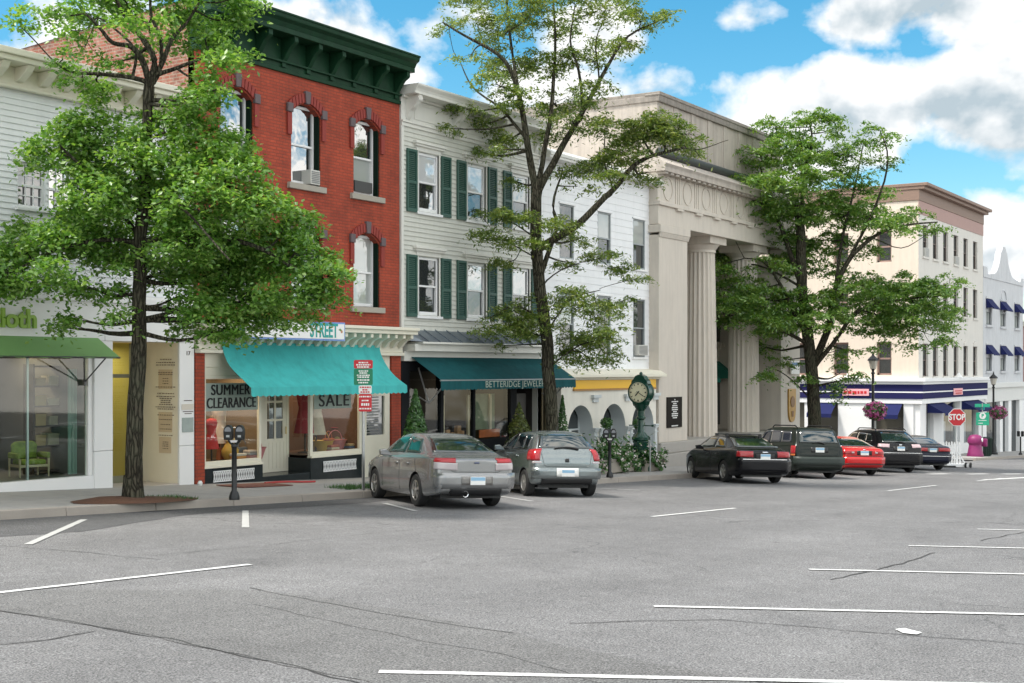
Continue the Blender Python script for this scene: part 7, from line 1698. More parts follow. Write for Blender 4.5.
def far_kerb_things():
    x = X(982.3, 18.6); y = 18.6; z = gz(x) + 0.17; o = (x, y, z); d = x * CA + y * SA; zf = lambda py: EYE + (HY - py) / F * d
    T = thing('direction_sign', 'green parking direction sign with teal street name plates on a pole', 'street sign', o); right, fwd = face_cam(-0.05)
    p = MB(o); p.tube([o, (x, y, zf(403))], 0.035, 8); p.obj('pole', GALV, T)
    c = Vector((x, y, (zf(412.5) + zf(425.2)) / 2)) - fwd * 0.05; s = MB(o); sign_plate(s, c, right, UP, 0.74, zf(412.5) - zf(425.2)); f = s.obj('sign_plate', GREENS2, T)
    cc = Vector((c.x, c.y, zf(415.8))) - fwd * 0.01; s = MB(o); n = 20; vs_ = [cc + right * 0.19 * cos(2 * pi * i / n) + UP * 0.19 * sin(2 * pi * i / n) - fwd * e for e in (0, 0.004) for i in range(n)]; s.add(vs_, [tuple(range(n))[::-1], tuple(range(n, 2 * n))] + [(i, (i + 1) % n, n + (i + 1) % n, n + i) for i in range(n)]); q = s.obj('sign_disc', WHITES, f)
    sign_text('sign_letter', 'P', 0.26, GREENS2, q, cc - fwd * 0.007, right, UP, o, bold=0.012)
    s = MB(o); rn = random.Random(4)
    for py, w in ((420.4, .46), (423.2, .26)): strokes(s, Vector((c.x, c.y, zf(py))) - (right * 0.12 if w < .3 else Vector()), right, UP, w, 0.05, rn, 0.006)
    s.obj('sign_lettering', WHITES, f)
    s = MB(o); sign_plate(s, Vector((x, y, zf(405.5))), right, UP, 0.85, 0.19, 0.02, 0.02); s.obj('name_plate', GREENS2, T)
    s = MB(o); sign_plate(s, Vector((x, y, zf(408.3))), fwd, UP, 0.85, 0.17, 0.02, 0.02); s.obj('name_plate', mat('sign_teal', (0.02, 0.28, 0.30), 0.4), T)
    # fuchsia bin and dark bin
    x = X(975.2, 18.7); y = 18.7; z = gz(x) + 0.17; o = (x, y, z); MG = mat('fuchsia_paint', (0.22, 0.016, 0.11), 0.5, var=0.06)
    T = thing('flared_bin', 'fuchsia flared bin with hooded top beside the dark litter bin', 'bin', o)
    b = MB(o); b.lathe([(0.46, 0), (0.47, 0.06), (0.42, 0.2), (0.34, 0.66), (0.37, 0.70), (0.37, 0.74)], o, 'z', 20); b.obj('body', MG, T, smooth=40)
    b = MB(o); b.lathe([(0.40, 0.741), (0.43, 0.80), (0.41, 1.02), (0.30, 1.18), (0.10, 1.24)], o, 'z', 20); h = b.obj('hood', MG, T, smooth=40)
    b = MB(o); b.lathe([(0.11, -0.40), (0.11, -0.36)], (x - 0.12, y - 0.04, z + 0.95), 'y', 14); b.obj('opening', WHITES, h)
    b = MB(o); b.box(x + 0.36, x + 0.62, y - 0.55, y - 0.25, z + 0.55, z + 1.0); b.obj('side_hopper', MG, T, bevel=0.04)
    x = X(985.3, 18.6); y = 18.6; z = gz(x) + 0.17; o = (x, y, z); T = thing('litter_bin', 'dark green slatted litter bin between the fuchsia bin and the far lamp', 'bin', o)
    b = MB(o); b.lathe([(0.30, 0), (0.36, 1.0), (0.40, 1.02), (0.40, 1.08), (0.30, 1.1), (0.28, 1.0)], o, 'z', 18); b.obj('drum', mat('bin_green', (0.012, 0.03, 0.022), 0.5), T, smooth=35)
    n = 18
    for k in range(n): a = 2 * pi * k / n; b = MB(o); b.tube([(x + 0.325 * cos(a), y + 0.325 * sin(a), z + 0.05), (x + 0.385 * cos(a), y + 0.385 * sin(a), z + 1.0)], 0.022, 4); b.obj('slat', mat('bin_green', (0.012, 0.03, 0.022)), T)
    x = X(1020.5, 18.3); y = 18.3; z = gz(x) + 0.16; o = (x, y, z); T = thing('far_meter', 'dark double parking meter on the far kerb at the right edge', 'parking meter', o)
    b = MB(o); b.lathe([(0.12, 0), (0.12, 0.06), (0.05, 0.16), (0.05, 1.15)], o, 'z', 10); b.obj('post', BLACKM, T)
    for s in (-1, 1): b = MB(o); b.box(x - 0.07, x + 0.07, y + s * 0.12 - 0.09, y + s * 0.12 + 0.09, z + 1.15, z + 1.5); b.obj('meter_head', BLACKM, T, bevel=0.04)
    T.name = 'parking_meter.far'; T.name = 'parking_meter'
far_kerb_things()
xm = X(797, 19.0); z = gz(52) 
g_ = Vector((X(802.5, 18.4), 18.4, 0)); meter('black double headed parking meter partly hidden behind the green estate car', g_.x, g_.y)

# things on the sidewalk and in the shop windows
def sidewalk_bits():
    pts = []
    for i in range(26):
        t = i / 25; x = X(265 + 50 * t, 20.4 + 0.15 * sin(t * 5)); y = 20.4 + 0.15 * sin(t * 5); pts.append((x, y, gs(x) + 0.025))
    m = MB(); m.tube(pts, 0.024, 6); tag(m.obj('garden_hose', mat('hose_red', (0.40, 0.03, 0.03), 0.5), smooth=60), 'red hose lying on the sidewalk before the shop door', 'hose')
    x0, x1 = X(228, 20.2), X(278, 20.2); m = MB(); P = []
    m.add([(x0, 19.75, gs(x0) - 0.006), (x1, 19.75, gs(x1) - 0.006), (x1, 20.55, gs(x1) + 0.006), (x0, 20.55, gs(x0) + 0.006), (x0, 19.75, gs(x0) + 0.012), (x1, 19.75, gs(x1) + 0.012), (x1, 20.55, gs(x1) + 0.024), (x0, 20.55, gs(x0) + 0.024)], [(3, 2, 1, 0), (4, 5, 6, 7), (0, 1, 5, 4), (1, 2, 6, 5), (2, 3, 7, 6), (3, 0, 4, 7)])
    tag(m.obj('cellar_hatch', mat('rust_plate', (0.16, 0.055, 0.04), 0.7, var=0.2, vscale=5), bevel=0.005), 'rusty steel cellar hatch in the sidewalk before the left display window', 'hatch')
    x = X(203.5, 20.7); m = MB(); m.lathe([(0.04, 0), (0.055, 0.05), (0.03, 0.10)], (x, 20.8, gs(x)), 'z', 10); tag(m.obj('paper_cup', WHITES), 'small white crumpled cup lying at the foot of the brick pier', 'cup')
sidewalk_bits()
def mannequin(label, x, y, z, dress, h=1.0, seed=0):
    T = thing('mannequin', label, 'mannequin', (x, y, z)); o = (x, y, z)
    s = h; b = MB(o); b.lathe([(0.16 * s, 0), (0.16 * s, 0.02), (0.02, 0.04), (0.02, 0.5 * s)], o, 'z', 12); b.obj('stand', BLACKM, T)
    b = MB(o); prof = [(0.24, 0.42), (0.20, 0.62), (0.16, 0.82), (0.13, 0.96), (0.165, 1.12), (0.185, 1.24), (0.15, 1.34), (0.06, 1.38)]
    b.lathe([(r * s, hh * s) for r, hh in prof], o, 'z', 16); b.obj('dress', dress, T, smooth=60)
    b = MB(o); b.lathe([(0.055 * s, 1.36 * s), (0.05 * s, 1.45 * s), (0.02, 1.46 * s)], o, 'z', 12); b.obj('neck_cap', mat('form_wood', (0.35, 0.25, 0.15), 0.5), T, smooth=40)
def shop_goods():
    zb = BR['zsill'] + 0.025; ya = DF + 0.6
    red = mat('cloth_red', (0.50, 0.03, 0.03), 0.8, var=0.2, vscale=8); mannequin('red dress form at the left of the clearance window', X(211.5, ya), ya, zb, red, 0.72)
    mannequin('pale blouse form in the clearance window', X(219, ya + .3), ya + .3, zb, mat('cloth_pale', (0.62, 0.50, 0.42), 0.8, var=0.2, vscale=8), 0.95)
    z2 = BR['zsill2'] + 0.025; mannequin('dark red dress form behind the angled glass beside the shop door', X(305, DF + 0.75), DF + 0.75, z2, mat('cloth_maroon', (0.30, 0.03, 0.04), 0.8, var=0.2, vscale=8), 1.15)
    mannequin('cream coat form at the left of the sale window', X(316, ya), ya, z2, mat('cloth_cream', (0.6, 0.52, 0.42), 0.8, var=0.2, vscale=8), 1.05)
    rnd = random.Random(12)
    desc = [('terracotta', (0.50, 0.16, 0.06)), ('mustard', (0.52, 0.33, 0.06)), ('cream', (0.62, 0.54, 0.42)), ('slate grey', (0.16, 0.17, 0.19)), ('olive', (0.20, 0.19, 0.08)), ('rose', (0.52, 0.20, 0.20))]
    def goods(kind, cat, lb, px, y, z, col, s):
        x = X(px, y); o = (x, y, z); T = thing(kind, lb, cat, o)
        m = mat('goods_' + col[0].replace(' ', '_'), col[1], 0.7, var=0.12, vscale=10)
        if kind == 'handbag':
            b = MB(o); b.prism([(x - 0.17 * s, z), (x + 0.17 * s, z), (x + 0.13 * s, z + 0.24 * s), (x - 0.13 * s, z + 0.24 * s)], 'y', y - 0.06, y + 0.06); b.obj('body', m, T, bevel=0.02)
            b = MB(o); b.tube([(x + 0.10 * s * cos(pi * i / 8), y, z + 0.24 * s + 0.14 * s * sin(pi * i / 8)) for i in range(9)], 0.010, 6); b.obj('handle', m, T)
        elif kind == 'basket':
            b = MB(o); b.lathe([(0.15 * s, 0), (0.22 * s, 0.2 * s), (0.24 * s, 0.22 * s), (0.20 * s, 0.2 * s)], o, 'z', 16); b.obj('bowl', m, T, smooth=40)
            b = MB(o); b.tube([(x + 0.21 * s * cos(pi * i / 8), y, z + 0.2 * s + 0.2 * s * sin(pi * i / 8)) for i in range(9)], 0.012, 6); b.obj('handle', m, T)
        else:
            b = MB(o); b.lathe([(0.08 * s, 0), (0.15 * s, 0.1 * s), (0.16 * s, 0.2 * s), (0.07 * s, 0.33 * s), (0.09 * s, 0.38 * s)], o, 'z', 16); b.obj('body', m, T, smooth=50)
            b = MB(o); b.lathe([(0.095 * s, 0.38 * s), (0.095 * s, 0.40 * s)], o, 'z', 16); b.obj('rim', m, T)
    k = 0
    for px, kind in ((224, 'handbag'), (230, 'vase'), (236, 'basket'), (242, 'handbag'), (248, 'handbag'), (254, 'basket')):
        goods(kind, kind, '%s %s on the clearance window floor, %s of the row' % (desc[k][0], kind, ('first', 'second', 'third', 'fourth', 'fifth', 'last')[k]), px, ya + (0.0 if k % 2 else 0.25), zb, desc[k], 1.25); k += 1
    k = 0
    for px, kind in ((322, 'basket'), (328.5, 'handbag'), (335, 'basket'), (341, 'vase'), (347, 'handbag'), (354, 'vase')):
        dsc = desc[(k * 5 + 1) % 6]; goods(kind, kind, '%s %s on the sale window floor, %s from the left' % (dsc[0], kind, ('first', 'second', 'third', 'fourth', 'fifth', 'sixth')[k]), px, ya + (0.2 if k % 2 else 0), z2, dsc, 1.3); k += 1
    for px, c, w, lb, zz, y in ((236, ('drape_orange', (0.55, 0.30, 0.10)), 0.5, 'orange tan dress hanging at the back of the clearance window', 0.75, DF + 1.3), (246, ('drape_straw', (0.60, 0.48, 0.28)), 0.45, 'straw coloured jacket hanging at the back of the clearance window', 0.7, DF + 1.2), (228, ('drape_grey', (0.42, 0.40, 0.36)), 0.42, 'grey blouse hanging at the back of the clearance window', 0.8, DF + 1.25),
                       (332, ('drape_wine', (0.36, 0.07, 0.06)), 0.5, 'wine red coat hanging at the back of the sale window', 0.75, DF + 1.4), (345, ('drape_tan', (0.42, 0.24, 0.12)), 0.55, 'tan brown throw hanging at the back of the sale window', 0.7, DF + 1.4)):
        x = X(px, y); z = (zb if px < 300 else z2) + zz * 0.55; b = MB((x, y, z)); n = 16
        for i in range(n):
            u0, u1 = i / n - 0.5, (i + 1) / n - 0.5
            for v0, v1 in ((0, .5), (.5, 1.0)):
                def q(u, v): return (x + u * w * (1.15 - 0.5 * v), y + 0.05 * sin(u * 26), z + v * 0.95)
                b.quad(q(u0, v0), q(u1, v0), q(u1, v1), q(u0, v1))
        oo = b.obj('hanging_garment', mat(c[0], c[1], 0.85, var=0.1), smooth=60); sm = oo.modifiers.new('t', 'SOLIDIFY'); sm.thickness = 0.01; tag(oo, lb, 'garment')
shop_goods()
def window_clutter():
    def hat(lb, px, y, z, col, nm):
        x = X(px, y); o = (x, y, z); T = thing('hat_stand', lb, 'hat stand', o); b = MB(o); b.lathe([(0.08, 0), (0.08, 0.015), (0.012, 0.03), (0.012, 0.55)], o, 'z', 10); b.obj('stand', BLACKM, T)
        b = MB(o); b.lathe([(0.19, 0.56), (0.20, 0.57), (0.11, 0.585), (0.10, 0.68), (0.07, 0.70)], o, 'z', 18); b.obj('hat', mat('hat_' + nm, col, 0.85, var=0.06), T, smooth=40)
    def stack(lb, px, y, z, cols, nm):
        x = X(px, y); o = (x, y, z); T = thing('folded_clothes', lb, 'folded clothes', o)
        for i, cc in enumerate(cols): b = MB(o); b.box(x - 0.16 + 0.01 * (i % 2), x + 0.15 + 0.008 * i, y - 0.12, y + 0.12, z + 0.06 * i + 0.002, z + 0.06 * (i + 1)); b.obj('garment', mat('fold_%s_%d' % (nm, i), cc, 0.85, var=0.1), T, bevel=0.018)
    z1, z2, y1 = BR['zsill'] + 0.025, BR['zsill2'] + 0.025, DF + 0.35
    stack('pile of white and orange folded clothes behind the meter in the clearance window', 238, y1, z1, ((.6, .56, .5), (.55, .25, .08), (.6, .55, .48)), 'a')
    stack('pile of grey and pink folded clothes at the right of the clearance window', 251, y1, z1, ((.3, .3, .32), (.55, .28, .28), (.35, .36, .4), (.6, .5, .45)), 'b')
    hat('straw hat on a thin stand in the clearance window', 245, DF + 0.9, z1, (0.55, 0.42, 0.20), 'straw')
    hat('red hat on a thin stand in the sale window', 338, DF + 0.9, z2, (0.42, 0.05, 0.04), 'red')
    stack('pile of red and cream folded clothes in the middle of the sale window', 332, y1, z2, ((.5, .08, .06), (.6, .5, .36), (.42, .12, .08)), 'c')
    stack('pile of brown and blue folded clothes at the right of the sale window', 350, y1, z2, ((.3, .16, .08), (.12, .17, .28), (.5, .36, .2)), 'd')
window_clutter()

print('LEAVES', n1, n2, n3)
# ------------------------------------------------------------------ cars
def eval_mesh(ob):
    dg = bpy.context.evaluated_depsgraph_get(); dg.update()
    return bpy.data.meshes.new_from_object(ob.evaluated_get(dg))
def car_shell(name, st, paint, wheels, R, black, W2):
    """st: stations rear to front: (x, half width, z bottom, z waist, z belt, half width at glass foot, z glass foot, half width at roof edge, z roof edge, z roof centre)"""
    bm = bmesh.new(); rings = []
    for (x, w, zb, zw, zs, wg, zg, wr, zr, zc) in st:
        half = [(0, zb), (w * 0.60, zb), (w * 0.93, zb + 0.01), (w * 0.985, zb + 0.10), (w, zw), (w * 0.985, zs - 0.05), (w * 0.955, zs), (wg, zg), (wr, zr), (wr * 0.80, zr + (zc - zr) * 0.55), (0, zc)]
        n = len(half); L = [bm.verts.new((x, y, z)) for y, z in half]; Rr = [L[0]] + [bm.verts.new((x, -y, z)) for y, z in half[1:-1]] + [L[-1]]
        rings.append((L, Rr))
    n = len(rings[0][0])
    cl = bm.edges.layers.float.new('crease_edge')
    for i in range(len(rings) - 1):
        for s in (0, 1):
            a, b = rings[i][s], rings[i + 1][s]
            for k in range(n - 1):
                f = (a[k], a[k + 1], b[k + 1], b[k]); bm.faces.new(f if s else f[::-1])
    for i in (0, -1):
        L, Rr = rings[i]
        for k in range(n - 1):
            vs_ = [L[k], L[k + 1], Rr[k + 1], Rr[k]]; u = []
            for v in vs_:
                if v not in u: u.append(v)
            bm.faces.new(u if i == 0 else u[::-1])
    bm.edges.ensure_lookup_table()
    for i in range(len(rings) - 1):          # crisp belt line and sill
        for s in (0, 1):
            for k, c in ((6, 0.45), (8, 0.25), (2, 0.5), (7, 0.3)):
                e = bm.edges.get((rings[i][s][k], rings[i + 1][s][k]))
                if e: e[cl] = c
    for i in (0, -1):
        for s in (0, 1):
            for k in range(n - 1):
                e = bm.edges.get((rings[i][s][k], rings[i][s][k + 1]))
                if e: e[cl] = 0.35
    bmesh.ops.recalc_face_normals(bm, faces=bm.faces)
    me = bpy.data.meshes.new(name); bm.to_mesh(me); bm.free(); me.materials.append(paint); me.materials.append(black)
    t = bpy.data.objects.new('tmp', me); COL.objects.link(t)
    s = t.modifiers.new('s', 'SUBSURF'); s.levels = s.render_levels = 3
    whole = eval_mesh(t)
    bvh_b = bmesh.new(); bvh_b.from_mesh(whole); bvh = BVHTree.FromBMesh(bvh_b); 
    cut = MB()
    for x in wheels:
        for sd in (-1, 1): cut.lathe([(R * 1.16, W2 - 0.24), (R * 1.16, W2 + 0.3)] if sd > 0 else [(R * 1.16, -W2 - 0.3), (R * 1.16, -W2 + 0.24)], (x, 0, R), 'y', 36)
    c = cut.obj('cut', black)
    b = t.modifiers.new('b', 'BOOLEAN'); b.object = c; b.operation = 'DIFFERENCE'; b.solver = 'EXACT'
    try: b.material_mode = 'TRANSFER'
    except Exception: pass
    fin = eval_mesh(t)
    bvh_b.free()
    cm = c.data; bpy.data.objects.remove(t); bpy.data.objects.remove(c)
    fin.name = name
    fin.polygons.foreach_set('use_smooth', [True] * len(fin.polygons)); fin.set_sharp_from_angle(angle=radians(38))
    return fin, bvh
def panel(bvh, name, corners, direction, m, parent, off=0.008, nu=10, nv=6, origin=None, thick=0.0, smooth=60):
    """a piece laid on the shell: a four-cornered patch of rays cast along direction (or towards a vertical axis at origin)"""
    b = MB(); P = []
    for j in range(nv + 1):
        for i in range(nu + 1):
            u, v = i / nu, j / nv
            c = [Vector(q) for q in corners]
            p = (c[0] * (1 - u) + c[1] * u) * (1 - v) + (c[3] * (1 - u) + c[2] * u) * v
            d = Vector(direction) if origin is None else Vector((origin[0] - p.x, origin[1] - p.y, 0))
            d.normalize()
            h = bvh.ray_cast(p - d * 2.5, d)
            q = h[0] if h[0] is not None else p
            nrm = h[1] if h[0] is not None else -d
            if nrm.dot(d) > 0: nrm = -nrm
            P.append(q + nrm * off)
    b.add(P, [(j * (nu + 1) + i, j * (nu + 1) + i + 1, (j + 1) * (nu + 1) + i + 1, (j + 1) * (nu + 1) + i) for j in range(nv) for i in range(nu)])
    o = b.obj(name, m, parent, smooth=smooth)
    sm = o.modifiers.new('t', 'SOLIDIFY'); sm.thickness = 0.012 + thick; sm.offset = 0.0
    return o
def wheel(parent, x, y, R, w, side, spokes=5, rimr=0.66, rimm=None, cover=False):
    T = bpy.data.objects.new('wheel', None); COL.objects.link(T); T.parent = parent; T.location = (x, y, R)
    t = MB(); t.lathe([(R * rimr * 0.93, -w * 0.1), (R * rimr * 0.97, -w / 2), (R * 0.93, -w / 2), (R, -w * 0.36), (R, w * 0.36), (R * 0.93, w / 2), (R * rimr * 0.97, w / 2), (R * rimr * 0.93, w * 0.1)], (0, 0, 0), 'y', 32); t.obj('tyre', TYRE, T, smooth=35)
    rm = rimm or RIM; r = MB(); s = side; yo = s * w * 0.46
    ring = [(R * rimr, yo - s * 0.0), (R * rimr * 0.90, yo + s * 0.008), (R * rimr * 0.86, yo - s * 0.03)]
    n = 32; vs_ = []
    for rr, hh in ring:
        for k in range(n): a = 2 * pi * k / n; vs_.append((rr * cos(a), hh, rr * sin(a)))
    r.add(vs_, [(i * n + k, i * n + (k + 1) % n, (i + 1) * n + (k + 1) % n, (i + 1) * n + k) for i in range(2) for k in range(n)])
    for k in range(spokes):
        a = 2 * pi * k / spokes + 0.3; da = 0.16 if not cover else 0.28
        r.add([(R * rimr * 0.92 * cos(a - da), yo + e, R * rimr * 0.92 * sin(a - da)) for e in (0, -s * 0.03)] + [(R * rimr * 0.92 * cos(a + da), yo + e, R * rimr * 0.92 * sin(a + da)) for e in (0, -s * 0.03)] +
              [(R * 0.12 * cos(a + 0.6), yo + e, R * 0.12 * sin(a + 0.6)) for e in (s * 0.006, -s * 0.03)] + [(R * 0.12 * cos(a - 0.6), yo + e, R * 0.12 * sin(a - 0.6)) for e in (s * 0.006, -s * 0.03)], [(0, 2, 4, 6), (1, 7, 5, 3), (0, 6, 7, 1), (2, 3, 5, 4), (0, 1, 3, 2), (4, 5, 7, 6)])
    r.lathe([(R * 0.16, yo - s * 0.02), (R * 0.15, yo + s * 0.012), (R * 0.10, yo + s * 0.016)], (0, 0, 0), 'y', 16); r.obj('rim', rm, T, smooth=35)
    d = MB(); d.lathe([(R * rimr * 0.9, yo - s * 0.055), (R * rimr * 0.9, yo - s * 0.06)], (0, 0, 0), 'y', 24); d.obj('brake_disc', mat('brake_dark', (0.05, 0.048, 0.045), 0.6), T)
def build_car(name, label, cat, px, py_rear, heading, K):
    """K: dict of dimensions; the origin is the ground below the middle of the rear axle"""
    paint, black = K['paint'], mat('trim_black', (0.014, 0.014, 0.015), 0.45)
    a = radians(heading); h = Vector((cos(a), sin(a), -SLOPE * cos(a))).normalized(); l = Vector((-sin(a), cos(a), SLOPE * sin(a))).normalized(); u = h.cross(l)
    x, y = px, py_rear
    T = thing(name, label, cat, (x, y, gz(x) + 0.005), 'cars parked nose in along the kerb')
    T.matrix_world = Matrix.Translation((x, y, gz(x) + 0.005)) @ Matrix((h, l, u)).transposed().to_4x4()
    W2, ro, wb, fo, R, H = K['W'] / 2, K['ro'], K['wb'], K['fo'], K['R'], K['H']
    me, bvh = car_shell('body', K['st'], paint, (0, wb), R, black, W2)
    B = bpy.data.objects.new('body', me); COL.objects.link(B); B.parent = T
    tr = K.get('track', W2 - 0.11)
    for xx in (0, wb):
        for s in (1, -1): wheel(T, xx, s * tr, R, 0.20, s, K.get('spokes', 5), K.get('rimr', 0.66), K.get('rimm'), K.get('cover', False))
    ub = MB(); ub.box(-ro + 0.25, wb + fo - 0.2, -W2 * 0.72, W2 * 0.72, 0.20, 0.5); ub.obj('underbody', black, T)
    G = K['glass']; gm = K.get('gm', CARGLASS)
    # rear screen
    zb0, zt0, wb0, wt0 = G['rear']; panel(bvh, 'rear_window', [(-1, wb0, zb0), (-1, -wb0, zb0), (-1, -wt0, zt0), (-1, wt0, zt0)], (1, 0, 0), K.get('rgm', CARGLASS), T, 0.004, 12, 8)
    if G.get('rear_frame', True): pass
    panel(bvh, 'windscreen', [(9, -W2 * 0.74, G['ws'][0]), (9, W2 * 0.74, G['ws'][0]), (9, W2 * 0.62, G['ws'][1]), (9, -W2 * 0.62, G['ws'][1])], (-1, 0, 0), CARGLASS, T, 0.004, 10, 6)
    for s in (1, -1):
        for q in G['side']: panel(bvh, 'side_window', [(q[0], s * 2, q[1]), (q[2], s * 2, q[3]), (q[4], s * 2, q[5]), (q[6], s * 2, q[7])], (0, -s, 0), gm, T, 0.004, 8, 5)
        for q in K.get('doorlines', ()): panel(bvh, 'door_seam', [(q[0] - 0.006, s * 2, q[1]), (q[0] + 0.006, s * 2, q[1]), (q[2] + 0.006, s * 2, q[3]), (q[2] - 0.006, s * 2, q[3])], (0, -s, 0), black, T, -0.003, 1, 10)
        for q in K.get('handles', ()): panel(bvh, 'door_handle', [(q[0], s * 2, q[1]), (q[0] + 0.17, s * 2, q[1]), (q[0] + 0.17, s * 2, q[1] + 0.03), (q[0], s * 2, q[1] + 0.03)], (0, -s, 0), K.get('handlem', paint), T, 0.012, 3, 2, thick=0.015)
        if K.get('sillstrip'): q = K['sillstrip']; panel(bvh, 'side_moulding', [(q[0], s * 2, q[2]), (q[1], s * 2, q[2]), (q[1], s * 2, q[3]), (q[0], s * 2, q[3])], (0, -s, 0), K.get('stripm', black), T, 0.006, 12, 2)
        # lights wrap round the corner: rays towards a vertical axis inside the tail
        for (nm, mm, a0, a1, z0, z1, z2, z3, off) in K['lights']:
            ax = (-ro + 0.85, 0)
            def pt(ang, z): return (ax[0] - 3 * cos(radians(ang)), s * 3 * sin(radians(ang)), z)
            panel(bvh, nm, [pt(a0, z0), pt(a1, z1), pt(a1, z2), pt(a0, z3)], None, mm, T, off, 10, 5, origin=ax, thick=0.006)
        mr = MB(); mx, mz = K['mirror']; 
        mr.prism([(s * W2 * 0.93, mz), (s * (W2 + 0.17), mz + 0.01), (s * (W2 + 0.19), mz + 0.12), (s * (W2 + 0.06), mz + 0.14), (s * W2 * 0.93, mz + 0.05)], 'x', mx - 0.05, mx + 0.07); mr.obj('wing_mirror', K.get('mirrorm', paint), T, bevel=0.02)
    # tail details
    for (nm, mm, y0, y1, z0, z1, off, th) in K['tail']: panel(bvh, nm, [(-1, y1, z0), (-1, y0, z0), (-1, y0, z1), (-1, y1, z1)], (1, 0, 0), mm, T, off, 8 if y1 - y0 > 0.3 else 3, 3 if z1 - z0 < 0.3 else 6, thick=th)
    for (pts) in K.get('seams', ()):
        b = MB(); P = []
        for i in range(len(pts) - 1):
            for k in range(8):
                t = k / 8; P.append((pts[i][0] * (1 - t) + pts[i + 1][0] * t, pts[i][1] * (1 - t) + pts[i + 1][1] * t))
        P.append(pts[-1]); Q = []
        for yy, zz in P:
            hh = bvh.ray_cast(Vector((-4, yy, zz)), Vector((1, 0, 0))); Q.append(hh[0] if hh[0] is not None else Vector((-ro, yy, zz)))
        b.tube(Q, 0.0055, 4); b.obj('lid_seam', black, T)
    z = K['plate']; hh = bvh.ray_cast(Vector((-4, z[0], z[1])), Vector((1, 0, 0))); xp = hh[0].x - K.get('plate_off', 0.02)
    p = MB(); p.box(xp - 0.012, xp, z[0] - 0.155, z[0] + 0.155, z[1] - 0.078, z[1] + 0.078); pl = p.obj('number_plate', WHITES, T, bevel=0.006)
    p = MB(); p.box(xp - 0.014, xp - 0.0125, z[0] - 0.148, z[0] + 0.148, z[1] + 0.005, z[1] + 0.07); p.obj('plate_band', mat('plate_blue', (0.26, 0.46, 0.64), 0.4), pl)
    if 'exhaust' in K:
        ex = K['exhaust']; e = MB(); e.lathe([(0.062, -ro - 0.07), (0.062, -ro + 0.3), (0.05, -ro + 0.3), (0.05, -ro - 0.06), (0.062, -ro - 0.07)], (0, ex[0], ex[1]), 'x', 14, cap=False); e.obj('exhaust', CHROME, T, smooth=40)
    if 'rails' in K:
        for s in (1, -1): r = MB(); x0, x1, yy, zz = K['rails']; r.tube([(x0, s * yy, zz - 0.05), (x0 + 0.15, s * yy, zz + 0.02), (x1 - 0.15, s * yy, zz + 0.02), (x1, s * yy, zz - 0.05)], 0.022, 6); r.obj('roof_rail', black, T, smooth=40)
    if 'bars' in K:
        for bx in K['bars']: r = MB(); r.tube([(bx, -W2 * 0.62, H - 0.01), (bx, W2 * 0.62, H - 0.01)], 0.014, 8); r.box(bx - 0.05, bx + 0.05, -W2 * 0.64, -W2 * 0.56, H - 0.10, H + 0.01); r.box(bx - 0.05, bx + 0.05, W2 * 0.56, W2 * 0.64, H - 0.10, H + 0.01); r.obj('roof_bar', black, T)
    if 'wiper' in K:
        w = K['wiper']; Q = []
        for i in range(9):
            t = i / 8; yy, zz = w[0] * (1 - t) + w[2] * t, w[1] * (1 - t) + w[3] * t + 0.03 * sin(pi * t); hh = bvh.ray_cast(Vector((-4, yy, zz)), Vector((1, 0, 0))); Q.append(hh[0] + Vector((-0.03, 0, 0.0)))
        r = MB(); r.tube(Q, [0.022] * 5 + [0.014] * 4, 6); r.obj('rear_wiper', black, T, smooth=40)
    if 'antenna' in K:
        ax_, zz = K['antenna']; r = MB(); r.tube([(ax_, 0.0, zz), (ax_ - 0.12, 0, zz + 0.14)], [0.012, 0.004], 5); r.obj('antenna', black, T)
    for s in (1, -1):
        panel(bvh, 'headlight', [(9, s * W2 * 0.45, 0.62), (9, s * W2 * 0.88, 0.64), (9, s * W2 * 0.88, 0.74), (9, s * W2 * 0.5, 0.72)], (-1, 0, 0), CLEARL, T, 0.006, 5, 3)
    return T
def carpaint(name, col, metal=0.0, rough=0.25):
    return mat(name, col, rough, metal=metal, coat=0.6, spec=0.4)
def sedan(W, H, ro, wb, fo, deck=0.98, tail=0.86, roofw=0.66, belt=0.94, rake=0.75):
    w = W / 2; e = -ro
    return [(e, w * .80, .36, .58, tail - .03, w * .74, tail - 0.02, w * .55, tail, tail + .01), (e + .05, w * .91, .30, .58, deck - .10, w * .84, deck - .06, w * .7, deck - .035, deck - .02), (e + .22, w * .965, .26, .58, deck - .035, w * .88, deck - .01, w * .75, deck + .005, deck + .02),
            (e + .50, w * .99, .22, .58, deck - .02, w * .89, deck + .005, w * .78, deck + .02, deck + .04), (e + .60, w, .20, .58, deck - .02, w * .89, deck + .01, w * .78, deck + .05, deck + .075), (e + .60 + rake, w, .19, .58, belt + .01, w * .88, belt + .06, w * roofw, H - .065, H - .02),
            (wb * .42, w, .18, .57, belt - .02, w * .89, belt + .03, w * (roofw + .01), H - .035, H), (wb * .66, w, .18, .56, belt - .035, w * .89, belt + .01, w * (roofw + .01), H - .075, H - .035),
            (wb - .06, w, .18, .56, belt - .05, w * .89, belt - .01, w * .80, belt + .03, belt + .06), (wb + .05, w * .995, .19, .56, belt - .07, w * .86, belt - .03, w * .72, belt, belt + .02), (wb + fo * .55, w * .95, .2, .52, belt - .17, w * .8, belt - .13, w * .6, belt - .10, belt - .08), (wb + fo * .9, w * .84, .22, .48, belt - .26, w * .68, belt - .22, w * .5, belt - .2, belt - .18), (wb + fo, w * .68, .26, .46, .60, w * .55, .63, w * .4, .65, .66)]
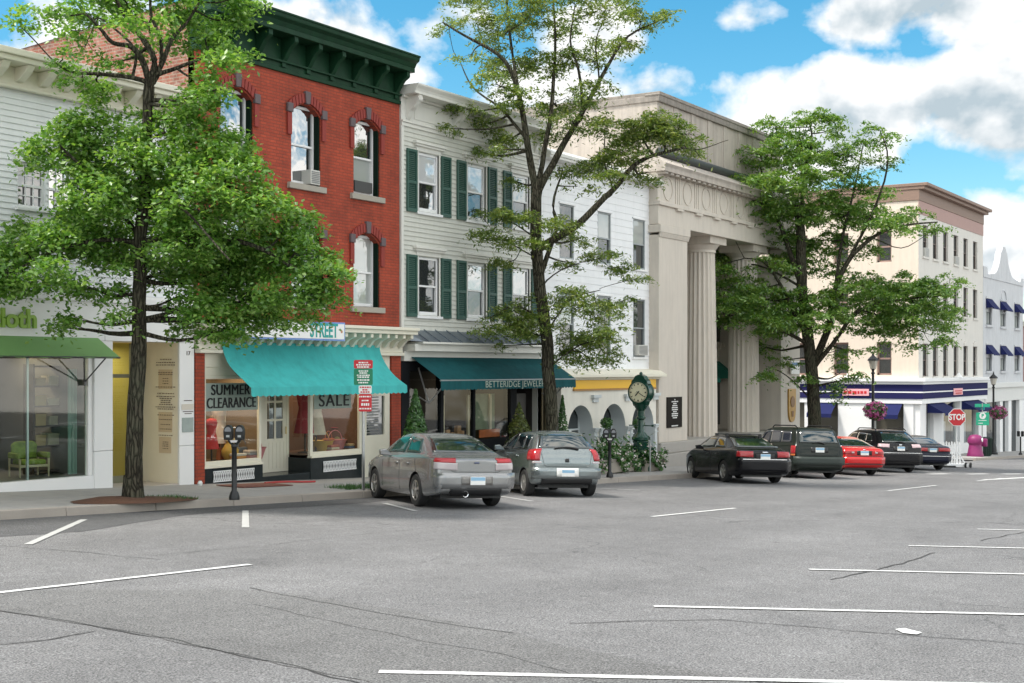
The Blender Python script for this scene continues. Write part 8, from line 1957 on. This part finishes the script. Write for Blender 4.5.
def hatch(W, H, ro, wb, fo, belt, lip, roofw, back, nose=0.0):
    """upright tail: lip = height of the window foot, back = how far the roof's rear edge lies forward of the bumper"""
    w = W / 2; e = -ro
    return [(e, w * .84, .38, .56, .72, w * .76, .74, w * .6, .76, .77), (e + .04, w * .94, .32, .58, lip - .14, w * .88, lip - .08, w * .78, lip - .04, lip - .02), (e + .12, w * .975, .27, .6, lip - .04, w * .91, lip + .0, w * .82, lip + .05, lip + .07), (e + back, w * .99, .24, .6, belt + .05, w * .91, belt + .10, w * (roofw - .02), H - .10, H - .045),
            (e + back + .22, w, .21, .6, belt + .04, w * .91, belt + .09, w * roofw, H - .06, H - .01), (wb * .45, w, .19, .58, belt, w * .90, belt + .05, w * (roofw + .02), H - .045, H), (wb * .68, w, .19, .56, belt - .03, w * .90, belt + .02, w * roofw, H - .09, H - .04),
            (wb - .02 - nose, w, .19, .56, belt - .04, w * .88, belt - .0, w * .78, belt + .05, belt + .08), (wb + .12, w * .99, .2, .55, belt - .08, w * .84, belt - .04, w * .7, belt - .01, belt + .01), (wb + fo * .6, w * .94, .21, .52, belt - .18, w * .78, belt - .14, w * .58, belt - .11, belt - .09), (wb + fo * .92, w * .82, .24, .48, belt - .30, w * .66, belt - .26, w * .5, belt - .24, belt - .22), (wb + fo, w * .66, .28, .46, .58, w * .5, .60, w * .4, .62, .63)]
def sedan_windows(wb, ro, belt, H, W, split=0.36, rake=.75):
    z0, z1 = belt + .075, H - .115; xr = -ro + .60 + rake
    return [(xr - .28, z0 + .02, wb * split - .05, z0 + .01, wb * split - .04, z1 + .01, xr - .02, z1 - .02), (wb * split + .03, z0 + .01, wb * .80, z0 - .015, wb * .62, z1 - .02, wb * split + .04, z1 + .01)]
TEALG = mat('car_glass_teal', (0.006, 0.040, 0.036), 0.05, spec=0.7, coat=0.3)
DG = mat('car_glass_dark', (0.008, 0.012, 0.014), 0.04, spec=1.0, coat=1.0)
BLK = mat('trim_black', (0.014, 0.014, 0.015), 0.45)

Kd = dict(W=1.74, H=1.44, ro=1.02, wb=2.52, fo=0.92, R=0.315, paint=carpaint('paint_warm_silver', (0.31, 0.312, 0.315), 0.7, 0.27), st=sedan(1.74, 1.44, 1.02, 2.52, 0.92, deck=1.00, tail=.92),
          glass=dict(rear=(1.065, 1.345, .66, .50), ws=(1.02, 1.33), side=sedan_windows(2.52, 1.02, .94, 1.44, 1.74)), gm=TEALG,
          lights=[('tail_light', REDL, 27, 50, .885, .895, .965, .962, .012), ('tail_light_lens', CLEARL, 25, 50, .745, .765, .893, .883, .012)],
          tail=[('badge', mat('badge_blue', (0.03, 0.05, 0.12), 0.2, coat=1), -.05, .05, .875, .905, .012, .004), ('bumper', carpaint('paint_warm_silver', (0.30, 0.285, 0.275)), -.80, .80, .40, .70, .035, .03), ('plate_recess', mat('recess_grey', (0.24, 0.23, 0.22), 0.4, metal=0.5), -.32, .32, .47, .63, .062, .0), ('diffuser', BLK, -.52, .52, .30, .41, .03, .02)],
          seams=[[(-.52, .99), (-.52, .75), (-.46, .715), (.46, .715), (.52, .75), (.52, .99)]], plate=(0, .55), exhaust=(.24, .30), mirror=(1.62, .93), doorlines=[(0.93, .28, 0.95, .93), (1.98, .30, 2.02, .90), (-.02, .66, .12, .96)], handles=[(0.38, .81), (1.02, .80)])
Kd['plate_off'] = .085
build_car('sedan_car', 'warm silver saloon car parked nose in before the dark teal awning', 'car', 21.55, 15.15, 57, Kd)

Ky = dict(W=1.695, H=1.525, ro=0.60, wb=2.46, fo=0.70, R=0.30, paint=carpaint('paint_silver_blue', (0.235, 0.265, 0.27), 0.8, 0.26), st=hatch(1.695, 1.525, .60, 2.46, .70, .96, 1.02, .74, .42),
          glass=dict(rear=(1.10, 1.40, .66, .54), ws=(1.05, 1.40), side=[(0.0, 1.06, .30, 1.05, .42, 1.36, .10, 1.38), (.36, 1.05, 1.12, 1.03, 1.02, 1.40, .46, 1.385), (1.17, 1.03, 2.05, .99, 1.55, 1.36, 1.07, 1.40)]), gm=DG,
          lights=[('tail_light', REDL, 38, 60, .82, .82, 1.05, 1.08, .012), ('tail_light_lens', CLEARL, 36, 46, .765, .765, .80, .80, .012)],
          tail=[('badge', BLK, -.045, .045, .79, .87, .012, .004), ('bumper', carpaint('paint_silver_blue', (0.36, 0.41, 0.42)), -.80, .80, .42, .66, .03, .03), ('diffuser', BLK, -.60, .60, .32, .43, .02, .02)],
          seams=[[(-.62, 1.06), (-.55, .74), (-.50, .69), (.50, .69), (.55, .74), (.62, 1.06)]], plate=(0, .55), plate_off=.08, wiper=(-.30, 1.09, .28, 1.10), mirror=(1.72, .98), cover=True, spokes=8, doorlines=[(1.12, .28, 1.14, 1.0), (2.0, .3, 2.04, .95)], handles=[(.50, .88), (1.22, .87)], antenna=(0.2, 1.50))
Ky['st'] = [t if i < 3 or i > 6 else (t[0], t[1], t[2], t[3], t[4], t[5] * .985, t[6], t[7] * .93, t[8] - .035, t[9]) for i, t in enumerate(Ky['st'])]
t = Ky['st'][5]; Ky['st'][5] = t[:8] + (t[8] - .03, t[9] - .025); t = Ky['st'][6]; Ky['st'][6] = t[:8] + (t[8] - .06, t[9] - .06)
Ky['tail'].append(('plate_frame', WHITES, -.26, .26, .47, .66, .055, .0))
build_car('hatchback_car', 'silver blue hatchback parked nose in between the warm silver saloon and second meter', 'car', 26.3, 15.62, 50, Ky)

PB = mat('paint_black', (0.005, 0.005, 0.007), 0.25, spec=0.25, coat=0.25)
Ka = dict(W=1.78, H=1.43, ro=1.06, wb=2.65, fo=0.86, R=0.325, paint=PB, st=sedan(1.78, 1.43, 1.06, 2.65, .86, deck=1.00, tail=.90, rake=.85),
          glass=dict(rear=(1.06, 1.33, .68, .52), ws=(1.0, 1.32), side=sedan_windows(2.65, 1.06, .94, 1.43, 1.78, rake=.85)), gm=DG,
          lights=[('tail_light', REDL, 24, 50, .78, .79, .94, .94, .012)], tail=[('bumper', PB, -.82, .82, .38, .70, .035, .03), ('bumper_strip', CHROME, -.80, .80, .70, .73, .02, .01), ('plate_recess', BLK, -.30, .30, .73, .88, .006, .0), ('badge', CHROME, -.09, .09, .91, .935, .01, .0)],
          seams=[[(-.50, .98), (-.50, .78), (-.46, .745), (.46, .745), (.50, .78), (.50, .98)]], plate=(0, .80), mirror=(1.7, .93), bars=(0.55, 1.35), doorlines=[(0.98, .28, 1.0, .93), (2.08, .3, 2.12, .9)], handles=[(.42, .82), (1.08, .81)])
build_car('sedan_car', 'black saloon car with roof bars parked before the bank columns', 'car', 37.25, 15.45, 46, Ka)

PJ = mat('paint_dark_green', (0.005, 0.010, 0.007), 0.3, spec=0.25, coat=0.25)
Kj = dict(W=1.80, H=1.69, ro=0.90, wb=2.69, fo=0.86, R=0.37, rimr=.58, paint=PJ, st=hatch(1.80, 1.69, .90, 2.69, .86, 1.06, 1.08, .80, .30, .15),
          glass=dict(rear=(1.17, 1.55, .68, .58), ws=(1.15, 1.55), side=[(-.45, 1.18, .30, 1.17, .32, 1.53, -.30, 1.54), (.36, 1.17, 1.18, 1.15, 1.14, 1.56, .40, 1.54), (1.25, 1.15, 2.2, 1.12, 1.72, 1.54, 1.22, 1.56)]), gm=mat('car_glass_smoke', (0.03, 0.035, 0.05), 0.05, spec=1.0, coat=1.0),
          lights=[('tail_light', REDL, 47, 58, .80, .80, 1.06, 1.06, .015), ('tail_light_lens', mat('amber_lens', (0.5, 0.13, 0.03), 0.2), 47, 58, .745, .745, .80, .80, .015)], tail=[('bumper', mat('bumper_grey_green', (0.025, 0.035, 0.03), 0.5), -.86, .86, .46, .72, .05, .05), ('plate_recess', BLK, -.30, .30, .86, 1.03, .005, .0)],
          seams=[[(-.70, 1.55), (-.72, 1.1), (-.66, .76), (.66, .76), (.72, 1.1), (.70, 1.55)]], plate=(0, .94), wiper=(-.2, 1.15, .22, 1.17), mirror=(1.85, 1.1), rails=(-.5, 1.4, .62, 1.70), sillstrip=(0.45, 2.2, .52, .64), doorlines=[(.34, .4, .34, 1.1), (1.2, .3, 1.22, 1.1)], handles=[(.42, .98), (1.3, .97)], handlem=BLK, mirrorm=BLK)
build_car('off_road_car', 'dark green boxy estate car with roof rails parked left of the red car', 'car', 42.5, 15.6, 46, Kj)

PR = carpaint('paint_red', (0.55, 0.010, 0.012), 0.0, 0.22)
Kr = dict(W=1.72, H=1.38, ro=1.02, wb=2.62, fo=0.82, R=0.305, paint=PR, st=sedan(1.72, 1.38, 1.02, 2.62, .82, deck=.97, tail=.88, rake=.95, belt=.90),
          glass=dict(rear=(1.02, 1.28, .64, .50), ws=(.97, 1.28), side=[(.05, .99, 1.0, .985, .98, 1.27, .50, 1.25), (1.06, .985, 2.1, .95, 1.62, 1.25, 1.04, 1.27)]), gm=DG,
          lights=[('tail_light', REDL, 25, 52, .77, .77, .87, .87, .012), ('tail_light_lens', CLEARL, 25, 30, .79, .79, .84, .84, .02)], tail=[('bumper', PR, -.79, .79, .38, .66, .035, .03), ('bumper_strip', BLK, -.80, .80, .655, .685, .042, .0), ('lower_strip', BLK, -.72, .72, .40, .43, .075, .0), ('plate_recess', BLK, -.28, .28, .73, .88, .006, .0), ('badge', CHROME, -.04, .04, .90, .93, .01, .0)],
          seams=[[(-.50, .96), (-.50, .72), (.50, .72), (.50, .96)]], plate=(0, .80), mirror=(1.7, .90), doorlines=[(.9, .28, .92, .9)], handles=[(.98, .80)])
build_car('coupe_car', 'bright red low car parked between the dark green and black estate cars', 'car', 47.0, 15.6, 44, Kr)

Kx = dict(W=1.86, H=1.66, ro=1.0, wb=2.75, fo=0.9, R=0.36, paint=PB, st=hatch(1.86, 1.66, 1.0, 2.75, .9, 1.04, 1.08, .74, .78),
          glass=dict(rear=(1.16, 1.52, .70, .52), ws=(1.12, 1.5), side=[(-.25, 1.16, .35, 1.15, .40, 1.47, .02, 1.44), (.41, 1.15, 1.2, 1.13, 1.16, 1.51, .46, 1.48), (1.27, 1.13, 2.3, 1.09, 1.72, 1.49, 1.23, 1.51)]), gm=DG,
          lights=[('tail_light', mat('tail_light_pale', (0.55, 0.40, 0.42), 0.15, coat=.8), 30, 52, .95, .97, 1.09, 1.08, .014)], tail=[('bumper', PB, -.86, .86, .42, .74, .04, .04), ('bumper_strip', CHROME, -.86, .86, .745, .765, .03, .0), ('plate_recess', BLK, -.30, .30, .84, 1.0, .006, .0), ('badge', CHROME, -.06, .06, 1.04, 1.08, .01, .0)],
          seams=[[(-.66, 1.1), (-.62, .8), (.62, .8), (.66, 1.1)]], plate=(0, .92), wiper=(-.2, 1.14, .2, 1.16), mirror=(1.9, 1.06), rails=(-.1, 1.5, .62, 1.66), doorlines=[(.38, .35, .38, 1.1), (1.22, .3, 1.24, 1.08)], handles=[(.46, .96), (1.32, .95)])
build_car('estate_car', 'black tall estate car with sloping tailgate parked right of the red car', 'car', 51.5, 15.6, 43, Kx)

PN = mat('paint_midnight', (0.008, 0.010, 0.026), 0.25, spec=0.25, coat=0.3)
Kn = dict(W=1.78, H=1.44, ro=1.06, wb=2.70, fo=0.9, R=0.315, paint=PN, st=sedan(1.78, 1.44, 1.06, 2.70, .9, deck=1.0, tail=.90, rake=.8),
          glass=dict(rear=(1.06, 1.34, .68, .52), ws=(1.0, 1.33), side=sedan_windows(2.70, 1.06, .94, 1.44, 1.78, rake=.8)), gm=mat('car_glass_sky', (0.08, 0.12, 0.14), 0.05, spec=1.0, coat=1.0),
          lights=[('tail_light', REDL, 16, 50, .78, .79, .91, .92, .012)], tail=[('bumper', PN, -.82, .82, .38, .70, .035, .03), ('bumper_strip', CHROME, -.78, .78, .57, .595, .062, .0), ('plate_recess', mat('recess_grey', (0.24, 0.23, 0.22)), -.24, .24, .76, .91, .006, .0)],
          seams=[[(-.50, .98), (-.50, .76), (.50, .76), (.50, .98)]], plate=(0, .83), mirror=(1.7, .93), doorlines=[(1.0, .28, 1.02, .93)], handles=[(.42, .82), (1.1, .81)])
build_car('sedan_car', 'midnight blue saloon car parked just left of the stop sign', 'car', 55.9, 15.6, 42, Kn)
